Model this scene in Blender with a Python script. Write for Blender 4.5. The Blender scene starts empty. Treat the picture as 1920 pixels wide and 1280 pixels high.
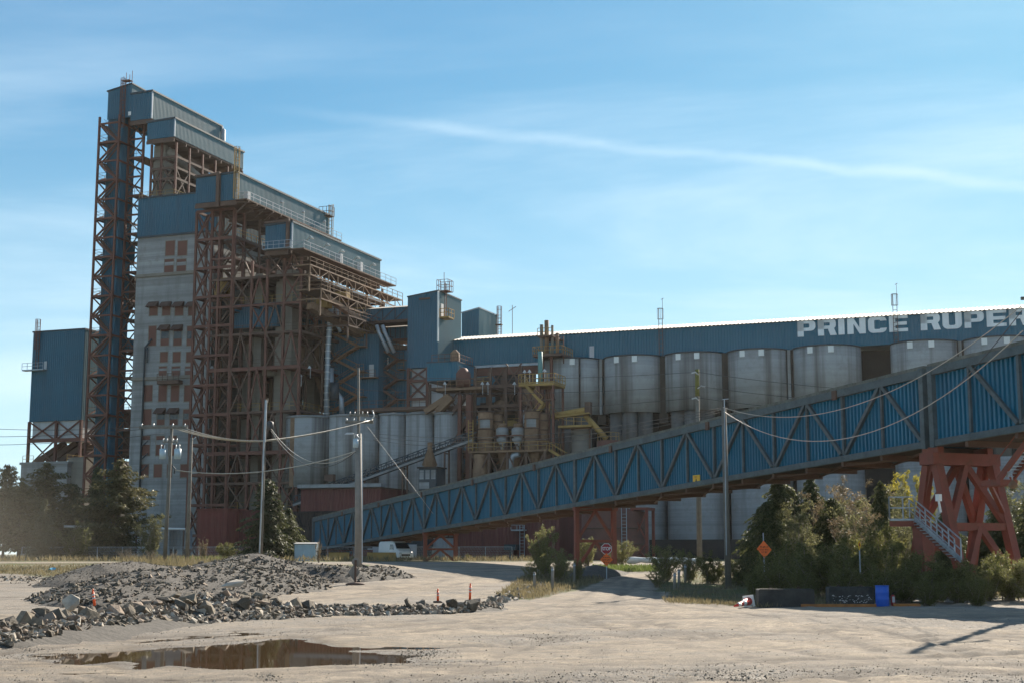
import bpy, bmesh, math, random
import numpy as np
from mathutils import Vector, Matrix
sc = bpy.context.scene
COL = sc.collection
R = math.radians

# ------------------------------------------------------------------ camera
CAM_H = 2.2
PITCH = math.atan(398 / 2667)
cam = bpy.data.cameras.new("camera")
cam.lens = 50; cam.sensor_width = 36; cam.clip_start = 0.1; cam.clip_end = 20000
camo = bpy.data.objects.new("camera", cam); COL.objects.link(camo)
camo.location = (0, 0, CAM_H); camo.rotation_euler = (math.pi / 2 + PITCH, 0, 0)
sc.camera = camo

# ------------------------------------------------------------------ sun, sky, exposure
SUN_AZ, SUN_EL = 27.0, 30.0            # degrees to the right of straight ahead, degrees up
sd = Vector((math.sin(R(SUN_AZ)) * math.cos(R(SUN_EL)), math.cos(R(SUN_AZ)) * math.cos(R(SUN_EL)), math.sin(R(SUN_EL))))
sl = bpy.data.lights.new("sun", 'SUN'); sl.energy = 5.0; sl.angle = R(0.5); sl.color = (1.0, 0.90, 0.76)
so = bpy.data.objects.new("sun", sl); COL.objects.link(so)
so.rotation_euler = (-sd).to_track_quat('-Z', 'Y').to_euler()

def pray(px, py):
    """direction of the photograph's pixel, used to read real positions off known planes"""
    cx, cy, f = px - 960.0, 640.0 - py, 2667.0
    c, s = math.cos(PITCH), math.sin(PITCH)
    return Vector((cx, f * c - cy * s, f * s + cy * c))

wd = bpy.data.worlds.new("World"); sc.world = wd; wd.use_nodes = True
nt = wd.node_tree; N = nt.nodes; L = nt.links
N.clear()
wo = N.new('ShaderNodeOutputWorld'); bg = N.new('ShaderNodeBackground'); L.new(bg.outputs[0], wo.inputs[0])
sky = N.new('ShaderNodeTexSky'); sky.sky_type = 'NISHITA'; sky.sun_disc = False
sky.sun_elevation = R(SUN_EL); sky.sun_rotation = R(SUN_AZ)
sky.air_density = 1.0; sky.dust_density = 0.2; sky.ozone_density = 2.0; sky.altitude = 0
bg.inputs[1].default_value = 0.083
tc = N.new('ShaderNodeTexCoord')
def mth(op, a, b=None, c=None, clamp=False):
    n = N.new('ShaderNodeMath'); n.operation = op; n.use_clamp = clamp
    for i, v in enumerate((a, b, c)):
        if v is None: continue
        if isinstance(v, (int, float)): n.inputs[i].default_value = v
        else: L.new(v, n.inputs[i])
    return n.outputs[0]
sep = N.new('ShaderNodeSeparateXYZ'); L.new(tc.outputs['Generated'], sep.inputs[0])
zc = mth('MAXIMUM', sep.outputs[2], 0.03)
cmb = N.new('ShaderNodeCombineXYZ')
L.new(mth('DIVIDE', sep.outputs[0], mth('ADD', zc, 0.12)), cmb.inputs[0])
L.new(mth('DIVIDE', sep.outputs[1], mth('ADD', zc, 0.12)), cmb.inputs[1])
mp = N.new('ShaderNodeMapping'); L.new(cmb.outputs[0], mp.inputs[0])
mp.inputs['Rotation'].default_value = (0, 0, R(35)); mp.inputs['Scale'].default_value = (0.6, 1.25, 1)
mp.inputs['Location'].default_value = (1.7, 0.4, 0)
nz = N.new('ShaderNodeTexNoise'); L.new(mp.outputs[0], nz.inputs['Vector'])
nz.inputs['Scale'].default_value = 0.9; nz.inputs['Detail'].default_value = 7; nz.inputs['Roughness'].default_value = 0.55; nz.inputs['Distortion'].default_value = 0.35
def ramp(x, a, b):
    n = N.new('ShaderNodeMapRange'); n.interpolation_type = 'SMOOTHSTEP'; L.new(x, n.inputs[0])
    n.inputs[1].default_value = a; n.inputs[2].default_value = b; return n.outputs[0]
cl = mth('MULTIPLY', ramp(nz.outputs[0], 0.42, 0.74), 0.55)
# old condensation trail: a band along a great circle of the sky
d1, d2 = pray(560, 212).normalized(), pray(1910, 348).normalized()
nn = d1.cross(d2).normalized()
def vdot(v):
    n = N.new('ShaderNodeVectorMath'); n.operation = 'DOT_PRODUCT'; L.new(tc.outputs['Generated'], n.inputs[0]); n.inputs[1].default_value = v
    return n.outputs['Value']
n2 = N.new('ShaderNodeTexNoise'); L.new(tc.outputs['Generated'], n2.inputs['Vector']); n2.inputs['Scale'].default_value = 22; n2.inputs['Detail'].default_value = 6
n3 = N.new('ShaderNodeTexNoise'); L.new(tc.outputs['Generated'], n3.inputs['Vector']); n3.inputs['Scale'].default_value = 5; n3.inputs['Detail'].default_value = 3
off = mth('MULTIPLY', mth('SUBTRACT', n2.outputs[0], 0.5), 0.012)
off2 = mth('MULTIPLY', mth('SUBTRACT', n3.outputs[0], 0.5), 0.016)
dist = mth('ABSOLUTE', mth('ADD', mth('ADD', vdot(nn), off), off2))
band = mth('SUBTRACT', 1.0, ramp(dist, 0.0, 0.0065))
tang = nn.cross(d1).normalized()
along = vdot(tang)                       # 0 at the faint end, grows to the right
amt = mth('MULTIPLY', ramp(along, -0.05, 0.12), mth('ADD', 0.25, mth('MULTIPLY', n2.outputs[0], 0.55)))
trail = mth('MULTIPLY', mth('MULTIPLY', band, amt), .36)
cov = mth('ADD', cl, trail, clamp=True)
# roll the bright patch of sky near the sun off softly, as thin high haze does, and cool it
sp = N.new('ShaderNodeSeparateColor'); L.new(sky.outputs[0], sp.inputs[0]); cc = N.new('ShaderNodeCombineColor')
for i, (gain, roll, pw, sc_) in enumerate(((0.58, 0.19, 1.30, .92), (0.93, 0.135, 1.26, .78), (1.0, 0.108, 1.12, .89))):
    c_ = sp.outputs[i]; L.new(mth('MULTIPLY', mth('POWER', mth('DIVIDE', mth('MULTIPLY', c_, gain), mth('ADD', 1.0, mth('MULTIPLY', c_, roll))), pw), sc_), cc.inputs[i])
hs = cc
mix = N.new('ShaderNodeMix'); mix.data_type = 'RGBA'; L.new(cov, mix.inputs[0]); L.new(hs.outputs[0], mix.inputs[6])
mix.inputs[7].default_value = (5.0, 6.1, 6.8, 1)
hz = N.new('ShaderNodeMix'); hz.data_type = 'RGBA'; L.new(mth('MULTIPLY', mth('SUBTRACT', 1.0, ramp(sep.outputs[2], 0.0, 0.32)), 0.6), hz.inputs[0]); L.new(mix.outputs[2], hz.inputs[6]); hz.inputs[7].default_value = (4.9, 6.1, 6.8, 1)
L.new(hz.outputs[2], bg.inputs[0])

sc.view_settings.view_transform = 'Standard'; sc.view_settings.look = 'None'
sc.view_settings.exposure = 1.17; sc.view_settings.gamma = 1.0; sc.view_settings.use_curve_mapping = False
sc.cycles.max_bounces = 6; sc.cycles.diffuse_bounces = 3; sc.cycles.transparent_max_bounces = 8
sc.cycles.use_denoising = True

# ------------------------------------------------------------------ frames and helpers
PA = math.atan2(-0.3503, 0.9366)         # plan angle of the terminal's long axis
class Frame:
    def __init__(s, ang, ox=0, oy=0): s.a = ang; s.c = math.cos(ang); s.s = math.sin(ang); s.ox = ox; s.oy = oy
    def world(s, p): return Vector((s.ox + p[0] * s.c - p[1] * s.s, s.oy + p[0] * s.s + p[1] * s.c, p[2]))
    def local(s, w):
        x, y = w[0] - s.ox, w[1] - s.oy
        return Vector((x * s.c + y * s.s, -x * s.s + y * s.c, w[2]))
    def ray(s, px, py):
        d = pray(px, py); return Vector((d[0] * s.c + d[1] * s.s, -d[0] * s.s + d[1] * s.c, d[2]))
    def cam(s): return s.local((0, 0, CAM_H))
    def onv(s, px, py, v):
        d = s.ray(px, py); o = s.cam(); t = (v - o[1]) / d[1]; return o + d * t
    def onu(s, px, py, u):
        d = s.ray(px, py); o = s.cam(); t = (u - o[0]) / d[0]; return o + d * t
PL = Frame(PA); WF = Frame(0.0)
PV, PU = PL.onv, PL.onu
def U(px, py, v): return PV(px, py, v)[0]
def Z(px, py, v): return PV(px, py, v)[2]

def sstep(a, b, x):
    t = np.clip((x - a) / (b - a), 0, 1); return t * t * (3 - 2 * t)
def ground0(X, Y): return 1.5 * sstep(60.0, 140.0, Y)
def gz(X, Y):
    t = min(1.0, max(0.0, (Y - 60.0) / 80.0)); return 1.5 * t * t * (3 - 2 * t)
def on_ground(px, py, lift=0.0):
    d = pray(px, py); y = 10.0
    o = CAM_H
    lo, hi = 5.0, 600.0
    for _ in range(60):
        m = (lo + hi) / 2; z = o + d[2] / d[1] * m
        if z > gz(0, m): lo = m
        else: hi = m
    return Vector((d[0] / d[1] * lo, lo, gz(0, lo) + lift))
def at(px, py, Y):
    d = pray(px, py); t = Y / d[1]; return Vector((d[0] * t, Y, CAM_H + d[2] * t))
def pxof(X, Y, Zz):
    """numpy: pixel of a world point in the photograph"""
    c, s = math.cos(PITCH), math.sin(PITCH)
    zz = Zz - CAM_H; fwd = Y * c + zz * s; upv = -Y * s + zz * c
    return 960 + 2667 * X / fwd, 640 - 2667 * upv / fwd

class MB:
    """collects faces of ONE mesh"""
    def __init__(s): s.v = []; s.f = []; s.sm = []
    def face(s, pts, smooth=False):
        n = len(s.v); s.v += [tuple(p) for p in pts]; s.f.append(tuple(range(n, n + len(pts)))); s.sm.append(smooth); return s
    def add(s, vs, fs, smooth=False):
        n = len(s.v); s.v += [tuple(p) for p in vs]; s.f += [tuple(i + n for i in f) for f in fs]; s.sm += [smooth] * len(fs); return s
    def box(s, a0, a1, b0, b1, z0, z1):
        vs = [(a0, b0, z0), (a1, b0, z0), (a1, b1, z0), (a0, b1, z0), (a0, b0, z1), (a1, b0, z1), (a1, b1, z1), (a0, b1, z1)]
        return s.add(vs, [(0, 3, 2, 1), (4, 5, 6, 7), (0, 1, 5, 4), (1, 2, 6, 5), (2, 3, 7, 6), (3, 0, 4, 7)])
    def bar(s, p, q, w=0.2, h=None, up=(0, 0, 1)):
        p, q = Vector(p), Vector(q); h = h or w; d = q - p
        if d.length < 1e-6: return s
        d.normalize(); u = Vector(up)
        if abs(d.dot(u)) > 0.98: u = Vector((0, 1, 0))
        x = d.cross(u).normalized(); y = x.cross(d).normalized()
        vs = []
        for e in (p, q):
            for (i, j) in ((-1, -1), (1, -1), (1, 1), (-1, 1)): vs.append(e + x * (i * w / 2) + y * (j * h / 2))
        return s.add(vs, [(0, 1, 2, 3), (7, 6, 5, 4), (0, 4, 5, 1), (1, 5, 6, 2), (2, 6, 7, 3), (3, 7, 4, 0)])
    def tube(s, pts, r, n=8, caps=True, smooth=True):
        pts = [Vector(p) for p in pts]; rs = r if isinstance(r, (list, tuple)) else [r] * len(pts)
        rings = []; prev = None
        for i, p in enumerate(pts):
            d = (pts[min(i + 1, len(pts) - 1)] - pts[max(i - 1, 0)]).normalized()
            u = Vector((0, 0, 1)) if abs(d.z) < 0.95 else Vector((0, 1, 0))
            if prev is not None:
                x = (prev - d * prev.dot(d))
                x = x.normalized() if x.length > 1e-5 else d.cross(u).normalized()
            else: x = d.cross(u).normalized()
            prev = x; y = d.cross(x)
            rings.append([p + (x * math.cos(2 * math.pi * k / n) + y * math.sin(2 * math.pi * k / n)) * rs[i] for k in range(n)])
        b = len(s.v)
        for rg in rings: s.v += [tuple(p) for p in rg]
        for i in range(len(rings) - 1):
            for k in range(n):
                k2 = (k + 1) % n
                s.f.append((b + i * n + k, b + i * n + k2, b + (i + 1) * n + k2, b + (i + 1) * n + k)); s.sm.append(smooth)
        if caps:
            s.f.append(tuple(b + k for k in range(n))[::-1]); s.sm.append(False)
            e = b + (len(rings) - 1) * n; s.f.append(tuple(e + k for k in range(n))); s.sm.append(False)
        return s
    def lathe(s, c, prof, n=32, a0=0, a1=2 * math.pi, smooth=True):
        """prof: (radius, z) pairs from the bottom up, about the vertical through c"""
        full = abs(a1 - a0 - 2 * math.pi) < 1e-6; m = n if full else n + 1; b = len(s.v)
        for (r, z) in prof:
            for k in range(m):
                t = a0 + (a1 - a0) * k / n; s.v.append((c[0] + r * math.cos(t), c[1] + r * math.sin(t), z))
        for i in range(len(prof) - 1):
            for k in range(n):
                k2 = (k + 1) % m
                s.f.append((b + i * m + k, b + i * m + k2, b + (i + 1) * m + k2, b + (i + 1) * m + k)); s.sm.append(smooth)
        return s
    def cyl(s, c, r, z0, z1, n=24, smooth=True):
        b = len(s.v); s.lathe(c, [(r, z0), (r, z1)], n, smooth=smooth)
        s.f.append(tuple(b + n + k for k in range(n))); s.sm.append(False)
        s.f.append(tuple(b + k for k in range(n))[::-1]); s.sm.append(False); return s
    def prism(s, poly, d):
        """poly: planar 3-D outline, extruded by vector d"""
        n = len(poly); vs = [Vector(p) for p in poly] + [Vector(p) + Vector(d) for p in poly]
        return s.add(vs, [tuple(range(n)), tuple(range(2 * n - 1, n - 1, -1))] + [(i, n + i, n + (i + 1) % n, (i + 1) % n) for i in range(n)])
    def corr(s, p0, p1, z0a, z1a, z0b=None, z1b=None, period=0.4, depth=0.06, side=1):
        """ribbed sheet from plan point p0 to p1; side = which way the ribs stand out"""
        z0b = z0a if z0b is None else z0b; z1b = z1a if z1b is None else z1b
        p0, p1 = Vector((p0[0], p0[1])), Vector((p1[0], p1[1])); Ln = (p1 - p0).length; d = (p1 - p0) / Ln; nrm = Vector((d[1], -d[0])) * side
        k = max(1, round(Ln / period)); pr = Ln / k; b = len(s.v); pts = []
        for i in range(k): pts += [(i * pr, 0), (i * pr + pr * .42, 0), (i * pr + pr * .54, depth), (i * pr + pr * .88, depth)]
        pts.append((Ln, 0))
        for (t, o) in pts:
            q = p0 + d * t + nrm * o; e = t / Ln
            s.v += [(q[0], q[1], z0a + (z0b - z0a) * e), (q[0], q[1], z1a + (z1b - z1a) * e)]
        for i in range(len(pts) - 1): s.f.append((b + 2 * i, b + 2 * i + 2, b + 2 * i + 3, b + 2 * i + 1)); s.sm.append(False)
        return s
    def rail(s, pts, h=1.07, gap=2.0, w=0.05, mid=True, toe=False):
        for p, q in zip(pts[:-1], pts[1:]):
            p, q = Vector(p), Vector(q); n = max(1, round((q - p).length / gap))
            for i in range(n + 1):
                e = p.lerp(q, i / n); s.bar(e, e + Vector((0, 0, h)), w)
            s.bar(p + Vector((0, 0, h)), q + Vector((0, 0, h)), w)
            if mid: s.bar(p + Vector((0, 0, h * .5)), q + Vector((0, 0, h * .5)), w)
            if toe: s.bar(p + Vector((0, 0, .08)), q + Vector((0, 0, .08)), w, .15)
        return s
    def obj(s, name, mat, base=(0, 0, 0), parent=None, label=None):
        me = bpy.data.meshes.new(name)
        if s.v:
            arr = np.array(s.v, dtype=np.float64) - np.array(base, dtype=np.float64)
            me.from_pydata(arr.tolist(), [], s.f)
            me.polygons.foreach_set('use_smooth', s.sm)
        me.materials.append(mat); me.update()
        o = bpy.data.objects.new(name, me); COL.objects.link(o)
        if parent is not None: o.parent = parent
        if label: o['label'] = label
        return o

def tag(o, label, cat, group=None):
    o['label'] = label; o['category'] = cat
    if group: o['group'] = group
    return o
class Thing:
    """an Empty at the thing's base in a frame; part() hangs one mesh below it (or below another part)"""
    def __init__(s, name, label, cat, base, frame=PL, group=None):
        s.b = Vector(base); s.fr = frame
        s.o = bpy.data.objects.new(name, None); COL.objects.link(s.o); s.o.empty_display_size = 0.5
        s.o.location = frame.world(s.b); s.o.rotation_euler = (0, 0, frame.a); tag(s.o, label, cat, group)
    def part(s, name, mb, mat, parent=None, label=None):
        return mb.obj(name, mat, s.b, parent or s.o, label)
def single(name, label, cat, mb, mat, base, frame=PL, group=None):
    o = mb.obj(name, mat, base); o.location = frame.world(Vector(base)); o.rotation_euler = (0, 0, frame.a); return tag(o, label, cat, group)
def structure(o): o['kind'] = 'structure'; return o
def copy_tree(o, parent=None):
    c = o.copy(); COL.objects.link(c)
    if parent is not None: c.parent = parent
    for ch in list(o.children): copy_tree(ch, c)
    return c

# ------------------------------------------------------------------ materials
MATS = {}
def mat(name, col, rough=0.7, metal=0.0, var=0.25, scale=1.0, dirt=None, dirt_amt=0.0, streak=None, streak_amt=0.0, streak_scale=(1.2, 1.2, 0.06),
        bump=0.0, bump_scale=20.0, lines=None, spec=0.5, coord='Object'):
    m = bpy.data.materials.new(name); m.use_nodes = True; MATS[name] = m
    t = m.node_tree; n = t.nodes; l = t.links; p = n['Principled BSDF']
    p.inputs['Roughness'].default_value = rough; p.inputs['Metallic'].default_value = metal; p.inputs['Specular IOR Level'].default_value = spec
    c = n.new('ShaderNodeTexCoord'); oi = n.new('ShaderNodeObjectInfo'); of = n.new('ShaderNodeVectorMath'); of.operation = 'MULTIPLY_ADD'; l.new(oi.outputs['Random'], of.inputs[0]); of.inputs[1].default_value = (83, 57, 0); l.new(c.outputs[coord], of.inputs[2]); co = of.outputs[0]
    def noise(sc_, det=5, vec=None, ro=0.6):
        z = n.new('ShaderNodeTexNoise'); l.new(vec or co, z.inputs['Vector']); z.inputs['Scale'].default_value = sc_; z.inputs['Detail'].default_value = det; z.inputs['Roughness'].default_value = ro
        return z.outputs[0]
    def mr(x, a, b, o0=0.0, o1=1.0):
        z = n.new('ShaderNodeMapRange'); l.new(x, z.inputs[0]); z.inputs[1].default_value = a; z.inputs[2].default_value = b; z.inputs[3].default_value = o0; z.inputs[4].default_value = o1; return z.outputs[0]
    def mixc(fac, a, b):
        z = n.new('ShaderNodeMix'); z.data_type = 'RGBA'; l.new(fac, z.inputs[0])
        for i, q in ((6, a), (7, b)):
            if isinstance(q, tuple): z.inputs[i].default_value = (*q, 1)
            else: l.new(q, z.inputs[i])
        return z.outputs[2]
    lo = tuple(x * (1 - var) for x in col); hi = tuple(min(1, x * (1 + var)) for x in col)
    cur = mixc(mr(noise(scale), .3, .7), lo, hi)
    if lines:                                            # (axis scale, strength): pour lines of concrete
        sx = n.new('ShaderNodeSeparateXYZ'); l.new(co, sx.inputs[0])
        cb = n.new('ShaderNodeCombineXYZ'); l.new(sx.outputs[2], cb.inputs[2])
        cur = mixc(mr(noise(lines[0], 4, cb.outputs[0], .75), .42, .62, 0, lines[1]), cur, tuple(x * .55 for x in col))
    if streak:
        mp_ = n.new('ShaderNodeMapping'); l.new(co, mp_.inputs[0]); mp_.inputs['Scale'].default_value = streak_scale
        cur = mixc(mr(noise(1.0, 5, mp_.outputs[0], .6), .5, .72, 0, streak_amt), cur, streak)
    if dirt: cur = mixc(mr(noise(scale * 2.7 + .31, 7, None, .7), .5, .68, 0, dirt_amt), cur, dirt)
    l.new(cur, p.inputs['Base Color'])
    if bump:
        bp = n.new('ShaderNodeBump'); bp.inputs['Strength'].default_value = bump; bp.inputs['Distance'].default_value = 0.05
        l.new(noise(bump_scale, 6), bp.inputs['Height']); l.new(bp.outputs[0], p.inputs['Normal'])
    return m
RUST = (0.16, 0.07, 0.035)
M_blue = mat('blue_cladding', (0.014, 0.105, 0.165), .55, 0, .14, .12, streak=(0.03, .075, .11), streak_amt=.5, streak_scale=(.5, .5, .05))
M_blue2 = mat('blue_cladding_sunlit', (0.055, 0.14, 0.165), .5, 0, .14, .12, streak=(0.06, .10, .12), streak_amt=.4, streak_scale=(.5, .5, .05))  # paler copy of the cladding, sunlight on the side walls put into its colour
M_gal = mat('gallery_blue', (0.0015, 0.135, 0.225), .5, 0, .12, .3, streak=(0.012, .08, .14), streak_amt=.5, streak_scale=(1.2, 1.2, .12))
M_long = mat('long_gallery_blue', (0.003, 0.118, 0.182), .5, 0, .10, .1, streak=(0.015, .09, .15), streak_amt=.35, streak_scale=(.4, .4, .05))
M_trim = mat('dark_trim', (0.035, 0.05, 0.06), .6, 0, .2, 1)
M_frame = mat('weathered_grey_steel', (0.085, 0.112, 0.118), .75, 0, .25, 1.2, dirt=(0.05, .06, .045), dirt_amt=.6, bump=.2)
M_roofmoss = mat('mossy_roof', (0.14, 0.14, 0.12), .9, 0, .35, 1.5, dirt=(0.06, .075, .03), dirt_amt=.8, bump=.6, bump_scale=6)
M_steel = mat('red_oxide_steel', (0.15, 0.058, 0.038), .75, 0, .25, .5, dirt=(0.09, .05, .035), dirt_amt=.6)
M_steel2 = mat('brown_oxide_steel', (0.115, 0.066, 0.046), .8, 0, .25, .5, dirt=(0.20, .12, .07), dirt_amt=.3)
M_tan = mat('dusty_tan_steel', (0.235, 0.14, 0.08), .8, 0, .25, .4, dirt=(0.14, .065, .035), dirt_amt=.7)
M_red = mat('trestle_red', (0.23, 0.060, 0.036), .7, 0, .15, .7, dirt=(0.12, .06, .03), dirt_amt=.5, bump=.15)
M_redclad = mat('red_brown_cladding', (0.15, 0.042, 0.032), .7, 0, .15, .3, streak=(0.08, .03, .025), streak_amt=.5)
M_conc = mat('concrete', (0.33, 0.33, 0.325), .9, 0, .18, .15, lines=(.7, .8), streak=(0.11, .105, .095), streak_amt=.7, streak_scale=(.45, .45, .035), dirt=(.20, .19, .17), dirt_amt=.6)
M_silo = mat('silo_concrete', (0.36, 0.355, 0.34), .9, 0, .15, .12, lines=(1.1, .35), streak=(0.065, .05, .038), streak_amt=.9, streak_scale=(.5, .5, .018), dirt=(.21, .20, .18), dirt_amt=.5)
M_conc2 = mat('warm_concrete', (0.25, 0.22, 0.18), .9, 0, .18, .2, lines=(.8, .4), streak=(0.16, .12, .09), streak_amt=.5, streak_scale=(.6, .6, .04))
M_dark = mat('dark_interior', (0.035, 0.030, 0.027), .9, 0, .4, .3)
M_stain_shade = mat('stained_shaded_concrete', (.12, .118, .11), .9, 0, .3, .3, streak=(.035, .028, .02), streak_amt=.8, streak_scale=(.8, .8, .03))  # stain streaks on a base darkened to include the shadow under the silo ledge
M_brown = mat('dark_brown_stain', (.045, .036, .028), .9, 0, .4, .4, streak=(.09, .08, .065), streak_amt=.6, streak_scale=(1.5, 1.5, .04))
M_black = mat('black_stain_and_shade', (0.02, 0.018, 0.016), .9, 0, .4, .5)
M_galv = mat('galvanised', (0.34, 0.37, 0.40), .45, .35, .2, 1.5, streak=(0.25, .26, .27), streak_amt=.5)
M_white = mat('white_paint', (0.78, 0.76, 0.72), .45, 0, .05, .5)
M_wroof = mat('white_roof_sheet', (0.50, 0.46, 0.40), .75, 0, .04, .3)
M_letter = mat('letter_paint', (0.80, 0.80, 0.78), .6, 0, .08, .5, streak=(.42, .43, .44), streak_amt=.5)
M_panelw = mat('pale_panel', (0.50, 0.50, 0.50), .8, 0, .12, .3, streak=(.33, .30, .28), streak_amt=.5)
M_yellow = mat('ochre_yellow_steel', (0.36, 0.22, 0.06), .7, 0, .2, .6, dirt=(0.25, .12, .04), dirt_amt=.6)
M_infill = mat('brick_red_infill', (0.17, 0.07, 0.05), .85, 0, .15, .4, dirt=(.13, .07, .05), dirt_amt=.5)
M_hood = mat('rusty_hood', (0.09, 0.05, 0.035), .8, 0, .3, 1)
M_wood = mat('weathered_pole_wood', (0.17, 0.155, 0.13), .9, 0, .2, 2, streak=(0.08, .07, .055), streak_amt=.7, streak_scale=(9, 9, .4), bump=.3)
M_polegrey = mat('grey_pole', (0.23, 0.21, 0.185), .8, 0, .12, 2, streak=(0.15, .13, .11), streak_amt=.5, streak_scale=(6, 6, .3))
M_cable = mat('cable', (0.42, 0.38, 0.32), .5, .2, .1, 2)
M_dcable = mat('dark_cable', (0.05, 0.05, 0.05), .6, 0, .1, 2)
M_glass = mat('dark_glass', (0.02, 0.025, 0.03), .08, 0, .1, 1)
# ================================================================== THE TERMINAL (long axis u, depth v)
GZ = 1.5
VF = 195.0

def xbrace(mb, p, q, r, s, w=.22):
    mb.bar(p, r, w); mb.bar(q, s, w); return mb
def ladder_cage(T, u, v, z0, z1, mat_=None, face=-1, cage_from=None, platform=False):
    """a caged ladder standing off a wall at (u, v), as parts of T"""
    m = MB()
    for k in (-.28, .28): m.bar((u + k, v, z0), (u + k, v, z1 + 1.0), .08)
    z = z0
    while z < z1: m.bar((u - .28, v, z), (u + .28, v, z), .05); z += .6
    T.part('ladder', m, mat_ or M_steel)
    c = MB(); z = z0 if cage_from is None else cage_from
    zs = list(np.arange(z, z1 + 1.0, 1.5)) + [z1 + 1.0]
    arc = [(u + .45 * math.cos(t), v + face * (.1 + .6 * abs(math.sin(t)))) for t in np.linspace(0, math.pi, 6)]
    for zz in zs:
        for a, b in zip(arc[:-1], arc[1:]): c.bar((a[0], a[1], zz), (b[0], b[1], zz), .05)
    for a in arc: c.bar((a[0], a[1], zs[0]), (a[0], a[1], zs[-1]), .045)
    T.part('ladder_cage', c, mat_ or M_steel)
    if platform:
        q = MB(); q.box(u - .9, u + .9, v + face * 1.3, v, z1 - .2, z1); q.rail([(u - .9, v, z1), (u - .9, v + face * 1.3, z1), (u + .9, v + face * 1.3, z1), (u + .9, v, z1)], 1.1, 1.2, .06)
        T.part('ladder_platform', q, mat_ or M_steel)
def lamp_post(T, u, v, z, h=2.2, name='floodlight'):
    m = MB(); m.bar((u, v, z), (u, v, z + h), .07); m.tube([(u, v, z + h), (u + .1, v - .3, z + h + .2), (u + .2, v - .6, z + h + .15)], .05, 6)
    m.lathe((u + .22, v - .7), [(.05, z + h + .3), (.28, z + h - .05), (.30, z + h - .12), (.02, z + h - .16)], 10)
    T.part(name, m, M_panelw)

# ---------------------------------------------------------------- concrete headhouse with blue top
uL, uR = -139.4, -124.6
zC, zB = 54.1, Z(367, 363, VF)
T = Thing('headhouse', 'tall grey concrete workhouse tower with brick red window infills under a blue top', 'building', (-132, VF, GZ))
m = MB(); m.box(uL, uR, VF, 214, GZ, zC); T.part('concrete_wall', m, M_conc)
m = MB()
m.corr((uL - .1, VF - .1), (uR + .4, VF - .1), zC, zB, period=.45); m.corr((uR + .4, VF - .1), (uR + .4, 214.2), zC, zB, period=.45)
m.corr((uR + .4, 214.2), (uL - .1, 214.2), zC, zB, period=.45); m.corr((uL - .1, 214.2), (uL - .1, VF - .1), zC, zB, period=.45)
m.face([(uL - .1, VF - .1, zB), (uR + .4, VF - .1, zB), (uR + .4, 214.2, zB), (uL - .1, 214.2, zB)])
T.part('upper_cladding', m, M_blue)
m = MB(); m.bar((uL - .2, VF - .25, zC), (uR + .5, VF - .25, zC), .15, .3); m.bar((uL - .2, VF - .2, zB + .05), (uR + .5, VF - .2, zB + .05), .25, .2); T.part('flashing', m, M_trim)
rows = [(453, 480, [(310, 327), (333, 350)], 0), (487, 513, [(308, 325), (331, 348)], 1),
        (569, 592, [(280, 295), (304, 319), (328, 343), (353, 367)], 2), (612, 648, [(278, 292), (301, 316), (325, 340), (350, 365)], 3),
        (660, 679, [(300, 314), (324, 338), (349, 362)], 0), (687, 704, [(298, 312), (322, 337), (347, 360)], 1),
        (722, 752, [(270, 285), (297, 312), (320, 335), (345, 358)], 0), (767, 796, [(268, 283), (294, 308), (318, 333), (343, 356)], 3),
        (817, 853, [(265, 280), (292, 307), (316, 330)], 1), (870, 894, [(263, 278), (288, 303), (313, 322), (338, 351)], 0)]
for ri, (y0, y1, xs, kind) in enumerate(rows):
    for xi, (x0, x1) in enumerate(xs):
        a, b, z1, z0 = U(x0, y1, VF), U(x1, y1, VF), Z(x0, y0, VF), Z(x0, y1, VF)
        f = MB(); f.box(a - .12, b + .12, VF - .03, VF + .2, z0 - .15, z0); f.box(a - .12, b + .12, VF - .03, VF + .2, z1, z1 + .12)
        f.box(a - .12, a, VF - .03, VF + .2, z0, z1); f.box(b, b + .12, VF - .03, VF + .2, z0, z1)
        fo = T.part('window', f, M_conc2)
        p = MB()
        if kind == 1:
            zm = z0 + (z1 - z0) * .55; p.box(a, b, VF - .012, VF + .1, z0, zm); p.box(a, b, VF - .012, VF + .1, zm + (z1 - zm) * .55, z1)
            g = MB(); g.box(a, b, VF - .006, VF + .1, zm, zm + (z1 - zm) * .55); T.part('glass', g, M_conc, fo)
        elif kind == 3 and xi:
            zm = z0 + (z1 - z0) * .35; p.box(a, b, VF - .012, VF + .1, z0, zm); p.box(a, b, VF - .012, VF + .1, zm + (z1 - zm) * .6, z1)
            g = MB(); g.box(a, b, VF - .006, VF + .1, zm, zm + (z1 - zm) * .6); T.part('glass', g, M_glass, fo)
        else: p.box(a, b, VF - .012, VF + .1, z0, z1)
        for bi in range(len(p.f) // 6): q_ = MB(); q_.add(p.v[bi * 8:bi * 8 + 8], [(0, 3, 2, 1), (4, 5, 6, 7), (0, 1, 5, 4), (1, 2, 6, 5), (2, 3, 7, 6), (3, 0, 4, 7)]); T.part('infill_panel', q_, M_infill, fo)
        if kind in (2, 3) and (kind == 2 or xi in (1, 2)):
            h = MB(); w = .2
            h.add([(a - w, VF - .04, z1 + .25), (b + w, VF - .04, z1 + .25), (b + w, VF - 1.1, z1 - .75), (a - w, VF - 1.1, z1 - .75), (a - w, VF - .04, z1 - .75), (b + w, VF - .04, z1 - .75)],
                  [(0, 3, 2, 1), (0, 4, 3), (1, 2, 5)]); T.part('window_hood', h, M_hood, fo)
for (x0, x1, y) in ((257, 366, 519), (244, 366, 711)):
    m = MB(); z = Z(x0, y, VF); m.box(uL - .05, U(x1, y, VF), VF - .35, VF, z - .25, z + .25); T.part('concrete_ledge', m, M_conc2)
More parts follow.
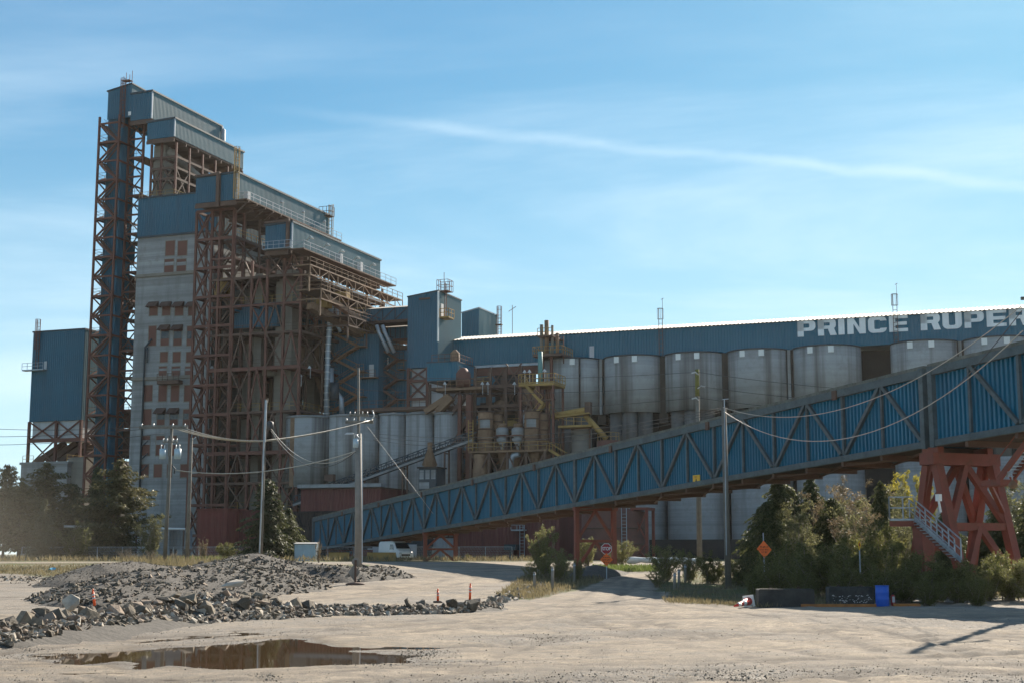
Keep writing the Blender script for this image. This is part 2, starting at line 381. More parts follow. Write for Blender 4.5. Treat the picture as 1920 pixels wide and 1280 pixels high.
m = MB(); z = Z(320, 712, VF); m.box(U(305, 712, VF), U(345, 712, VF), VF - 1.6, VF - .36, z - .8, z - .2)
m.rail([(U(305, 712, VF), VF - 1.6, z - .2), (U(345, 712, VF), VF - 1.6, z - .2)], 1.1, 1.0, .07); T.part('balcony', m, M_steel2)
m = MB(); u0 = U(272, 700, VF)
m.tube([(u0, VF - .3, Z(272, 950, VF)), (u0, VF - .3, Z(272, 652, VF)), (u0 + 1.2, VF - .3, Z(285, 636, VF))], .16, 8)
m.tube([(u0 + .5, VF - .3, Z(272, 680, VF)), (u0 + .5, VF - .3, Z(272, 652, VF))], .1, 6); T.part('conduit', m, M_trim)
m = MB()
for y in (838, 862, 884): m.tube([(u0, VF - .35, Z(270, y, VF)), (u0 + 1.4, VF - .5, Z(270, y - 12, VF))], .1, 6)
T.part('pipe_stub', m, M_trim)

# ---------------------------------------------------------------- long blue sheds on top (stepped)
def shed(name, label, u0, u1, v0, v1, z0, z1, dz=0.6, frontpost=None, ret=False, split=None):
    T = Thing(name, label, 'building', ((u0 + u1) / 2, v0, z0))
    m = MB(); m.corr((u0, v0), (u1, v0), z0, z1 - dz, z0, z1, .4); T.part('front_cladding', m, M_blue)
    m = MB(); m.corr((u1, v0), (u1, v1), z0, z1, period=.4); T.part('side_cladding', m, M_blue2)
    m = MB(); m.corr((u1, v1), (u0, v1), z0, z1, z0, z1 - dz, .6); m.corr((u0, v1), (u0, v0), z0, z1 - dz, period=.6); T.part('back_cladding', m, M_blue)
    m = MB(); m.prism([(u0 - .15, v0 - .2, z1 - dz + .02), (u1 + .2, v0 - .2, z1 + .02), (u1 + .2, v1 + .2, z1 + .02), (u0 - .15, v1 + .2, z1 - dz + .02)], (0, 0, .28)); T.part('roof', m, M_trim)
    m = MB(); m.box(u0, u1 - .02, v0 + .05, v1 - .05, z0 - .35, z0 - .03)
    n = 6
    for k in range(n + 1):
        v = v0 + (v1 - v0) * k / n; m.bar((u0, v, z0 - .6), (u1, v, z0 - .6), .25, .5)
    T.part('floor_deck', m, M_steel2)
    m = MB(); m.bar((u1 + .03, v0 - .04, z0), (u1 + .03, v0 - .04, z1), .2); T.part('corner_flashing', m, M_galv)
    return T
# top pair
a0, a1, a2 = U(203, 173, VF), U(247, 160, VF), U(286, 172, VF)
zb = Z(203, 222, VF)
TA = shed('top_shed', 'highest blue corrugated gallery running back from the top of the leg tower', a1 + .02, a2, VF, 216.5, Z(286, 222, VF), Z(286, 172, VF), .1)
T = Thing('elevator_head', 'small blue peaked house capping the elevator leg tower at the far upper left', 'building', ((a0 + a1) / 2, VF, zb))
m = MB(); m.corr((a0, VF), (a1, VF), zb - .3, Z(203, 173, VF), zb - .3, Z(247, 158, VF), .4); T.part('front_cladding', m, M_blue)
m = MB(); m.corr((a1, VF), (a1, 206), zb, Z(247, 158, VF), zb, Z(247, 158, VF) - .3, .4); T.part('side_cladding', m, M_blue2)
m = MB(); m.corr((a1, 206), (a0, 206), zb, Z(247, 158, VF), zb, Z(203, 173, VF), .6); m.corr((a0, 206), (a0, VF), zb, Z(203, 173, VF), period=.6); T.part('back_cladding', m, M_blue)
m = MB(); m.prism([(a0 - .2, VF - .2, Z(203, 173, VF)), (a1 + .2, VF - .2, Z(247, 158, VF)), (a1 + .2, 206.2, Z(247, 158, VF) - .3), (a0 - .2, 206.2, Z(203, 173, VF))], (0, 0, .22)); T.part('roof', m, M_trim)
uu = U(233, 190, VF); ladder_cage(T, uu, VF - .25, zb - 2, Z(235, 160, VF), M_steel, -1)
m = MB()
for k, h in ((-.5, 2.2), (0, 2.8), (.7, 2.4), (1.2, 3.0)): m.bar((uu + k, VF + .3, Z(235, 165, VF)), (uu + k, VF + .3, Z(235, 165, VF) + h), .07)
m.box(uu - .4, uu + 1.2, VF - .5, VF + .6, Z(235, 152, VF) - .1, Z(235, 152, VF)); T.part('antenna_mast', m, M_steel)
m = MB(); m.box(U(241, 213, VF), U(246, 213, VF), VF - .12, VF - .07, Z(243, 217, VF), Z(243, 210, VF)); T.part('sign_plate', m, M_white)
m = MB(); v_ = 216.3; m.bar((a2 + .3, v_, Z(286, 172, VF) - 7), (a2 + .3, v_, Z(286, 172, VF)), .3); m.tube([(a2 + .5, v_ + .3, 66), (a2 + .5, v_ + .3, 78.5), (a2 - .2, v_ + .3, 79.3)], .3, 8); TA.part('vent_pipe', m, M_galv)
b0, b1 = U(277, 219, VF - .5), U(328, 223, VF - .5)
TB = shed('second_shed', 'blue corrugated gallery one step below the highest, open steel and ducts beneath it', b0, b1, VF - .5, 216.2, Z(328, 256, VF - .5), Z(328, 223, VF - .5), .2)
# open floor below the second shed
T = Thing('duct_floor', 'open rusty steel floor with bent dust ducts between two blue sheds', 'steel frame', (-134, VF, zB))
zt = Z(328, 256, VF - .5) - .6
us = [b0 + .3, (b0 + b1) / 2 - .4, b1 - .25]
for v in (195.6, 199.5, 203.5, 207.5, 211.5, 215.6):
    for u in us:
        m = MB(); m.bar((u, v, zB), (u, v, zt), .32); T.part('column', m, M_steel)
for k, z in enumerate(np.linspace(zB + 3.2, zt - 2.5, 3)):
    m = MB()
    for v in (195.6, 203.5, 211.5): m.bar((us[0], v, z), (us[2], v, z), .25, .4)
    for u in us: m.bar((u, 195.6, z), (u, 215.6, z), .25, .4)
    if k < 2: m.box(us[0] + .2, us[2] - .2, 198, 214, z + .22, z + .3)
    T.part('floor_beam', m, M_steel2)
for (v0_, v1_) in ((195.6, 199.5), (203.5, 207.5), (207.5, 211.5)):
    m = MB(); xbrace(m, (us[2], v0_, zB), (us[2], v1_, zB), (us[2], v1_, zB + 5), (us[2], v0_, zB + 5)); T.part('cross_brace', m, M_steel2)
m = MB(); xbrace(m, (us[0], 195.6, zB), (us[1], 195.6, zB), (us[1], 195.6, zB + 5.5), (us[0], 195.6, zB + 5.5)); xbrace(m, (us[1], 195.6, zB + 1), (us[2], 195.6, zB + 1), (us[2], 195.6, zB + 6), (us[1], 195.6, zB + 6))
T.part('cross_brace', m, M_steel2)
m = MB(); m.box(us[0] - .2, us[0] + 2.0, 196.5, 199.5, zB, zt); T.part('concrete_column', m, M_conc2)
m = MB(); m.box(us[1] - 1.2, us[1] + .6, 203, 209, zB, zt - .5); T.part('bin_wall', m, M_steel2)
m = MB(); m.tube([(us[1], 197, zt - .8), (us[1] + 1, 199, zt - 2), (us[2] - .4, 204, zt - 4.5), (us[2] - .3, 205, zt - 9)], .75, 10); T.part('dust_duct', m, M_conc2)
m = MB(); m.tube([(us[1] + .6, 206, zt - 1.5), (us[2] - .2, 210, zt - 6), (us[2] - .2, 212, zt - 8.5)], .5, 10); T.part('dust_duct', m, M_tan)
m = MB(); m.tube([(us[2] + .2, 206, zt - 4.3), (us[2] + .2, 214.5, zt - 5)], .18, 8); T.part('pipe', m, M_galv)
m = MB(); m.rail([(uL, VF - .05, zB), (b1, VF - .05, zB), (b1 + .3, 214, zB)], 1.1, 1.6, .05); T.part('railing', m, M_yellow)

# third and fourth sheds
VD = 186.0
c0, c1 = U(368, 332, VD), -115.1
zc0, zc1 = Z(445, 374, VD), 60.6
TC = shed('third_shed', 'blue corrugated gallery in the middle of the steps with a brown post on its front', c0, c1, VD, 216, zc0, zc1, .2)
m = MB(); uu = U(410, 350, VD) + .15; m.bar((uu, VD - .35, zc0 - 1), (uu, VD - .35, zc1 + .4), .55); m.bar((c0, VD - .3, zc1 + .1), (uu, VD - .3, zc1 + .1), .3, .3); TC.part('post', m, M_steel2)
ladder_cage(TC, c1 + .2, VD - .3, zc0, zc1 + 3, M_yellow, -1)
ladder_cage(TC, c1 + .35, 216.2, zc0 - 1, zc1 + 1.0, M_yellow, 1)
m = MB(); m.box(c1 - 1, c1 + 1.2, 214.5, 216, zc1 - .4, zc1 - .3); m.rail([(c1 - 1, 214.5, zc1 - .3), (c1 + 1.2, 214.5, zc1 - .3), (c1 + 1.2, 216, zc1 - .3)], 1.6, .8, .07); TC.part('roof_platform', m, M_steel2)
m = MB(); m.box(c1 + .1, c1 + 2.2, VD - .6, 217, zc0 - .35, zc0 - .15)
for v in np.arange(VD, 217, 2.5): m.bar((c1, v, zc0 - .5), (c1 + 2.2, v, zc0 - .5), .2, .3); m.bar((c1 + 2.1, v, zc0 - .5), (c1 + .1, v, zc0 - 2.0), .15)
TC.part('walkway', m, M_steel2)
m = MB(); m.rail([(c1 + .2, VD - .6, zc0 - .15), (c1 + 2.2, VD - .6, zc0 - .15), (c1 + 2.2, 217, zc0 - .15)], 1.15, 2.0, .06); TC.part('walkway_railing', m, M_galv)
m = MB(); m.box(c1 + .4, c1 + 1.1, 187.5, 188.3, zc0 - .15, zc0 + 1.6); TC.part('control_box', m, M_panelw)
for v in (197, 204, 211.5): lamp_post(TC, c1 + 1.9, v, zc0, 1.8)

d0, d1_ = U(498, 428, VD), -105.2
zd0, zd1 = 47.9, 51.9
TD = shed('fourth_shed', 'lowest blue corrugated gallery of the steps, floodlights along its sunlit side', d0, d1_, VD, 216.6, zd0, zd1, .2)
m = MB(); uu = U(541, 450, VD); m.bar((uu, VD - .3, zd0 - 1), (uu, VD - .3, zd1 + .6), .45); m.bar((d0, VD - .3, zd1 + .3), (uu, VD - .3, zd1 + .3), .3); TD.part('post', m, M_steel2)
m = MB(); m.box(d0 + .2, d0 + 5, VD - 1.2, VD - .1, zd0 - .1, zd0); m.rail([(d0 + .2, VD - 1.2, zd0), (d0 + 5, VD - 1.2, zd0)], 1.1, 1, .06); TD.part('front_balcony', m, M_galv)
m = MB(); m.box(d1_ + .1, d1_ + 2.4, VD - .6, 218, zd0 - .35, zd0 - .15); TD.part('walkway', m, M_steel2)
m = MB(); m.rail([(d1_ + .2, VD - .6, zd0 - .15), (d1_ + 2.4, VD - .6, zd0 - .15), (d1_ + 2.4, 218, zd0 - .15)], 1.15, 2.0, .06); TD.part('walkway_railing', m, M_galv)
for v in (190.5, 196, 201, 206.5, 212.5):
    m = MB(); m.tube([(d1_ + .05, v, zd0 + 2.2), (d1_ + .9, v - .4, zd0 + 2.7), (d1_ + 1.2, v - .5, zd0 + 2.5)], .06, 6); m.lathe((d1_ + 1.2, v - .5), [(.05, zd0 + 2.6), (.32, zd0 + 2.3), (.02, zd0 + 2.25)], 10); TD.part('floodlight', m, M_white)
for v in (199.6, 206.8):
    m = MB(); m.box(d1_ + .5, d1_ + 1.2, v, v + .9, zd0 - .15, zd0 + 1.9); TD.part('control_box', m, M_panelw)

# ---------------------------------------------------------------- elevator leg tower (left)
T = Thing('leg_tower', 'tallest rusty steel stair tower round a blue bucket elevator casing', 'steel tower', (-145, VF, GZ))
e0, e1, e2, e3 = U(187, 226, VF - 1), U(224, 226, VF - 1), U(243, 226, VF + 2), U(271, 226, VF + 2)
s0, s1 = U(203, 226, VF + .5), U(231, 226, VF + .5)
m = MB(); m.corr((s0, VF + .5), (s1, VF + .5), GZ, zb, period=.4); m.corr((s1, VF + .5), (s1, VF + 4), GZ, zb, period=.4); m.corr((s1, VF + 4), (s0, VF + 4), GZ, zb, period=.5); m.corr((s0, VF + 4), (s0, VF + .5), GZ, zb, period=.5)
T.part('elevator_casing', m, M_blue)
cols = [(e0, VF - 1), (e1, VF - 1), (e2, VF + 2), (e3, VF + 2), (e0, VF + 6), (e1, VF + 6), (e2, VF + 10), (e3, VF + 10), (e1, VF + 10), ((e2 + e3) / 2, VF + 10)]
ztop = zb
for (u, v) in cols:
    m = MB(); m.bar((u, v, GZ), (u, v, ztop), .32); T.part('column', m, M_steel)
lv = list(np.arange(GZ + 3.4, ztop - 1, 3.3))
for i, z in enumerate(lv):
    m = MB(); m.bar((e0, VF - 1, z), (e1, VF - 1, z), .22, .3); m.bar((e0, VF - 1, z), (e0, VF + 6, z), .2, .3); m.bar((e1, VF - 1, z), (e1, VF + 6, z), .2, .3)
    m.bar((e2, VF + 2, z + 1), (e3, VF + 2, z + 1), .2, .3); m.bar((e2, VF + 10, z + 1), (e3, VF + 10, z + 1), .2, .3); m.bar((e1, VF + 10, z + 1), (e2, VF + 10, z + 1), .2, .3)
    T.part('beam', m, M_steel)
    if i % 2 == 0:
        m = MB(); m.box(e0 + .1, e1 - .2, VF - .9, VF + .4, z + .16, z + .24); m.box(e0 + .1, s0 - .1, VF + .4, VF + 5, z + .16, z + .24)
        m.rail([(e0, VF + 5, z + .24), (e0, VF - 1, z + .24), (e1, VF - 1, z + .24)], 1.1, 1.8, .05); T.part('landing', m, M_steel2)
    else:
        m = MB(); m.box(e1, e3, VF + 2, VF + 10, z + 1.16, z + 1.24); m.rail([(e1, VF + 2, z + 1.24), (e3, VF + 2, z + 1.24)], 1.1, 1.6, .05); m.rail([(e1, VF + 10, z + 1.24), (e3, VF + 10, z + 1.24)], 1.1, 1.6, .05); T.part('landing', m, M_steel2)
    if i + 1 < len(lv):
        z2 = lv[i + 1]
        m = MB(); a, b = (e0, e1) if i % 2 else (e1, e0)
        m.bar((a, VF - 1.05, z), (b, VF - 1.05, z2), .26); T.part('brace', m, M_steel)
        m = MB()
        for k in (-.35, .35): m.bar((e0 + .5 if i % 2 else e1 - .4, VF + k - .2, z), (e1 - .4 if i % 2 else e0 + .5, VF + k - .2, z2), .1, .28); 
        for k in (-.35, .35): m.bar((e0 + .5 if i % 2 else e1 - .4, VF + k - .2, z + 1), (e1 - .4 if i % 2 else e0 + .5, VF + k - .2, z2 + 1), .05)
        T.part('stair_flight', m, M_steel2)
        m = MB(); xbrace(m, (e2, VF + 2, z + 1), (e3, VF + 2, z + 1), (e3, VF + 2, z2 + 1), (e2, VF + 2, z2 + 1), .16); T.part('cross_brace', m, M_steel2); m = MB(); xbrace(m, (e2, VF + 10, z + 1), (e3, VF + 10, z + 1), (e3, VF + 10, z2 + 1), (e2, VF + 10, z2 + 1), .16)
        T.part('cross_brace', m, M_steel2)
        m = MB(); xbrace(m, (e0, VF - 1, z), (e0, VF + 6, z), (e0, VF + 6, z2), (e0, VF - 1, z2), .18); T.part('side_brace', m, M_steel)
# plant between leg tower and headhouse (floors, bins, sky gaps)
for (y0, y1, cm, nm) in ((462, 500, M_blue, 'blue_panel'), (640, 656, M_blue, 'blue_panel'), (768, 800, M_steel, 'hopper'), (805, 850, M_steel2, 'hopper'), (520, 568, M_steel2, 'cyclone')):
    ua, ub = U(219, y0, VF + 5), U(248, y0, VF + 5)
    m = MB()
    if nm == 'blue_panel': m.box(ua, ub + .8, VF + 4.5, VF + 4.7, Z(230, y1, VF + 5), Z(230, y0, VF + 5))
    elif nm == 'cyclone':
        z1, z0 = Z(230, y0, VF + 5), Z(230, y1, VF + 5); c = ((ua + ub) / 2 + .4, VF + 5.5); m.lathe(c, [(.2, z0 - 3), (1.35, z0), (1.35, z1), (.1, z1 + .6)], 20)
    else:
        z1, z0 = Z(230, y0, VF + 5), Z(230, y1, VF + 5); m.box(ua + .8, ub + .3, VF + 4, VF + 8, z0, z1)
    T.part(nm, m, cm)
for y in (455, 568, 600, 660, 706, 770, 803, 850, 872):
    z = Z(230, y, VF + 3); m = MB(); m.box(e1, uL - .05, VF + 3, VF + 9, z - .35, z); m.rail([(e1, VF + 3, z), (uL - .05, VF + 3, z)], 1.1, 1.5, .05); T.part('floor_deck', m, M_steel2)
for (x, y) in ((220, 643), (220, 706), (216, 797), (212, 849)):
    p = PV(x, y, VF + 2.8); m = MB(); m.box(p[0] - .22, p[0] + .22, VF + 2.75, VF + 2.8, p[2] - .35, p[2] + .35); T.part('floor_sign', m, M_white)
m = MB()
for k in range(3): m.tube([(e1 + 1.0 + k * 1.1, VF + 6, GZ), (e1 + 1.0 + k * 1.1, VF + 6, 40 + 6 * k)], .28, 8)
T.part('spout_pipe', m, M_tan)

# ---------------------------------------------------------------- left bin house on legs
VB = 200.0
l0, l1 = U(63, 622, VB), U(159, 621, VB)
z1, z0, zp, zl = Z(63, 624, VB), Z(60, 790, VB), Z(62, 826, VB), Z(60, 868, VB)
T = Thing('bin_house', 'separate blue corrugated bin house on rusty legs at the far left', 'building', ((l0 + l1) / 2, VB, GZ))
m = MB(); m.corr((l0, VB), (l1, VB), z0, z1, period=.42); T.part('front_cladding', m, M_blue)
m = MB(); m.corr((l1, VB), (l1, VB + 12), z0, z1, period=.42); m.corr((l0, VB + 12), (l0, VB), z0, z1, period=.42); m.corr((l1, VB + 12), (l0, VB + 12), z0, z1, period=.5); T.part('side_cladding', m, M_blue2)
m = MB(); m.box(l0 - .15, l1 + .15, VB - .15, VB + 12.15, z1 + .003, z1 + .25); T.part('roof', m, M_trim)
m = MB(); m.box(l0 + .5, l1 - .2, VB + .4, VB + 11.5, zp + .3, z0 - .003); T.part('pale_panel', m, M_panelw)
m = MB(); m.bar((l0, VB, zp), (l1, VB, zp), .3, .6); m.bar((l0, VB + 11.8, zp), (l1, VB + 11.8, zp), .3, .6); m.bar((l1, VB, zp), (l1, VB + 11.8, zp), .3, .6); T.part('beam', m, M_steel)
lm = (l0 + l1) / 2 + .3
for (u, v) in ((l0, VB + .1), (lm, VB + .1), (l1, VB + .1), (l0, VB + 11.8), (l1, VB + 11.8)):
    m = MB(); m.bar((u, v, zl), (u, v, z0), .42); T.part('leg', m, M_steel)
m = MB(); xbrace(m, (l0, VB, zp), (lm, VB, zp), (lm, VB, z0), (l0, VB, z0)); xbrace(m, (lm, VB, zp), (l1, VB, zp), (l1, VB, z0), (lm, VB, z0)); T.part('cross_brace', m, M_steel)
m = MB(); xbrace(m, (l0, VB + 1, zl), (lm - 1, VB + 1, zl), (lm - 1, VB + 1, zp), (l0, VB + 1, zp), .2); T.part('cross_brace', m, M_steel2); m = MB(); xbrace(m, (l0, VB + 11, zl), (lm - 1, VB + 11, zl), (lm - 1, VB + 11, zp), (l0, VB + 11, zp), .2); T.part('cross_brace', m, M_steel2)
for k in range(3):
    m = MB(); m.bar((l0 - .5 + k * 2.4, VB + 3, zl + .3), (l0 + 5 + k * 2.6, VB + 3.5, zp - .2), .9, .9); T.part('chute', m, M_steel2)
m = MB(); m.box(lm, l1 - .3, VB + 4, VB + 10, zl + 1.2, zp - .4); T.part('hopper', m, M_steel2)
ladder_cage(T, U(72, 660, VB), VB - .25, Z(70, 690, VB), z1 + 1.2, M_steel, -1, z1 - 3)
m = MB(); zq = Z(70, 693, VB); m.box(l0 - 1.2, U(88, 693, VB), VB - 1.1, VB - .05, zq - .2, zq); m.rail([(l0 - 1.2, VB - 1.1, zq), (U(88, 693, VB), VB - 1.1, zq)], 1.1, 1.2, .06); T.part('access_platform', m, M_galv)
m = MB(); m.box(U(83, 690, VB), U(88, 690, VB), VB - .12, VB - .07, zq, Z(85, 677, VB)); T.part('door', m, M_panelw)
m = MB(); m.box(U(38, 900, VB - 4), U(125, 900, VB - 4), VB - 4, VB + 12, GZ, zl - .5)
m.box(U(38, 900, VB - 4) - .2, U(125, 900, VB - 4) + .2, VB - 4.2, VB + 12.2, zl - .5, zl - .1); T.part('concrete_base', m, M_conc)
m = MB(); m.rail([(U(42, 868, VB - 4), VB - 4, zl - .1), (U(62, 868, VB - 4), VB - 4, zl - .1)], 1.1, 1.0, .06); m.rail([(U(125, 868, VB - 4), VB - 4, zl - .1), (U(125, 868, VB - 4), VB + 10, zl - .1)], 1.1, 1.5, .06); T.part('railing', m, M_yellow)
m = MB(); m.box(U(126, 900, VB - 3), U(126, 900, VB - 3) + 3.5, VB - 3, VB + 12, GZ, zl + .6); T.part('side_block', m, M_conc2)
# ---------------------------------------------------------------- lattice stair tower and main steel frame
VL = 188.5
rng = random.Random(4)
f0, f1, f2 = U(366, 500, VL), U(396, 500, VL), U(436, 500, VL)
T = Thing('stair_tower', 'narrow cross braced rusty stair tower in front of the concrete workhouse', 'steel tower', (f1, VL, GZ))
zt = zc0 - .7
for (u, v) in ((f0, VL), (f1, VL), (f2, VL), (f0, VL + 3), (f1, VL + 3), (f2, VL + 3)):
    m = MB(); m.bar((u, v, GZ), (u, v, zt), .34); T.part('column', m, M_steel)
lv = np.linspace(GZ + 3.5, zt, 12)
for i, z in enumerate(lv):
    m = MB(); m.bar((f0, VL, z), (f2, VL, z), .25, .4); m.bar((f0, VL + 3, z), (f2, VL + 3, z), .25, .4); m.bar((f0, VL, z), (f0, VL + 3, z), .25, .4); m.bar((f1, VL, z), (f1, VL + 3, z), .25, .4); T.part('beam', m, M_steel)
    zp_ = lv[i - 1] if i else GZ
    m = MB(); xbrace(m, (f0, VL, zp_), (f1, VL, zp_), (f1, VL, z), (f0, VL, z), .2); xbrace(m, (f0, VL, zp_), (f0, VL + 3, zp_), (f0, VL + 3, z), (f0, VL, z), .16); xbrace(m, (f0, VL + 3, zp_), (f1, VL + 3, zp_), (f1, VL + 3, z), (f0, VL + 3, z), .16); T.part('cross_brace', m, M_steel)
    zm = (zp_ + z) / 2
    m = MB(); m.box(f2 - 1.1, f2, VL + .4, VL + 2.8, zm - .08, zm); m.box(f1 + .1, f1 + 1.1, VL + .4, VL + 2.8, z - .08, z)
    for (za, zb_, vv) in ((zp_, zm, VL + .7), (z, zm, VL + 2.0)):
        for k in (0, .8): m.bar((f1 + 1.0, vv + k, za), (f2 - 1.0, vv + k, zb_), .08, .3)
        for k in (0, .8): m.bar((f1 + 1.0, vv + k, za + 1.05), (f2 - 1.0, vv + k, zb_ + 1.05), .05)
        for s in range(1, 8):
            t = s / 8; m.box(f1 + 1.0 + (f2 - f1 - 2) * t - .13, f1 + 1.0 + (f2 - f1 - 2) * t + .13, vv, vv + .8, za + (zb_ - za) * t, za + (zb_ - za) * t + .05)
    T.part('stair_flight', m, M_steel2)

T = Thing('main_steel_frame', 'wide open rusty steel frame full of braces and ducts carrying the two lower stepped sheds', 'steel frame', (-112, VL, GZ))
g = [f2 + .2, U(470, 600, VL), U(499, 600, VL), U(531, 600, VL), -104.9]
VR = [188.6, 196, 204, 211, 217]
topz = lambda u: (zc0 - .8) if u < c1 + .3 else (zd0 - .8)
for u in g + [-119.5]:
    for v in VR:
        m = MB(); m.bar((u, v, GZ), (u, v, topz(u)), .36 if v < 190 else .32); T.part('column', m, M_steel if v < 190 else M_steel2)
LV = [Z(480, y, VL) for y in (958, 905, 848, 772, 690, 625, 572, 520, 480, 440)]
for i, z in enumerate(LV):
    m = MB()
    us_ = [u for u in g if topz(u) > z]
    for v in VR: m.bar((us_[0] - 4, v, z), (us_[-1], v, z), .3, .55 if i in (4, 2) else .35)
    for u in us_: m.bar((u, VR[0], z), (u, VR[-1], z), .3, .4)
    T.part('floor_beam', m, M_steel if i % 2 == 0 else M_steel2)
    m = MB(); m.box(us_[0] - 3.5, us_[-1] - .25, VR[0] + (.3 if i in (2, 4, 7) else 3), VR[-1], z + .23, z + .3); T.part('floor_deck', m, M_steel2)
    m = MB(); m.rail([(us_[0], VR[0] + .2, z + .3), (us_[-1], VR[0] + .2, z + .3), (us_[-1], VR[-1], z + .3)], 1.1, 1.6, .05); T.part('railing', m, M_steel2 if i % 3 else M_yellow)
    zn = LV[i + 1] if i + 1 < len(LV) else topz(us_[-1])
    for j in range(len(us_) - 1):
        m = MB(); a, b = us_[j], us_[j + 1]
        if (i + j) % 3 == 0: xbrace(m, (a, VL, z), (b, VL, z), (b, VL, zn), (a, VL, zn), .2)
        elif (i + j) % 3 == 1: m.bar((a, VL, z), ((a + b) / 2, VL, zn), .22); m.bar((b, VL, z), ((a + b) / 2, VL, zn), .22)
        else: xbrace(m, (a, VR[1], z), (b, VR[1], z), (b, VR[1], zn), (a, VR[1], zn), .2)
        T.part('cross_brace', m, M_steel if j % 2 else M_steel2)
    if i % 2 == 0:
        m = MB()
        for j in range(len(VR) - 1): xbrace(m, (us_[-1], VR[j], z), (us_[-1], VR[j + 1], z), (us_[-1], VR[j + 1], zn), (us_[-1], VR[j], zn), .2)
        T.part('side_brace', m, M_steel2)
# concrete columns
for (x0, x1, yt, v) in ((514, 545, 476, 192), (474, 488, 470, 193), (446, 470, 420, 197), (570, 590, 560, 203)):
    a, b = U(x0, 700, v), U(x1, 700, v); m = MB(); m.box(a, b, v, v + (b - a), GZ, min(Z(x0, yt, v), 46)); T.part('concrete_column', m, M_conc2)
# dark core boxes added deep inside; the interior's shade is put into their colour
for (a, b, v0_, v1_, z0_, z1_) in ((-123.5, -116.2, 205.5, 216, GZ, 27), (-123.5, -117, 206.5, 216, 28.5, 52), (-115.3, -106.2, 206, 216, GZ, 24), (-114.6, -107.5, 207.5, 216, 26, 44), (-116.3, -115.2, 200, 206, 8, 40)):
    m = MB(); m.box(a, b, v0_, v1_, z0_, z1_); T.part('dark_core_box', m, M_dark)
m = MB(); zz1, zz0 = Z(440, 572, 191), Z(440, 616, 191); m.corr((U(436, 590, 191), 191), (U(520, 590, 191), 191), zz0, zz1, period=.4); m.box(U(436, 590, 191), U(520, 590, 191), 191.1, 195, zz0, zz1); T.part('blue_panel', m, M_blue)
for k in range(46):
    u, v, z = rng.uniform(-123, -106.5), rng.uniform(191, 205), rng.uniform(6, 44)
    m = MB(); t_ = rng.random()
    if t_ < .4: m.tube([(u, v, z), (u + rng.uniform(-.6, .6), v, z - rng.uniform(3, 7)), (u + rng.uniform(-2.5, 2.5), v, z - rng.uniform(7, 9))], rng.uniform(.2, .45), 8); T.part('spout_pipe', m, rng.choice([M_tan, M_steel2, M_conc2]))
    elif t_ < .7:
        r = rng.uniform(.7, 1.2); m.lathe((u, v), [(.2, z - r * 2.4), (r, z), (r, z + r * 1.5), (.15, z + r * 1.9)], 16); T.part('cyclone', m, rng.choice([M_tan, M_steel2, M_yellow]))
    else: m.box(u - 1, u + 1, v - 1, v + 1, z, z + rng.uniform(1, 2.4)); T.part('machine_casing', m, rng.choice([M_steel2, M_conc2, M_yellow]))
for (x, y) in ((565, 705), (582, 690), (470, 710), (400, 690), (560, 790)):
    p = PV(x, y, 190); lamp_post(T, p[0], 190, p[2] - 1.5, 1.5)
# tiers of walkways and trusses under the fourth shed's sunny side
T = Thing('conveyor_walkways', 'tiers of rusty trussed walkways with handrails stepping down under the lowest stepped shed', 'walkway', (-101, VD, 36))
for (ua, ub, z, va, vb, mt) in ((-104.8, -102.0, zd0 - 2.6, 186, 219, M_tan), (-104.8, -100.6, zd0 - 6.2, 187, 220, M_tan), (-104.6, -98.5, zd0 - 9.6, 192, 222, M_steel2)):
    m = MB(); m.box(ua, ub, va, vb, z - .12, z); T.part('deck', m, M_steel2)
    m = MB(); m.rail([(ua, va, z), (ub, va, z), (ub, vb, z)], 1.15, 2.0, .07); T.part('railing', m, mt)
    m = MB(); m.bar((ub, va, z - 1.6), (ub, vb, z - 1.6), .14, .2); m.bar((ub, va, z - .1), (ub, vb, z - .1), .14, .2); m.bar((ua, va, z - .1), (ub, va, z - .1), .14, .2); m.bar((ua, va, z - 1.6), (ub, va, z - 1.6), .14, .2)
    n = 11
    for k in range(n):
        p, q = va + (vb - va) * k / n, va + (vb - va) * (k + 1) / n
        m.bar((ub, p, z - 1.6), (ub, p, z - .1), .12); m.bar((ub, p, z - 1.6 if k % 2 else z - .1), (ub, q, z - .1 if k % 2 else z - 1.6), .1)
    m.bar((ub, vb, z - 1.6), (ub, vb, z - .1), .12); T.part('truss', m, mt)
    for v in np.arange(va, vb, 6.5):
        m = MB(); m.bar((ub - .1, v, z - 4.2), (ub - .1, v, z - 1.6), .22); T.part('post', m, mt)
for (p, q, w, mt) in (((-103.5, 189, 39.5), (-100.5, 203, 36.2), 1.3, M_tan), ((-101.5, 190, 41.0), (-99.3, 207, 36.8), .9, M_tan), ((-103, 206, 42), (-100, 214, 38), 1.0, M_yellow)):
    m = MB(); m.bar(p, q, w, w * .8); T.part('conveyor_trough', m, mt)
for (v, z) in ((191, 39.5), (197, 41.5), (203, 40)):
    m = MB(); m.box(-103.5, -101.6, v, v + 1.6, z, z + 1.5); m.rail([(-103.6, v - .4, z), (-101.4, v - .4, z), (-101.4, v + 2, z)], 1.1, 1, .07); T.part('drive_unit', m, M_yellow)
m = MB(); m.lathe((-100, 212), [(.3, 35), (1.3, 38.5), (1.3, 42)], 18); T.part('cyclone', m, M_galv)

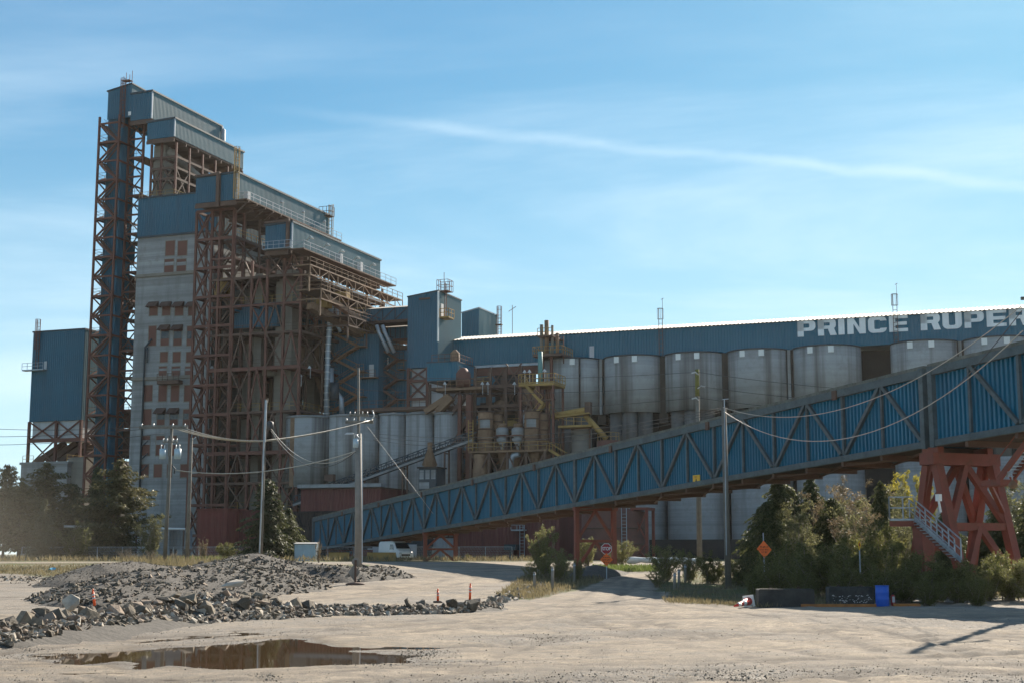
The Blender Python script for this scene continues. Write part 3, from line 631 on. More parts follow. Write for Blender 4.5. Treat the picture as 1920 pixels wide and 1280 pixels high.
# ---------------------------------------------------------------- conveyor bridges, transfer towers
VT = 198.0
t0, t1 = -91.3, -86.2
zt1 = Z(822, 546, VT); ztb = Z(765, 690, VT)
T = Thing('transfer_tower', 'tall blue corrugated transfer tower with a caged ladder, sunlit on one side', 'building', ((t0 + t1) / 2, VT, GZ))
m = MB(); m.corr((t0, VT), (t1, VT), ztb, Z(765, 558, VT), ztb, zt1, .42); T.part('front_cladding', m, M_blue)
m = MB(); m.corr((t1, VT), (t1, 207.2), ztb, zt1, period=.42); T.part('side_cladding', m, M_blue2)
m = MB(); m.corr((t1, 207.2), (t0, 207.2), ztb, zt1, ztb, Z(765, 558, VT), .6); m.corr((t0, 207.2), (t0, VT), ztb, Z(765, 558, VT), period=.5); T.part('back_cladding', m, M_blue)
m = MB(); m.prism([(t0 - .1, VT - .15, Z(765, 558, VT)), (t1 + .15, VT - .15, zt1), (t1 + .15, 207.3, zt1), (t0 - .1, 207.3, Z(765, 558, VT))], (0, 0, .2)); T.part('roof', m, M_trim)
m = MB(); m.bar((t1 + .06, VT - .08, Z(822, 640, VT)), (t1 + .06, VT - .08, zt1), .22); T.part('corner_flashing', m, M_white)
zq = Z(835, 592, VT); 
m = MB(); m.box(t1 + .1, t1 + 1.6, VT + .4, VT + 2.6, zq - .25, zq); m.rail([(t1 + .1, VT + .4, zq), (t1 + 1.6, VT + .4, zq), (t1 + 1.6, VT + 2.6, zq)], 1.2, .9, .08); T.part('ladder_landing', m, M_yellow)
m = MB(); m.box(t1 + .08, t1 + .2, VT + .8, VT + 1.7, zq, zq + 2.1); T.part('door', m, M_white)
m = MB()
for k in (0, .6): m.bar((t1 + .5, VT + 1.5 + k, zq), (t1 + .5, VT + 1.5 + k, zt1 + 1.5), .08)
for z in np.arange(zq + .4, zt1, .6): m.bar((t1 + .5, VT + 1.5, z), (t1 + .5, VT + 2.1, z), .05)
T.part('ladder', m, M_steel)
m = MB(); zq2 = zt1 + .25; m.box(t1 - .6, t1 + 1.3, VT + .8, VT + 2.8, zq2 - .1, zq2); m.rail([(t1 - .6, VT + .8, zq2), (t1 + 1.3, VT + .8, zq2), (t1 + 1.3, VT + 2.8, zq2), (t1 - .6, VT + 2.8, zq2), (t1 - .6, VT + .8, zq2)], 1.7, .65, .06); m.bar((t1 + .2, VT + 1.8, zq2), (t1 + .2, VT + 1.8, zq2 + 3), .07); T.part('ladder_cage', m, M_steel)
m = MB(); m.box(U(787, 560, VT), U(807, 560, VT), VT - .35, VT - .1, Z(797, 562, VT) , Z(797, 559, VT)); T.part('lifting_beam', m, M_steel2)
# white walled legs below
w0, w1 = U(766, 700, VT), U(806, 700, VT)
m = MB(); m.box(w0 + .3, w1 + 3, VT + .6, 206, Z(770, 772, VT), ztb - .05); T.part('pale_wall', m, M_panelw)
for u in (w0, w1 - .4):
    m = MB(); m.bar((u, VT, GZ), (u, VT, ztb), .4); T.part('leg', m, M_steel)
m = MB()
for (ya, yb) in ((690, 714), (714, 748)):
    za, zb_ = Z(770, yb, VT), Z(770, ya, VT); m.bar((w0, VT, za), (w1 - .4, VT, za), .3, .4); xbrace(m, (w0, VT, za), (w1 - .4, VT, za), (w1 - .4, VT, zb_), (w0, VT, zb_), .25)
T.part('cross_brace', m, M_steel)

V2 = 222.0
q0, q1 = U(866, 585, V2), U(898, 578, V2); zq0, zq1 = Z(866, 640, V2), Z(898, 578, V2)
T = Thing('second_transfer_tower', 'smaller blue tower standing behind the white roof of the long gallery', 'building', (q0, V2, zq0))
v2 = PU(932, 589, q1)[0 + 1]
m = MB(); m.corr((q0, V2), (q1, V2), zq0, zq1 - .7, zq0, zq1, .42); T.part('front_cladding', m, M_blue)
m = MB(); m.corr((q1, V2), (q1, v2), zq0, zq1, period=.42); T.part('side_cladding', m, M_blue2)
m = MB(); m.corr((q1, v2), (q0, v2), GZ, zq1, GZ, zq1 - .7, .6); m.corr((q0, v2), (q0, V2), GZ, zq1 - .7, period=.6); T.part('back_cladding', m, M_blue)
m = MB(); m.prism([(q0 - .1, V2 - .1, zq1 - .7), (q1 + .12, V2 - .1, zq1), (q1 + .12, v2 + .1, zq1), (q0 - .1, v2 + .1, zq1 - .7)], (0, 0, .2)); T.part('roof', m, M_galv)
ladder_cage(T, q1 + .6, v2 - .3, zq0 + 2, zq1 + .6, M_steel, -1)
m = MB(); m.bar((q1 + 2.5, v2 + 1, zq0 + 2), (q1 + 2.5, v2 + 1, zq0 + 7.5), .08); m.bar((q1 + 1.8, v2 + 1, zq0 + 6.4), (q1 + 3.2, v2 + 1, zq0 + 7.2), .08); m.box(q1 + .3, q1 + 1.4, v2 - 1.6, v2 - .9, zq1 - 1.9, zq1 - 1.7); T.part('weather_mast', m, M_steel2)

def bridge(name, label, ua, ub, v, z0, z1, w, mt=M_blue, tm=M_trim, sky_top=True):
    T = Thing(name, label, 'conveyor gallery', ((ua + ub) / 2, v, z0))
    m = MB(); m.corr((ua, v), (ub, v), z0, z1, period=.42); T.part('front_cladding', m, mt)
    m = MB(); m.corr((ub, v + w), (ua, v + w), z0, z1, period=.5); T.part('back_cladding', m, mt)
    m = MB(); m.prism([(ua, v - .25, z1), (ua, v + w / 2, z1 + .55), (ua, v + w + .25, z1)], (ub - ua, 0, 0)); T.part('roof', m, M_wroof)
    m = MB(); m.box(ua, ub, v - .1, v + w + .1, z0 - .4, z0 - .003); T.part('floor', m, M_steel2)
    m = MB(); n = 10
    for k in range(n):
        a, b = ua + (ub - ua) * k / n, ua + (ub - ua) * (k + 1) / n
        m.bar((a, v - .14, z0), (a, v - .14, z1), .1)
        if 6 <= k or k == 0: m.bar((a, v - .14, z0), (b, v - .14, z1), .12)
    T.part('truss', m, tm); return T
VG = 203.0
bridge('conveyor_bridge', 'blue corrugated conveyor bridge from the rusty frame to the transfer tower', U(556, 600, VG), t0, VG, Z(556, 611, VG), Z(556, 589, VG), 3.6)
bridge('lower_conveyor_bridge', 'short dark blue conveyor bridge tucked just below the longer bridge', U(715, 620, 206), t0 + .2, 206, Z(760, 634, 206), Z(760, 613, 206), 3.2, M_blue)

# ---------------------------------------------------------------- blue bins with stairs, big galvanised ducts
VS = 201.0
for (nm, lab, x0, x1, yt, yb, v, seed) in (('stair_bin', 'blue bin house with zigzag stairs beside the big galvanised duct', 626, 711, 628, 775, VS, 1), ('rear_stair_bin', 'darker blue bin house with stairs tucked beside the transfer tower', 713, 764, 656, 775, VS + 3, 2)):
    a, b = U(x0, 640, v), U(x1, 640, v); z1, z0 = Z(x0, yt + 3, v), Z(x0, yb, v)
    T = Thing(nm, lab, 'building', ((a + b) / 2, v, z0))
    m = MB(); m.corr((a, v), (b, v), z0, z1, period=.42); m.corr((b, v), (b, v + 9), z0, z1, period=.42); m.corr((b, v + 9), (a, v + 9), z0, z1, period=.6); m.corr((a, v + 9), (a, v), z0, z1, period=.42); T.part('cladding', m, M_blue)
    m = MB(); m.box(a - .1, b + .1, v - .1, v + 9.1, z1 + .003, z1 + .15); T.part('roof', m, M_trim)
    m = MB(); c = ((a + b) / 2 - .5, v + 3.5); m.cyl(c, 2.6, z1 + .15, z1 + 1.1, 24); T.part('bin_lid', m, M_tan)
    m = MB(); m.box(a + .2, b - 1.5, v - .9, v + 5, z1 + .16, z1 + .26); m.rail([(a + .2, v - .9, z1 + .26), (b - 1.5, v - .9, z1 + .26), (b - 1.5, v + 5, z1 + .26)], 1.1, 1.1, .06); T.part('roof_walkway', m, M_yellow if seed == 1 else M_steel2)
    n = 6; zs = np.linspace(z1, z0 + .5, n + 1); xa, xb = a + 1.0, (a + b) / 2 + (.9 if seed == 1 else 1.2)
    for k in range(n):
        pa, pb = (xa, xb) if k % 2 == 0 else (xb, xa); m = MB()
        for vv in (v - .5, v - 1.4):
            m.bar((pa, vv, zs[k]), (pb, vv, zs[k + 1]), .09, .3); m.bar((pa, vv, zs[k] + 1.05), (pb, vv, zs[k + 1] + 1.05), .06)
        for s in range(1, 9):
            t = s / 9; uu = pa + (pb - pa) * t; m.box(uu - .14, uu + .14, v - 1.4, v - .5, zs[k] + (zs[k + 1] - zs[k]) * t, zs[k] + (zs[k + 1] - zs[k]) * t + .05)
        lo_, hi_ = (pb - .1, pb + 1.2) if k % 2 == 0 else (pb - 1.2, pb + .1)
        m.box(lo_, hi_, v - 1.5, v - .1, zs[k + 1] - .12, zs[k + 1]); m.rail([(lo_, v - 1.5, zs[k + 1]), (hi_, v - 1.5, zs[k + 1])], 1.1, 1.0, .05)
        T.part('stair_flight', m, M_tan if seed == 1 else M_steel2)
    for (x, y, w, h) in (((692, 695, 9, 18),) if seed == 1 else ((720, 682, 6, 14),)):
        p = PV(x + w * 2 / 9 + 8, y, v); m = MB(); zz = Z(x, y + 0, v); uu = U(x + 5, y, v)
        m.box(uu - .4, uu + .4, v - .14, v - .08, zz - 1.1, zz + 1.0); T.part('door', m, M_panelw)
        m = MB(); m.box(xb, U(711, y, v) if seed == 1 else xb + 1, v - 1.3, v - .1, zz - 1.25, zz - 1.1); m.rail([(xb, v - 1.3, zz - 1.1), (b, v - 1.3, zz - 1.1)], 1.1, 1.2, .06); T.part('landing', m, M_tan)
    if seed == 1:
        m = MB(); uu = U(626, 700, v); m.corr((uu - 1.9, v + .8), (uu - .02, v + .8), z0, Z(610, 640, v), period=.42); m.box(uu - 1.9, uu - .1, v + .9, v + 6, z0, Z(610, 640, v)); T.part('side_bin', m, M_blue)
VDt = 196.0
T = Thing('main_duct', 'tall silver galvanised dust duct with joint rings rising in front of the blue bins', 'duct', (U(612, 770, VDt), VDt, Z(612, 780, VDt)))
pts = [PV(612, 782, VDt), PV(613, 720, VDt), PV(615, 650, VDt), PV(619, 600, VDt), PV(622, 560, VDt)]
m = MB(); m.tube(pts, .42, 14); T.part('pipe', m, M_galv)
m = MB()
for k in range(16):
    y = 775 - k * 13; i_ = (782 - y) / 222
    u_ = np.interp(y, [560, 600, 650, 720, 782], [pts[4][0], pts[3][0], pts[2][0], pts[1][0], pts[0][0]]); z_ = np.interp(y, [560, 600, 650, 720, 782], [pts[4][2], pts[3][2], pts[2][2], pts[1][2], pts[0][2]])
    m.cyl((u_, VDt), .48, z_ - .05, z_ + .05, 14)
T.part('joint_ring', m, M_white)
for (pl, r) in (([(622, 561), (628, 575), (645, 614)], .3), ([(622, 592), (635, 615), (638, 622)], .26), ([(621, 690), (621, 722), (640, 748), (641, 778)], .42)):
    m = MB(); m.tube([PV(x, y, VDt + .6) for x, y in pl], r, 12); T.part('branch_pipe', m, M_galv)
m = MB(); p = PV(621, 735, VDt); m.cyl((p[0] + .6, VDt - .1), .75, p[2] - 1.2, p[2] + 1.5, 16); T.part('fan_casing', m, M_trim)
T = Thing('twin_ducts', 'pair of slanting galvanised ducts over the darker blue bin house', 'duct', (U(720, 620, VDt), VDt + 3, Z(720, 660, VDt)))
for k in (0, 11):
    m = MB(); m.tube([PV(706 + k, 610, VDt + 4), PV(710 + k, 622, VDt + 4), PV(728 + k, 660, VDt + 4)], .3, 12); T.part('pipe', m, M_galv)

# ---------------------------------------------------------------- long gallery on the silos, with its lettering
VW = 204.0
k0, k1 = -88.4, 62.0
zw1, zw0 = 35.3, 31.3
T = Thing('long_gallery', 'long blue gallery with white roof and big pale letters on top of the silos', 'building', (-20, VW, zw0))
m = MB(); m.corr((k0, VW), (k1, VW), zw0, zw1, period=.42, depth=.07); T.part('front_cladding', m, M_long)
m = MB(); m.corr((k1, VW + 11), (k0, VW + 11), zw0, zw1, period=.6); m.box(k0 + .05, k1, VW + .1, VW + 10.9, zw0, zw0 + .1); T.part('back_cladding', m, M_long)
# ribbed roof: two slopes, ribs run down the slope
m = MB(); n = int((k1 - k0) / .6); b_ = 0; ridge = zw1 + 1.4
for (va, vb, za, zb_) in ((VW - .45, VW + 5.5, zw1 + .02, ridge), (VW + 5.5, VW + 11.4, ridge, zw1 + .02)):
    vs, fs = [], []
    for i in range(n):
        for (o, h) in ((0, 0), (.25, 0), (.33, .09), (.5, .09)):
            u = k0 - .3 + i * .6 + o; vs += [(u, va, za + h), (u, vb, zb_ + h)]
    for i in range(len(vs) // 2 - 1): fs.append((2 * i, 2 * i + 2, 2 * i + 3, 2 * i + 1))
    m.add(vs, fs)
T.part('roof', m, M_wroof)
m = MB(); m.face([(k0 - .05, VW, zw1), (k0 - .05, VW + 11, zw1), (k0 - .05, VW + 5.5, ridge)]); m.box(k0 - .1, k0, VW, VW + 11, zw0, zw1); T.part('gable_end', m, M_long)
m = MB(); m.bar((U(855, 690, VW), VW - .2, zw0 - .3), (U(1010, 680, VW), VW - .2, zw0 - .3), .3, .35); T.part('gutter', m, M_galv)
def text_part(T, txt, name, mat_, size, u, v, z, bold=0.0, sx=1.0, ext=.04, parent=None, spacing=1.0):
    c = bpy.data.curves.new('tmp_text', 'FONT'); c.body = txt; c.size = size; c.offset = bold; c.extrude = ext; c.space_character = spacing
    o = bpy.data.objects.new('tmp_text', c); COL.objects.link(o)
    dg = bpy.context.evaluated_depsgraph_get(); me = bpy.data.meshes.new_from_object(o.evaluated_get(dg)); COL.objects.unlink(o); bpy.data.objects.remove(o); bpy.data.curves.remove(c)
    me.transform(Matrix.Translation((u - T.b[0], v - T.b[1], z - T.b[2])) @ Matrix.Rotation(math.pi / 2, 4, 'X') @ Matrix.Diagonal((sx, 1, 1, 1)))
    me.name = name; me.materials.clear(); me.materials.append(mat_)
    q = bpy.data.objects.new(name, me); COL.objects.link(q); q.parent = parent or T.o; return q
# heavy sans letters cut from plates, ribs of the wall read through as thin joints
def rr(x0, y0, x1, y1, r, corners=(1, 1, 1, 1), n=6):
    """rounded rectangle outline (corners: bl, br, tr, tl)"""
    out = []
    for (cx, cy, a, on) in ((x0 + r, y0 + r, math.pi, corners[0]), (x1 - r, y0 + r, 1.5 * math.pi, corners[1]), (x1 - r, y1 - r, 0, corners[2]), (x0 + r, y1 - r, .5 * math.pi, corners[3])):
        if on: out += [(cx + r * math.cos(a + k * math.pi / 2 / n), cy + r * math.sin(a + k * math.pi / 2 / n)) for k in range(n + 1)]
        else:
            out.append((cx - r if cx - r == x0 and False else (x0 if cx < (x0 + x1) / 2 else x1), y0 if cy < (y0 + y1) / 2 else y1))
    return out
def plate_letters(T, word, u, z, h, w, gap, mt, v):
    """letters as strips: each letter is a list of polygons in a 0..1 box"""
    s = .34                                             # stem
    def ring(x0, y0, x1, y1, r, sx, sy, cor):
        o, i = rr(x0, y0, x1, y1, r, cor), rr(x0 + sx, y0 + sy, x1 - sx, y1 - sy, max(.02, r - min(sx, sy)), cor)
        return [[o[k], o[(k + 1) % len(o)], i[(k + 1) % len(i)], i[k]] for k in range(len(o))]
    def R4(a, b, c, d): return [[(a, b), (c, b), (c, d), (a, d)]]
    G = {'P': R4(0, 0, s, 1) + ring(s - .34, .34, 1, 1, .26, .34, .2, (0, 1, 1, 0)),
         'R': R4(0, 0, s, 1) + ring(0, .40, 1, 1, .22, .34, .2, (0, 1, 1, 0)) + [[(.55, .42), (.9, .42), (1.04, 0), (.68, 0)]],
         'I': R4(0, 0, s, 1), 'N': R4(0, 0, s, 1) + R4(1 - s, 0, 1, 1) + [[(s, 1), (s, .62), (1 - s, 0), (1 - s, .38)]],
         'C': ring(0, 0, 1, 1, .28, .34, .22, (1, 1, 1, 1)), 'E': R4(0, 0, s, 1) + R4(s, 0, 1, .2) + R4(s, .40, .95, .60) + R4(s, .8, 1, 1),
         'U': None, 'T': R4(.33, 0, .67, .79) + R4(0, .79, 1, 1)}
    o = rr(0, -.0, 1, 1.6, .30, (1, 1, 0, 0)); 
    G['U'] = R4(0, .3, s, 1) + R4(1 - s, .3, 1, 1) + [q for q in ring(0, 0, 1, 1.6, .3, .34, .22, (1, 1, 0, 0)) if max(p[1] for p in q) <= .31]
    x = u
    for ch in word:
        if ch == ' ': x += w * .55; continue
        cw = w * (.36 if ch == 'I' else 1.0); m = MB()
        polys = G[ch]
        if ch == 'C': polys = [q for q in polys if not (min(p[0] for p in q) > .6 and .36 < sum(p[1] for p in q) / 4 < .64)]
        for q in polys:
            vs = [(x + (p[0] * (w if ch == 'I' else cw)), v, z + p[1] * h) for p in q]
            m.prism(vs, (0, .05, 0))
        T.part('letter', m, mt); x += cw + gap
    return x
zl_ = Z(1496, 632, VW) ; u_l = U(1496, 630, VW)
uend = U(1703, 622, VW)
hh_ = Z(1496, 602, VW) - zl_
ww = (uend - u_l) / (5 + .36 + 5 * .13); plate_letters(T, 'PRINCE', u_l, zl_, hh_, ww, ww * .13, M_letter, VW - .14)
u_r = U(1727, 620, VW); ww2 = (U(1920, 612, VW) - u_r) / (4.72 + 4 * .13); plate_letters(T, 'RUPERT', u_r, zl_, hh_, ww2, ww2 * .13, M_letter, VW - .14)
for (x, y) in ((1240, 620), (1679, 590)):
    uu = U(x, y, VW); ladder_cage(T, uu, VW - .35, zw0, ridge + .6, M_steel2, -1, ridge)
    m = MB(); m.bar((uu + .3, VW - .3, ridge + 1.5), (uu + .3, VW - .3, ridge + 3.2), .05); m.bar((uu + .1, VW - .3, ridge + 3.0), (uu + .5, VW - .3, ridge + 3.2), .05); T.part('weather_vane', m, M_steel2)
for (x, y, w, h) in ((1110, 655, .7, 2.0), (859, 670, .7, 2.0)):
    p = PV(x, y, VW); m = MB(); m.box(p[0] - w / 2, p[0] + w / 2, VW - .16, VW - .09, zw0, zw0 + h); T.part('door', m, M_panelw)
# beam below the gallery's open left end
m = MB(); m.box(U(878, 690, VW), U(1012, 680, VW), VW - .05, VW + .5, zw0 - 1.7, zw0 - .5); T.part('edge_beam', m, M_steel)

# ---------------------------------------------------------------- silos
silo_x = [(1020, 1131), (1134, 1245.5), (1247, 1361), (1364, 1481), (1486, 1614), (1669, 1800), (1804, 1942)]
names = ['big grey silo at the left end of the long row, partly behind yellow platforms', 'second big silo of the long row, stained between two dark gaps', 'third big silo of the long row, behind the mossy pole with lamps',
         'fourth big silo of the long row, just left of the first pale letter', 'fifth big silo of the long row under the pale letters, beside the open recess', 'sixth big silo of the long row, just right of the open recess', 'seventh big silo of the long row at the right edge']
zs1, zs0 = zw0 - .15, Z(1190, 771, 200)
base_u = None
for i, (x0, x1) in enumerate(silo_x):
    a, b = U(x0, 660, 204.2), U(x1, 655, 204.2); r = (b - a) / 2 - .02; c = ((a + b) / 2, 204.4)
    T = Thing('silo', names[i], 'silo', (c[0], c[1], GZ), group='big silos under the long gallery')
    m = MB(); m.lathe(c, [(r - .5, zs0 + .02), (r, zs0), (r, zs1), (r - .3, zs1 + .02), (.1, zs1 + .03)], 48); T.part('barrel', m, M_silo)
    m = MB(); m.lathe(c, [(r + .05, zs1 - .12), (r + .1, zs1 - .12), (r + .1, zs1 + .06), (r - .2, zs1 + .06)], 48); T.part('rim', m, M_trim)
    m = MB(); m.cyl((c[0], c[1] + .4), r - 1.2, GZ, zs0 + .05, 32); T.part('lower_core', m, M_black)  # black core: the shade between and behind the columns is put into its colour
    for k in range(3):
        t = R(-132 + 42 * k); m = MB(); m.cyl((c[0] + (r - 1.45) * math.cos(t), c[1] + (r - 1.45) * math.sin(t)), 1.15, Z(1300, 872, 200), zs0 + .03, 18); T.part('support_column', m, M_stain_shade)
    m = MB(); m.lathe(c, [(r - .08, GZ), (r - .08, Z(1300, 868, 200)), (.1, Z(1300, 868, 200) + .01)], 40); T.part('base_wall', m, M_conc)
    for t in (-110, -75) if i else (-75,):
        p = (c[0] + (r + .03) * math.cos(R(t)), c[1] + (r + .03) * math.sin(R(t))); m = MB(); m.box(p[0] - .38, p[0] + .38, p[1] - .08, p[1] + .3, zs1 - 1.1, zs1 - .2); T.part('vent_box', m, M_white)
    if i < 6 and i != 4:
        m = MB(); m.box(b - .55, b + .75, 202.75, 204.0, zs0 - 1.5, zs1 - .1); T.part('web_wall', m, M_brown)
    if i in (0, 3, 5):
        m = MB(); m.box(b - .1, b + .3, 202.4, 202.7, zs0, zs1 - .1); T.part('web_rib', m, M_silo)
    if i == 0:
        m = MB(); t = R(-62); p = (c[0] + (r + .1) * math.cos(t), c[1] + (r + .1) * math.sin(t)); m.tube([(p[0], p[1], zs0), (p[0], p[1], zs1)], .12, 8); T.part('drain_pipe', m, M_black)
a, b = U(1612, 650, 206), U(1671, 650, 206)
m = MB(); m.box(a, b, 207.5, 212, GZ, zs1 - .3); tag(single('recess_wall', 'shaded concrete wall set back in the gap between two silos', 'wall', m, M_conc2, ((a + b) / 2, 207.5, GZ)), 'shaded concrete wall set back in the gap between two silos', 'wall')
# dark gaps between silos: cross wall behind them
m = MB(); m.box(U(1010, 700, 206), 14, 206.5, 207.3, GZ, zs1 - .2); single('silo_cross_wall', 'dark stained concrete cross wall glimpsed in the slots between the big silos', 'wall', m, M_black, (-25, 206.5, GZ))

# small silos in front of the frame
small = [(541, 621, 781, 192, 'first of two broad low silos beside the rusty frame, dark rust streak down it'), (622, 709, 779, 192, 'second broad low silo, standing behind the thick grey pole'),
         (713, 761, 776, 193, 'slim grey silo, left of the three narrow ones'), (763, 814, 775, 193, 'slim grey silo in the middle of the three narrow ones'), (816, 868, 774, 193, 'slim grey silo, right of the three, behind the dark chutes')]
for (x0, x1, yt, v, lab) in small:
    a, b = U(x0, 850, v), U(x1, 850, v); r = (b - a) / 2; c = ((a + b) / 2, v); z1 = Z(x0, yt, v - r * .6)
    z0 = Z(600, 912, v - 3) if x0 < 700 else GZ
    T = Thing('small_silo', lab, 'silo', (c[0], c[1], GZ), group='small silos in front of the rusty frame')
    m = MB(); m.lathe(c, [(r - .6, z0), (r, z0 + .02), (r, z1), (r - .15, z1 + .02), (.1, z1 + .35)], 40); T.part('barrel', m, M_silo)
    m = MB(); m.lathe(c, [(r + .03, z1 - .25), (r + .08, z1 - .25), (r + .08, z1 + .06), (r - .3, z1 + .06)], 40); T.part('rim', m, M_conc)
    if z0 > GZ: m = MB(); m.cyl(c, r - .9, GZ, z0 + .05, 24); T.part('lower_core', m, M_dark)
    if x0 == 541: m = MB(); t = R(-105); m.box(c[0] + (r + .02) * math.cos(t) - .5, c[0] + (r + .02) * math.cos(t) + .5, c[1] + (r + .02) * math.sin(t) - .02, c[1] + (r) * math.sin(t) + .3, z0 + .1, z1 - .3); T.part('rust_streak', m, M_tan)
# ================================================================== THE GROUND
nrng = np.random.default_rng(11)
NZ = {}
def vnoise(x, y, seed, scale):
    """smooth value noise on numpy arrays"""
    r = NZ.setdefault(seed, None)
    if r is None: r = NZ[seed] = np.random.default_rng(seed).random((256, 256))
    X = np.asarray(x) / scale; Y = np.asarray(y) / scale
    xi, yi = np.floor(X).astype(int), np.floor(Y).astype(int); fx, fy = X - xi, Y - yi
    fx, fy = fx * fx * (3 - 2 * fx), fy * fy * (3 - 2 * fy); a = lambda i, j: r[(xi + i) % 256, (yi + j) % 256]
    return (a(0, 0) * (1 - fx) + a(1, 0) * fx) * (1 - fy) + (a(0, 1) * (1 - fx) + a(1, 1) * fx) * fy
def fbm(x, y, seed, scale, octs=4, gain=.5):
    s, amp, tot = 0, 1, 0
    for k in range(octs): s = s + vnoise(x, y, seed + k, scale / 2 ** k) * amp; tot += amp; amp *= gain
    return s / tot
def in_poly(px, py, poly):
    r = np.zeros(px.shape, bool); n = len(poly); j = n - 1
    for i in range(n):
        xi, yi = poly[i]; xj, yj = poly[j]
        c = ((yi > py) != (yj > py)) & (px < (xj - xi) * (py - yi) / (yj - yi + 1e-9) + xi); r ^= c; j = i
    return r
def axis(parts):
    out = []
    for a, b, s in parts: out += list(np.arange(a, b, s))
    return out
geo = [260 * 1.22 ** k for k in range(18)]
Ysg = np.array(axis([(-40, 6, 4), (6, 14, .5), (14, 34, .14), (34, 62, .25), (62, 140, .7), (140, 260, 5)]) + geo)
half = axis([(0, 22, .17), (22, 60, .8), (60, 200, 8)]) + [200 * 1.3 ** k for k in range(14)]
Xsg = np.array([-x for x in half[:0:-1]] + half)
XX, YY = np.meshgrid(Xsg, Ysg)
Wx, Wy = XX + 1.2 * (fbm(XX, YY, 3, 4) - .5) * (np.abs(XX) < 200), YY + 1.2 * (fbm(XX, YY, 9, 4) - .5) * (YY < 200)
ZG = ground0(XX, YY)
gp = np.where(YY > 8, YY, 8)
PXg, PYg = pxof(Wx, np.where(Wy > 8, Wy, 8), ground0(Wx, Wy))
near = (YY < 150) & (YY > 5)
grass_polys = [[(-900, 1058), (250, 1059), (420, 1066), (520, 1062), (700, 1066), (700, 1058), (560, 1056), (250, 1054)], [(-900, 1060), (250, 1060), (420, 1066), (300, 1087), (130, 1084), (0, 1074), (-900, 1074)],
               [(985, 1078), (1090, 1062), (1135, 1088), (1070, 1107), (1000, 1124), (930, 1118), (955, 1100)],
               [(1222, 1096), (1300, 1072), (1400, 1060), (3000, 1060), (3000, 1112), (1760, 1116), (1640, 1128), (1430, 1137), (1265, 1127)], [(1110, 1064), (1240, 1066), (1240, 1071), (1110, 1071)]]
G = np.zeros(XX.shape)
for p in [[(-900, 1074), (0, 1074), (140, 1084), (115, 1136), (0, 1150), (-900, 1160)]]: GR0 = in_poly(PXg, PYg, p) & near
for p in grass_polys: G[in_poly(PXg, PYg, p) & near] = 1
G[(PYg < 1052.5) & (YY > 5) & (YY < 330)] = 1
G[YY > 330] = .8
road_x = (fbm(XX, YY, 50, 9, 4))
GR = sstep(.45, .60, fbm(XX * .6, YY, 21, 3.2, 5, .62))
GR = np.maximum(GR, .8 * GR0 * (fbm(XX, YY, 55, 3) > .35))
foot_px = np.interp(PXg, [-60, 60, 160, 300, 450, 640, 860, 960], [1222, 1206, 1190, 1172, 1162, 1152, 1147, 1140])
GR = np.maximum(GR, np.exp(-((PYg - foot_px - 6) / 14) ** 2) * near * (PXg < 960) * sstep(.35, .6, fbm(XX, YY, 57, 1.5)))
# wheel tracks: long soft bands across the yard
rot = R(-16); tr = XX * math.sin(rot) + YY * math.cos(rot); al = XX * math.cos(rot) - YY * math.sin(rot)
TRK = sstep(.55, .75, fbm(al * .12, tr + 2 * fbm(al, tr, 77, 12), 31, .9, 3, .6)) * sstep(12, 16, YY)
def line_mask(pts, w, off=0.0):
    W_ = [on_ground(*p) for p in pts]; out = np.full(XX.shape, 99.)
    sm = [];
    for a_, b_ in zip(W_[:-1], W_[1:]):
        for k_ in range(6): sm.append((a_[0] + (b_[0] - a_[0]) * k_ / 6, a_[1] + (b_[1] - a_[1]) * k_ / 6))
    sm.append((W_[-1][0], W_[-1][1])); sm = np.array(sm)
    for _ in range(6): sm[1:-1] = (sm[:-2] + 2 * sm[1:-1] + sm[2:]) / 4
    for a_, b_ in zip(sm[:-1], sm[1:]):
        d_ = b_ - a_; L2 = (d_ ** 2).sum(); n_ = np.array([-d_[1], d_[0]]) / L2 ** .5; a2 = a_ + n_ * off; t_ = np.clip(((Wx2 - a2[0]) * d_[0] + (Wy2 - a2[1]) * d_[1]) / L2, 0, 1)
        out = np.minimum(out, np.hypot(Wx2 - a2[0] - t_ * d_[0], Wy2 - a2[1] - t_ * d_[1]))
    return np.exp(-(out / w) ** 2)
Wx2, Wy2 = XX + .5 * (fbm(XX, YY, 13, 3) - .5), YY + .5 * (fbm(XX, YY, 19, 3) - .5)
RUT = np.zeros(XX.shape)
for pts in ([(1190, 1082), (1140, 1108), (1020, 1150), (760, 1182), (420, 1192), (-60, 1236)], [(1200, 1088), (1195, 1128), (1110, 1190), (920, 1278)], [(1085, 1150), (1290, 1134), (1500, 1152), (1725, 1218)], [(-40, 1200), (200, 1204), (520, 1178), (900, 1160), (1300, 1150), (1940, 1163)], [(250, 1285), (900, 1252), (1400, 1240), (1940, 1236)], [(1000, 1210), (1300, 1190), (1940, 1195)], [(740, 1068), (900, 1082), (760, 1105), (520, 1130)], [(1170, 1090), (1080, 1135), (1200, 1180), (1700, 1270)]):
    for o_ in (-.95, .95): RUT = np.maximum(RUT, line_mask(pts, .26, o_))
RUT *= (.35 + .65 * sstep(.35, .6, fbm(XX, YY, 87, 2.5, 4, .6))) * (YY < 140)
TRK = np.maximum(TRK, RUT)
micro = (fbm(XX, YY, 41, 2.5, 5, .55) - .5) * .15 + (fbm(XX, YY, 61, .5, 3, .6) - .5) * (.05 + .11 * sstep(.45, .65, fbm(XX, YY, 66, 5, 3))) - .055 * TRK
fade = sstep(150, 60, YY) * (np.abs(XX) < 60)
ZG = ZG + micro * fade
SM = np.zeros(XX.shape)
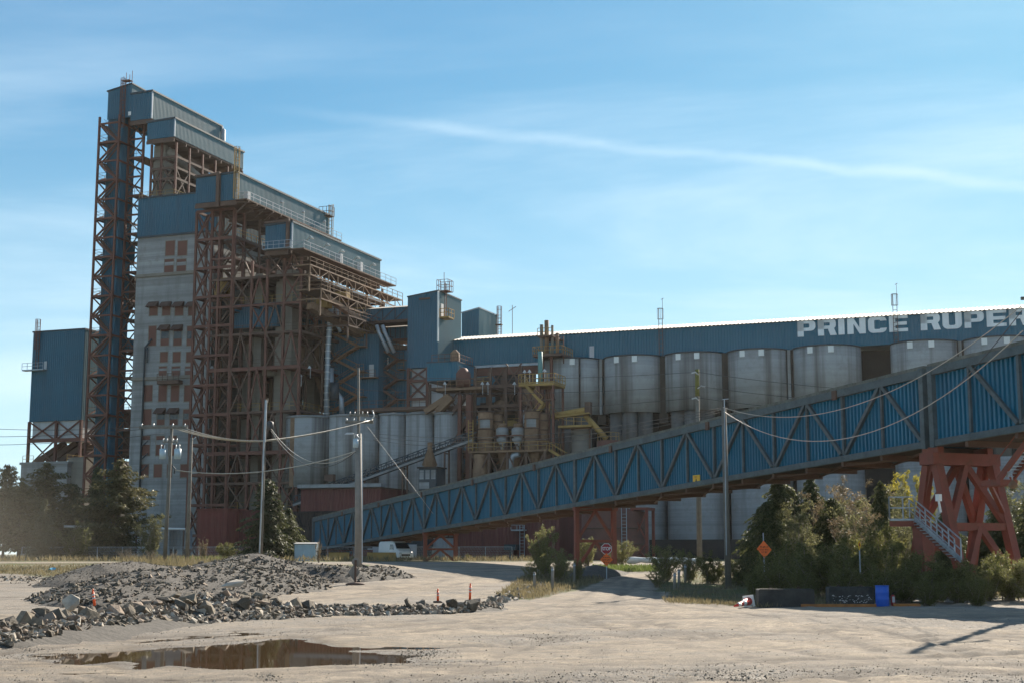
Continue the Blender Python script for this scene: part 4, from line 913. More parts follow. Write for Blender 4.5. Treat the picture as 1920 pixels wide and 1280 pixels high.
for pts, w_ in (([(1165, 1078), (1135, 1100), (1060, 1135), (940, 1165), (700, 1195)], 2.4), ([(960, 1064), (860, 1078), (740, 1105), (560, 1128)], 2.6), ([(1190, 1090), (1250, 1140), (1500, 1175), (1930, 1225)], 2.2), ([(200, 1262), (800, 1268), (1300, 1225), (1900, 1250)], 1.6)): SM = np.maximum(SM, line_mask(pts, w_))
GR = GR * (1 - .85 * SM)
# puddle hollow
PUD = [(78, 1241), (110, 1232), (170, 1226), (225, 1222), (240, 1214), (300, 1212), (420, 1203), (480, 1201), (500, 1193), (545, 1190), (560, 1196), (610, 1199), (640, 1212), (668, 1218), (740, 1221), (770, 1228), (745, 1240), (660, 1243), (560, 1247), (480, 1252), (400, 1254), (340, 1250), (300, 1246), (255, 1254), (228, 1250), (260, 1238), (180, 1240), (110, 1244)]
pud = in_poly(PXg + 30 * (fbm(XX, YY, 5, .9) - .5), PYg + 9 * (fbm(XX, YY, 6, .7) - .5), PUD) & near
from_edge = pud.astype(float)
for _ in range(3):
    from_edge = (from_edge + np.roll(from_edge, 1, 0) + np.roll(from_edge, -1, 0) + np.roll(from_edge, 1, 1) + np.roll(from_edge, -1, 1)) / 5
ZG = ZG * (1 - from_edge) + (-.075 + micro * .25) * from_edge
WET = np.clip(from_edge * 2.2, 0, 1)
BL = pud.astype(float)
for _ in range(14): BL = (BL + np.roll(BL, 1, 0) + np.roll(BL, -1, 0) + np.roll(BL, 1, 1) + np.roll(BL, -1, 1)) / 5
WET = np.maximum(WET, sstep(.04, .42, BL + .35 * (fbm(XX, YY, 71, .8, 4) - .45) * (BL > .004)) * .9)
# small wet hollows near the bottom edge
for (x, y, rx, ry) in ((1385, 1268, 75, 8), (1010, 1194, 45, 4), (1310, 1195, 40, 3), (505, 1267, 18, 6), (300, 1245, 40, 5)):
    d = ((PXg - x) / rx) ** 2 + ((PYg - y) / ry) ** 2; wt = np.exp(-d * 1.2) * near; WET = np.maximum(WET, wt * .75 * sstep(.35, .6, fbm(XX, YY, 91, .4, 3))); GR = np.maximum(GR, wt)
d = ((PXg - 790) / 60) ** 2 + ((PYg - 1222) / 12) ** 2; GR = np.maximum(GR, np.exp(-d) * near)
ny, nx = XX.shape
idx = np.arange(ny * nx).reshape(ny, nx)
quads = np.stack([idx[:-1, :-1], idx[:-1, 1:], idx[1:, 1:], idx[1:, :-1]], -1).reshape(-1, 4)
def np_mesh(name, verts, faces, mats_, smooth=False):
    me = bpy.data.meshes.new(name); k = faces.shape[1]
    me.vertices.add(len(verts)); me.vertices.foreach_set('co', np.asarray(verts, np.float32).ravel())
    me.loops.add(faces.size); me.loops.foreach_set('vertex_index', faces.astype(np.int32).ravel())
    me.polygons.add(len(faces)); me.polygons.foreach_set('loop_start', np.arange(0, faces.size, k, dtype=np.int32))
    me.polygons.foreach_set('use_smooth', np.full(len(faces), smooth)); me.materials.append(mats_); me.update(calc_edges=True); me.validate(); return me
def attr(me, nm, arr):
    a = me.attributes.new(nm, 'FLOAT', 'POINT'); a.data.foreach_set('value', np.asarray(arr, np.float32).ravel())
mg = bpy.data.materials.new('yard_ground'); mg.use_nodes = True
t = mg.node_tree; n = t.nodes; l = t.links; P = n['Principled BSDF']; P.inputs['Roughness'].default_value = .95; P.inputs['Specular IOR Level'].default_value = .25
tcg = n.new('ShaderNodeTexCoord')
def gn(scale, det=6, ro=.65):
    z = n.new('ShaderNodeTexNoise'); l.new(tcg.outputs['Object'], z.inputs['Vector']); z.inputs['Scale'].default_value = scale; z.inputs['Detail'].default_value = det; z.inputs['Roughness'].default_value = ro; return z.outputs[0]
def gr(x, a, b, o0=0., o1=1.):
    z = n.new('ShaderNodeMapRange'); l.new(x, z.inputs[0]); z.inputs[1].default_value = a; z.inputs[2].default_value = b; z.inputs[3].default_value = o0; z.inputs[4].default_value = o1; return z.outputs[0]
def gm(f, a, b):
    z = n.new('ShaderNodeMix'); z.data_type = 'RGBA'
    l.new(f, z.inputs[0])
    for i, q in ((6, a), (7, b)):
        if isinstance(q, tuple): z.inputs[i].default_value = (*q, 1)
        else: l.new(q, z.inputs[i])
    return z.outputs[2]
def ga(nm):
    z = n.new('ShaderNodeAttribute'); z.attribute_name = nm; return z.outputs['Fac']
def gmul(a, b, op='MULTIPLY'):
    z = n.new('ShaderNodeMath'); z.operation = op; z.use_clamp = True
    for i, q in enumerate((a, b)):
        if isinstance(q, float): z.inputs[i].default_value = q
        else: l.new(q, z.inputs[i])
    return z.outputs[0]
sand = gm(gr(gn(.5), .3, .7), (.30, .24, .17), (.50, .405, .295))
sand = gm(gr(gn(1.7, 8, .75), .44, .60), sand, (.24, .20, .155))
sand = gm(gr(gn(7, 8, .8), .46, .62), sand, (.25, .21, .165))
grav = gm(gr(gn(14, 6, .8), .35, .65), (.12, .11, .10), (.34, .31, .27))
sand = gm(gr(gn(.28, 7, .7), .47, .62, 0., .8), sand, (.215, .185, .15))
c1_ = gm(gmul(ga('gravel'), gr(gn(9, 6, .8), .38, .55)), sand, grav)
c1_ = gm(gmul(gmul(ga('track'), .95), gr(gn(5, 6, .8), .25, .55)), c1_, (.15, .125, .10))
speck = gmul(gr(gn(30, 4, .85), .57, .63), .8)
c1_ = gm(speck, c1_, (.13, .12, .11))
gcol = gm(gr(gn(1.1, 6), .35, .65), (.085, .072, .04), (.17, .14, .085))
gcol = gm(gr(gn(.35, 4), .45, .62), gcol, (.075, .10, .03))
c2_ = gm(ga('grass'), c1_, gcol)
c3_ = gm(ga('wet'), c2_, (.085, .06, .036))
l.new(c3_, P.inputs['Base Color'])
l.new(gr(ga('wet'), .3, 1., .95, .35), P.inputs['Roughness'])
bp = n.new('ShaderNodeBump'); bp.inputs['Strength'].default_value = 1.0; bp.inputs['Distance'].default_value = .05; l.new(gn(22, 8, .75), bp.inputs['Height']); l.new(bp.outputs[0], P.inputs['Normal'])
me = np_mesh('ground', np.stack([XX, YY, ZG], -1).reshape(-1, 3), quads, mg, True)
for nm, ar in (('grass', np.clip(G, 0, 1)), ('gravel', GR), ('track', TRK * (1 - G)), ('wet', WET)): attr(me, nm, ar)
go = bpy.data.objects.new('ground', me); COL.objects.link(go); structure(go)
# the puddle: still muddy water filling the hollow
mw = bpy.data.materials.new('muddy_water'); mw.use_nodes = True; pw = mw.node_tree.nodes['Principled BSDF']
pw.inputs['Base Color'].default_value = (.075, .045, .02, 1); pw.inputs['Roughness'].default_value = .025; pw.inputs['IOR'].default_value = 1.33
wb = mw.node_tree.nodes.new('ShaderNodeBump'); wn = mw.node_tree.nodes.new('ShaderNodeTexNoise'); wn.inputs['Scale'].default_value = 5; wb.inputs['Strength'].default_value = .02; wb.inputs['Distance'].default_value = .02
mw.node_tree.links.new(wn.outputs[0], wb.inputs['Height']); mw.node_tree.links.new(wb.outputs[0], pw.inputs['Normal'])
m = MB(); cs = [on_ground(x, y) for x, y in ((40, 1226), (440, 1180), (860, 1210), (860, 1262), (440, 1272), (40, 1268))]
m.face([(c[0], c[1], -.036) for c in cs]); po = m.obj('water', mw); po['label'] = 'brown puddle in the gravel yard'; structure(po)

# ================================================================== FOREGROUND CONVEYOR GALLERY
GA = math.atan2(.918, -.396)
Y0 = 78.0
pJ = at(1652, 728, Y0); GF = Frame(GA, pJ[0], pJ[1])         # a runs away along the gallery, b towards the camera side
PAN = 7.04
def gal_z(px, py, a):                                        # height of a pixel on the near face at distance a
    d = GF.ray(px, py); o = GF.cam(); tt = (0 - o[1]) / d[1]; return (o + d * tt)[2]
Lg = 16.4 * PAN
ta, tb = GF.onv(1652, 711, 0), GF.onv(656, 955, 0)           # top edge of the near face
ba, bb = GF.onv(1652, 851.5, 0), GF.onv(656, 1020, 0)
sl_t = (tb[2] - ta[2]) / (tb[0] - ta[0]); sl_b = (bb[2] - ba[2]) / (bb[0] - ba[0])
slope = (sl_t + sl_b) / 2; zm_ = (ta[2] + ba[2]) / 2 ; Hg = ((ta[2] - ba[2]) + (tb[2] - bb[2])) / 2
ZT = lambda a: zm_ + Hg / 2 + slope * a
ZB_ = lambda a: zm_ - Hg / 2 + slope * a
print('GALLERY', ta, tb, ba, bb, 'H', Hg, 'slope', sl_t, sl_b, 'world', GF.world((0, 0, 0)), GF.world((Lg, 0, 0)))
WG = 3.6
aJ = -.55 * PAN; a0g, a1g = -4.5 * PAN, 16.45 * PAN
def gallery_span(name, label, s0, s1, nodes_top, nodes_bot):
    T = Thing(name, label, 'conveyor gallery', (s0, 0, ZB_(s0)), GF)
    up = .42; lo = .34
    m = MB(); m.corr((s0, -.20), (s1, -.20), ZB_(s0) + .1, ZT(s0) - .1, ZB_(s1) + .1, ZT(s1) - .1, .32, .12, -1); T.part('side_cladding', m, M_gal)
    m = MB(); m.corr((s0, -WG + .16), (s1, -WG + .16), ZB_(s0) + .1, ZT(s0) - .1, ZB_(s1) + .1, ZT(s1) - .1, .6, .07, 1); T.part('back_cladding', m, M_gal)
    if s0 > -10 or True:
        m = MB(); m.face([(s1, -.2, ZB_(s1)), (s1, -WG + .2, ZB_(s1)), (s1, -WG + .2, ZT(s1)), (s1, -.2, ZT(s1))]); m.face([(s0, -.2, ZB_(s0)), (s0, -WG + .2, ZB_(s0)), (s0, -WG + .2, ZT(s0)), (s0, -.2, ZT(s0))]); T.part('end_wall', m, M_gal)
    m = MB(); nseg = int((s1 - s0) / 1.2); ov = .14
    for k in range(nseg):
        a, b = s0 + (s1 - s0) * k / nseg, s0 + (s1 - s0) * (k + 1) / nseg; j = .025 * random.random()
        m.prism([(a, ov, ZT(a) + .0 + j), (b, ov, ZT(b) + .0 + j), (b, -WG - ov, ZT(b) + j), (a, -WG - ov, ZT(a) + j)], (0, 0, .16))
    T.part('roof', m, M_roofmoss)
    for nm, zf, h in (('top_chord', lambda a: ZT(a) - up / 2, up), ('bottom_chord', lambda a: ZB_(a) + lo / 2 - .05, lo)):
        for bb_ in (0, -WG):
            m = MB(); m.bar((s0, bb_, zf(s0)), (s1, bb_, zf(s1)), .3, h); T.part(nm, m, M_frame)
    m = MB(); m.prism([(s0, -.3, ZB_(s0) - .02), (s1, -.3, ZB_(s1) - .02), (s1, -WG + .3, ZB_(s1) - .02), (s0, -WG + .3, ZB_(s0) - .02)], (0, 0, .08))
    T.part('floor', m, M_dark)
    for a in np.arange(s0 + .4, s1, PAN / 2):
        m = MB(); m.bar((a, 0, ZB_(a) - .17), (a, -WG, ZB_(a) - .17), .22, .3); T.part('floor_beam', m, M_steel2)
    m = MB()
    for k, a in enumerate(np.arange(s0 + .4, s1 - PAN, PAN)): m.bar((a, -.2, ZB_(a) - .2), (a + PAN, -WG + .2, ZB_(a + PAN) - .2), .1); m.bar((a, -WG + .2, ZB_(a) - .22), (a + PAN, -.2, ZB_(a + PAN) - .22), .1)
    T.part('wind_bracing', m, M_steel2)
    for bb_ in (.0, -WG):
        for i in nodes_top:
            a = i * PAN
            if not (s0 - .1 <= a <= s1 + .1): continue
            m = MB(); m.bar((a, bb_, ZB_(a) + .35), (a, bb_, ZT(a) - .4), .14, .14); T.part('post', m, M_frame)
            for sgn in (-1, 1):
                e = a + sgn * PAN / 2
                if e < s0 - .3 or e > s1 + .3: continue
                e = min(max(e, s0 + .25), s1 - .25)
                m = MB(); m.bar((a + sgn * .12, bb_ + .03, ZT(a) - .38), (e - sgn * .2, bb_ + .03, ZB_(e) + .38), .2, .2, (0, 1, 0)); T.part('diagonal', m, M_frame)
        for i in nodes_bot:
            a = i * PAN
            if not (s0 - .1 <= a <= s1 + .1): continue
            w = .42 if i in (5.5, 10.5, 15.5) else .17
            m = MB(); m.bar((a, bb_, ZB_(a) + .35), (a, bb_, ZT(a) - (.0 if w > .3 else .4)), w, .18, (0, 1, 0)); T.part('post', m, M_frame)
    for a in (s0 + .18, s1 - .18):
        m = MB(); m.bar((a, 0.02, ZB_(a) - .1), (a, 0.02, ZT(a) + .05), .34, .34); T.part('end_post', m, M_frame); m = MB(); m.bar((a, -WG - .02, ZB_(a) - .1), (a, -WG - .02, ZT(a) + .05), .34, .34); T.part('end_post', m, M_frame)
    for i in nodes_bot[::2]:
        a = i * PAN + .5
        if s0 < a < s1: m = MB(); m.box(a - .2, a + .2, .15, .25, ZT(a) - .55, ZT(a) - .02); T.part('gusset', m, M_steel2)
    return T
tops = [i for i in range(-4, 17)]; bots = [i + .5 for i in range(-5, 17)]
TG1 = gallery_span('inclined_gallery', 'long inclined blue conveyor gallery with grey zigzag truss crossing the whole yard', aJ + .18, a1g, tops, [b for b in bots if b > -.5])
TG2 = gallery_span('near_gallery_span', 'nearest span of the inclined blue gallery, running out of the picture at the right', a0g, aJ - .18, [-1, -2, -3, -4], [b for b in bots if b < -.6])
# small lamp / exit sign on the near face
def gp_on(px, py): return GF.onv(px, py, 0.05)
p0, p1 = gp_on(1298.5, 905), gp_on(1311, 889)
Tx = Thing('exit_sign', 'small yellow exit sign with a black down arrow on the blue gallery', 'sign', ((p0[0] + p1[0]) / 2, .02, p0[2]), GF)
M_sy = mat('sign_yellow', (.80, .47, .02), .5, 0, .05, 1); M_so = mat('sign_orange', (.95, .16, .012), .5, 0, .08, 2); M_sr = mat('sign_red', (.36, .015, .02), .5, 0, .05, 1); M_sk = mat('sign_black', (.02, .01, .01), .6, 0, .05, 1); M_faded = mat('faded_sign_ink', (.50, .22, .02), .6, 0, .05, 1)
m = MB(); m.box(min(p0[0], p1[0]), max(p0[0], p1[0]), -.02, .02, p0[2], p1[2]); Tx.part('sign_plate', m, M_sy)
sw = abs(p1[0] - p0[0]); cxs = (p0[0] + p1[0]) / 2; hs_ = p1[2] - p0[2]
def sign_text(T, txt, size, loc, rotz, mt, name='lettering', sx=1.0, bold=.0):
    """raised lettering standing upright, facing local -Y turned by rotz, centred on loc (thing coordinates)"""
    c = bpy.data.curves.new('tmp_text', 'FONT'); c.body = txt; c.size = size; c.align_x = 'CENTER'; c.align_y = 'CENTER'; c.extrude = .004; c.offset = bold
    o = bpy.data.objects.new('tmp_text', c); COL.objects.link(o); dg = bpy.context.evaluated_depsgraph_get(); me = bpy.data.meshes.new_from_object(o.evaluated_get(dg)); bpy.data.objects.remove(o); bpy.data.curves.remove(c)
    me.transform(Matrix.Translation(Vector(loc)) @ Matrix.Rotation(rotz, 4, 'Z') @ Matrix.Rotation(math.pi / 2, 4, 'X') @ Matrix.Diagonal((sx, 1, 1, 1))); me.name = name; me.materials.clear(); me.materials.append(mt)
    q = bpy.data.objects.new(name, me); COL.objects.link(q); q.parent = T.o; return q
sign_text(Tx, 'EXIT', hs_ * .36, (0, .03, hs_ * .72), math.pi, M_faded, 'lettering', .85, .004)
m = MB(); zc_ = p0[2] + hs_ * .30
m.prism([(cxs - .045, .024, zc_ + .12), (cxs + .045, .024, zc_ + .12), (cxs + .045, .024, zc_), (cxs + .13, .024, zc_), (cxs, .024, zc_ - .15), (cxs - .13, .024, zc_), (cxs - .045, .024, zc_)], (0, .012, 0)); Tx.part('arrow', m, M_sk)

# ---------------------------------------------------------------- trestles under the gallery
zt_ = ZB_(aJ) - .35
T = Thing('trestle_tower', 'big red four legged steel trestle with stairs under the near end of the gallery', 'trestle', (aJ, -WG / 2, 0.3), GF)
za_ = zt_ - .62
m = MB(); m.box(aJ - .55, aJ + .55, -WG - .55, .30, za_, zt_); m.box(aJ - .62, aJ + .62, -.35, .02, zt_ - .02, zt_ + .3); m.box(aJ - .62, aJ + .62, -WG, -WG + .35, zt_ - .02, zt_ + .3); T.part('cross_beam', m, M_red)
spl = 2.0; zg0 = .4; zr = za_ - (za_ - zg0) * .50
def lp(sgn, b, z): return (aJ + sgn * (.35 + (spl - .35) * (za_ - z) / (za_ - zg0)), b, z)
for b in (-.1, -WG - .2):
    for sgn in (-1, 1):
        m = MB(); m.bar(lp(sgn, b, za_), lp(sgn, b, zg0), .46, .46, (0, 1, 0)); T.part('leg', m, M_red)
    m = MB(); m.bar(lp(-1, b, zr), lp(1, b, zr), .32, .36); T.part('strut', m, M_red)
mid = (-.1 - WG - .2) / 2
for sgn in (-1, 1):
    m = MB(); m.bar(lp(sgn, -.1, zr), lp(sgn, -WG - .2, zr), .34, .38); T.part('strut', m, M_red)
    for (b, z, b2, z2) in ((mid, za_, -.1, zr), (mid, za_, -WG - .2, zr), (mid, zr, -.1, zg0), (mid, zr, -WG - .2, zg0)):
        p, q = lp(sgn, b, z), lp(sgn, b2, z2); m = MB(); m.bar(p, q, .32, .32, (1, 0, 0)); T.part('brace', m, M_red)
for b in (-.1, -WG - .2):
    m = MB(); m.bar(lp(-1, b, zr), (aJ, b, za_), .2); m.bar(lp(1, b, zr), (aJ, b, za_), .2); T.part('brace', m, M_red)
# stair landing on the left and flight down to the right, in front of the tower
zq = at(1690, 975, 73)[2]; pl0, pl1 = GF.local(at(1673, 975, 73)), GF.local(at(1716, 978, 73)); pe = GF.local(at(1803, 1050, 67))
m = MB(); m.prism([(pl0[0] + .2, pl0[1], zq), (pl1[0], pl1[1], zq), (pl1[0] + .3, pl1[1] - 1.1, zq), (pl0[0] + .5, pl0[1] - 1.1, zq)], (0, 0, .1)); T.part('landing', m, M_galv)
m = MB(); m.prism([(pl0[0] + .2, pl0[1] + .02, zq - .3), (pl1[0], pl1[1] + .02, zq - .3), (pl1[0], pl1[1] + .02, zq - .02), (pl0[0] + .2, pl0[1] + .02, zq - .02)], (0, -.1, 0)); m.bar((pl1[0], pl1[1] - .4, zq - .1), (pl1[0] - .3, pl1[1] - .4, .3), .7); T.part('landing_support', m, M_red)
m = MB(); m.rail([(pl0[0] + .5, pl0[1] - 1.1, zq + .1), (pl0[0] + .2, pl0[1], zq + .1), (pl1[0], pl1[1], zq + .1)], 1.1, 1.0, .05); T.part('landing_railing', m, M_galv)
dst = Vector((pe[0], pe[1], pe[2])) ; src = Vector((pl1[0], pl1[1], zq + .08)); sv = Vector((pl0[0] - pl1[0], pl0[1] - pl1[1], 0)).normalized(); wv = Vector((-sv[1], sv[0], 0)) * .95
if wv[1] > 0: wv = -wv
for k in (0, 1):
    m = MB(); m.bar(src + wv * k, dst + wv * k, .06, .24); T.part('stair_stringer', m, M_red if k else M_galv)
    m = MB(); o_ = Vector((0, 0, 1.0)); m.bar(src + wv * k + o_, dst + wv * k + o_, .05); m.bar(src + wv * k + o_ * .5, dst + wv * k + o_ * .5, .045)
    for s in range(5): q = (src + wv * k).lerp(dst + wv * k, s / 4); m.bar(q, q + o_, .05)
    T.part('stair_railing', m, M_galv)
m = MB()
for s in range(1, 14): q = src.lerp(dst, s / 14); m.bar(q, q + wv, .24, .04)
T.part('stair_tread', m, M_galv)
# ladder flight going up to the gallery on the right
pu0, pu1 = GF.local(at(1873, 898, 71)), GF.local(at(1925, 828, 69))
for k in (0, .8):
    m = MB(); off_ = Vector((0, -k, 0)); m.bar(pu0 + off_, pu1 + off_ , .12, .3); m.bar(pu0 + off_ + Vector((0, 0, 1)), pu1 + off_ + Vector((0, 0, 1)), .05); T.part('upper_stringer', m, M_red)
m = MB()
for s in range(1, 11): q = pu0.lerp(pu1, s / 11); m.bar(q, q + Vector((0, -.8, 0)), .2, .04)
T.part('upper_tread', m, M_galv)
m = MB(); m.box(pu0[0] - .2, pu0[0] + 1.2, pu0[1] - 1, pu0[1] + .1, pu0[2] - .3, pu0[2]); m.bar((pu0[0] + 1.1, pu0[1] - .4, pu0[2] - .2), lp(-1, -WG - .2, pu0[2] - 1.6), .2); T.part('upper_landing', m, M_red)
pg = GF.local(at(1888, 893, 70.5)); m = MB(); m.tube([pg, pg + Vector((-.2, .1, .22)), pg + Vector((-.55, .2, .18)), pg + Vector((-.62, .22, -.25))], .035, 8); T.part('lamp_arm', m, M_galv)
m = MB(); c = pg + Vector((-.62, .22, 0)); m.lathe((c[0], c[1]), [(.06, c[2] - .2), (.20, c[2] - .38), (.21, c[2] - .52), (.05, c[2] - .62)], 16); T.part('lamp_shade', m, M_tan)
pf = GF.local(at(1760, 933, 71.5)); m = MB(); m.box(pf[0] - .13, pf[0] + .13, pf[1] - .1, pf[1] + .1, pf[2] - .15, pf[2] + .2); m.bar((pf[0], pf[1], pf[2] - .15), (pf[0], pf[1] - .1, pf[2] - .7), .08); T.part('floodlight', m, M_white)

for (i, lab, xs_) in ((5.5, 'two legged red brown trestle bent with crossed braces beside the stop sign', True), (10.5, 'smaller red brown trestle bent right of the parked white van', True), (15.5, 'shortest trestle bent, almost hidden beneath the low end of the gallery', False)):
    a = i * PAN; z1 = ZB_(a) - .32; g0 = gz(0, GF.world((a, 0, 0))[1]) - .1
    T = Thing('trestle_bent', lab, 'trestle', (a, -WG / 2, g0), GF, group='trestle bents under the inclined gallery')
    for b in (-.1, -WG + .2):
        m = MB(); m.bar((a, b, g0), (a, b, z1), .34, .34); T.part('leg', m, M_red)
    m = MB(); m.box(a - .2, a + .2, -WG - .1, .15, z1, z1 + .3); T.part('cap_beam', m, M_red)
    zm2 = g0 + (z1 - g0) * .48; md = (-.1 - WG + .2) / 2
    m = MB(); m.bar((a, -.1, zm2), (a, -WG + .2, zm2), .18, .2); T.part('strut', m, M_red)
    for (p, q) in (((a, md, z1), (a, -.1, zm2)), ((a, md, z1), (a, -WG + .2, zm2)), ((a, md, zm2), (a, -.1, g0)), ((a, md, zm2), (a, -WG + .2, g0))):
        m = MB(); m.bar(p, q, .2, .2, (1, 0, 0)); T.part('brace', m, M_red)
# ================================================================== ROCKS, HEAPS, LOOSE STONES
def rock_mat(nm, a, b):
    return mat(nm, a, .9, 0, .35, 1.6, dirt=b, dirt_amt=.55, bump=.5, bump_scale=9)
M_rock = rock_mat('grey_rock', (.185, .148, .105), (.36, .29, .205)); M_rockd = rock_mat('dark_rock', (.092, .075, .055), (.20, .165, .12)); M_rockp = rock_mat('pale_rock', (.38, .335, .275), (.30, .26, .21)); M_rockr = rock_mat('brown_rock', (.27, .20, .145), (.15, .12, .10))
def rock_data(seed, sx, sy, sz, n=15):
    r = random.Random(seed); bm = bmesh.new()
    for _ in range(n):
        v = Vector((r.gauss(0, 1), r.gauss(0, 1), r.gauss(0, 1))).normalized() * r.uniform(.75, 1.1); bm.verts.new((v.x * sx, v.y * sy, v.z * sz))
    h = bmesh.ops.convex_hull(bm, input=bm.verts); bmesh.ops.delete(bm, geom=[g for g in h['geom_interior'] if isinstance(g, bmesh.types.BMVert)], context='VERTS')
    bmesh.ops.triangulate(bm, faces=bm.faces[:])
    vs = np.array([v.co[:] for v in bm.verts]); fs = np.array([[v.index for v in f.verts] for f in bm.faces]) if bm.verts.index_update() is None else None
    bm.free(); return vs, fs
PROTO = [rock_data(100 + k, *s) for k, s in enumerate([(.5, .4, .3), (.5, .35, .2), (.5, .42, .36), (.5, .3, .24), (.5, .45, .16), (.45, .4, .38), (.5, .3, .3), (.5, .38, .22)])]
SMALL = [rock_data(300 + k, .5, .4, .3, 8) for k in range(6)]
def euler_m(r): return np.array(Matrix.Rotation(r.uniform(0, 6.28), 3, 'Z') @ Matrix.Rotation(r.gauss(0, .45), 3, 'X') @ Matrix.Rotation(r.gauss(0, .45), 3, 'Y'))
def scatter_mesh(name, items, mats_, protos):
    """items: (x, y, z, size, rnd) -> ONE mesh of many small stones"""
    V, F, n = [], [], 0
    for (x, y, z, s, r) in items:
        vs, fs = protos[r.randrange(len(protos))]; V.append(vs @ euler_m(r).T * s + (x, y, z)); F.append(fs + n); n += len(vs)
    me = np_mesh(name, np.concatenate(V), np.concatenate(F), mats_[0]); 
    for q in mats_[1:]: me.materials.append(q)
    if len(mats_) > 1:
        mi = np.concatenate([np.full(len(f), random.randrange(len(mats_))) for f in F]); me.polygons.foreach_set('material_index', mi.astype(np.int32))
    o = bpy.data.objects.new(name, me); COL.objects.link(o); o['kind'] = 'stuff'; return o
def surf(X, Y):
    i = np.searchsorted(Ysg, Y); j = np.searchsorted(Xsg, X); i, j = min(max(i, 1), ny - 1), min(max(j, 1), nx - 1)
    return float(ZG[i, j] * .5 + ZG[i - 1, j - 1] * .5)
rr_ = random.Random(21)
# heaps: ridges of crushed rock
M_heap = mat('crushed_rock', (.058, .051, .043), .95, 0, .4, 5, dirt=(.15, .13, .105), dirt_amt=.6, bump=1.0, bump_scale=5)
def heap(name, label, path, seed, res=.3, noise_amp=.22):
    """path: (X, Y, height, half width) along the crest"""
    xs = [p[0] for p in path]; ys = [p[1] for p in path]; w = max(p[3] for p in path) + 1
    gx, gy = np.meshgrid(np.arange(min(xs) - w, max(xs) + w, res), np.arange(min(ys) - w, max(ys) + w, res)); H = np.full(gx.shape, -1.)
    for (a, b) in zip(path[:-1], path[1:]):
        dx, dy = b[0] - a[0], b[1] - a[1]; t = np.clip(((gx - a[0]) * dx + (gy - a[1]) * dy) / (dx * dx + dy * dy), 0, 1)
        d = np.hypot(gx - a[0] - t * dx, gy - a[1] - t * dy); h = a[2] + (b[2] - a[2]) * t; ww = a[3] + (b[3] - a[3]) * t
        q = np.clip(1 - d / ww, -.5, 1); H = np.maximum(H, h * (np.where(q > 0, q * (1.55 - .55 * q), q)))
    H = H + (fbm(gx, gy, seed, 1.6, 4) - .5) * noise_amp * 2.2 * np.clip(H + .15, 0, 1) ** .5 + (fbm(gx, gy, seed + 9, 4, 2) - .5) * .35 * np.clip(H, 0, 1)
    Zh = ground0(gx, gy) + H - .06
    ii = np.arange(gx.size).reshape(gx.shape); f = np.stack([ii[:-1, :-1], ii[:-1, 1:], ii[1:, 1:], ii[1:, :-1]], -1).reshape(-1, 4)
    hm = H.ravel()[f].max(1) > -.02; f = f[hm]
    me = np_mesh(name, np.stack([gx, gy, Zh], -1).reshape(-1, 3), f, M_heap, False)
    o = bpy.data.objects.new(name, me); COL.objects.link(o); tag(o, label, 'gravel heap'); return gx, gy, H, Zh
def gp(x, y): p = on_ground(x, y); return p[0], p[1]
HP = []
P = [(*gp(165, 1134), .6, 2.2), (*gp(235, 1122), 1.2, 4.6), (*gp(330, 1114), 1.3, 5.8), (*gp(405, 1104), 1.45, 6.4), (*gp(470, 1088), 1.6, 5.4), (*gp(540, 1088), 1.15, 3.4), (*gp(620, 1088), .95, 3.0), (*gp(705, 1082), .9, 2.6), (*gp(738, 1082), .3, 1.6)]
HP.append(heap('gravel_heap', 'long grey heap of crushed rock with rubble along its crest, beyond the boulder line', P, 5))
P = [(*gp(125, 1097), .6, 2.2), (*gp(185, 1092), 1.3, 3.6), (*gp(260, 1086), 1.1, 3.2), (*gp(320, 1082), .8, 2.6)]
HP.append(heap('gravel_heap', 'dark heap of fine crushed rock behind the long rubble heap at left', P, 15, .3, .12))
P = [(*gp(1096, 1082), .4, 1.5), (*gp(1116, 1078), .85, 2.0), (*gp(1146, 1074), .4, 1.6)]
HP.append(heap('earth_mound', 'small dark earth mound at the foot of the stop sign', P, 25, .25, .12))
bpy.data.objects[-1] if False else None
items = []
for hi, (gx, gy, H, Zh) in enumerate(HP[:2]):
    k = np.argwhere(H > .05); r = rr_
    for _ in range(11000 if hi == 0 else 2500):
        i, j = k[r.randrange(len(k))]; big = r.random() ** 4
        items.append((gx[i, j] + r.uniform(-.2, .2), gy[i, j] + r.uniform(-.2, .2), Zh[i, j] + .03, (.045 + .40 * big) if hi == 0 else .05 + .15 * big, r))
scatter_mesh('rubble', items, [M_rock, M_rockd, M_rockd, M_rockr, M_rockd, M_rock], SMALL)
# roadside berm: individual boulders
PRB = []
for k, (vs, fs) in enumerate(PROTO):
    for mt in (M_rock, M_rockd, M_rockp, M_rockr):
        PRB.append(np_mesh('boulder', vs, fs, mt))
def boulder(k, mt, x, y, z, s, rot, label, group='boulders of the roadside berm'):
    o = bpy.data.objects.new('boulder', PRB[k * 4 + mt]); COL.objects.link(o); o.location = (x, y, z); o.scale = s if isinstance(s, tuple) else (s, s, s); o.rotation_euler = rot
    return tag(o, label, 'boulder', group)
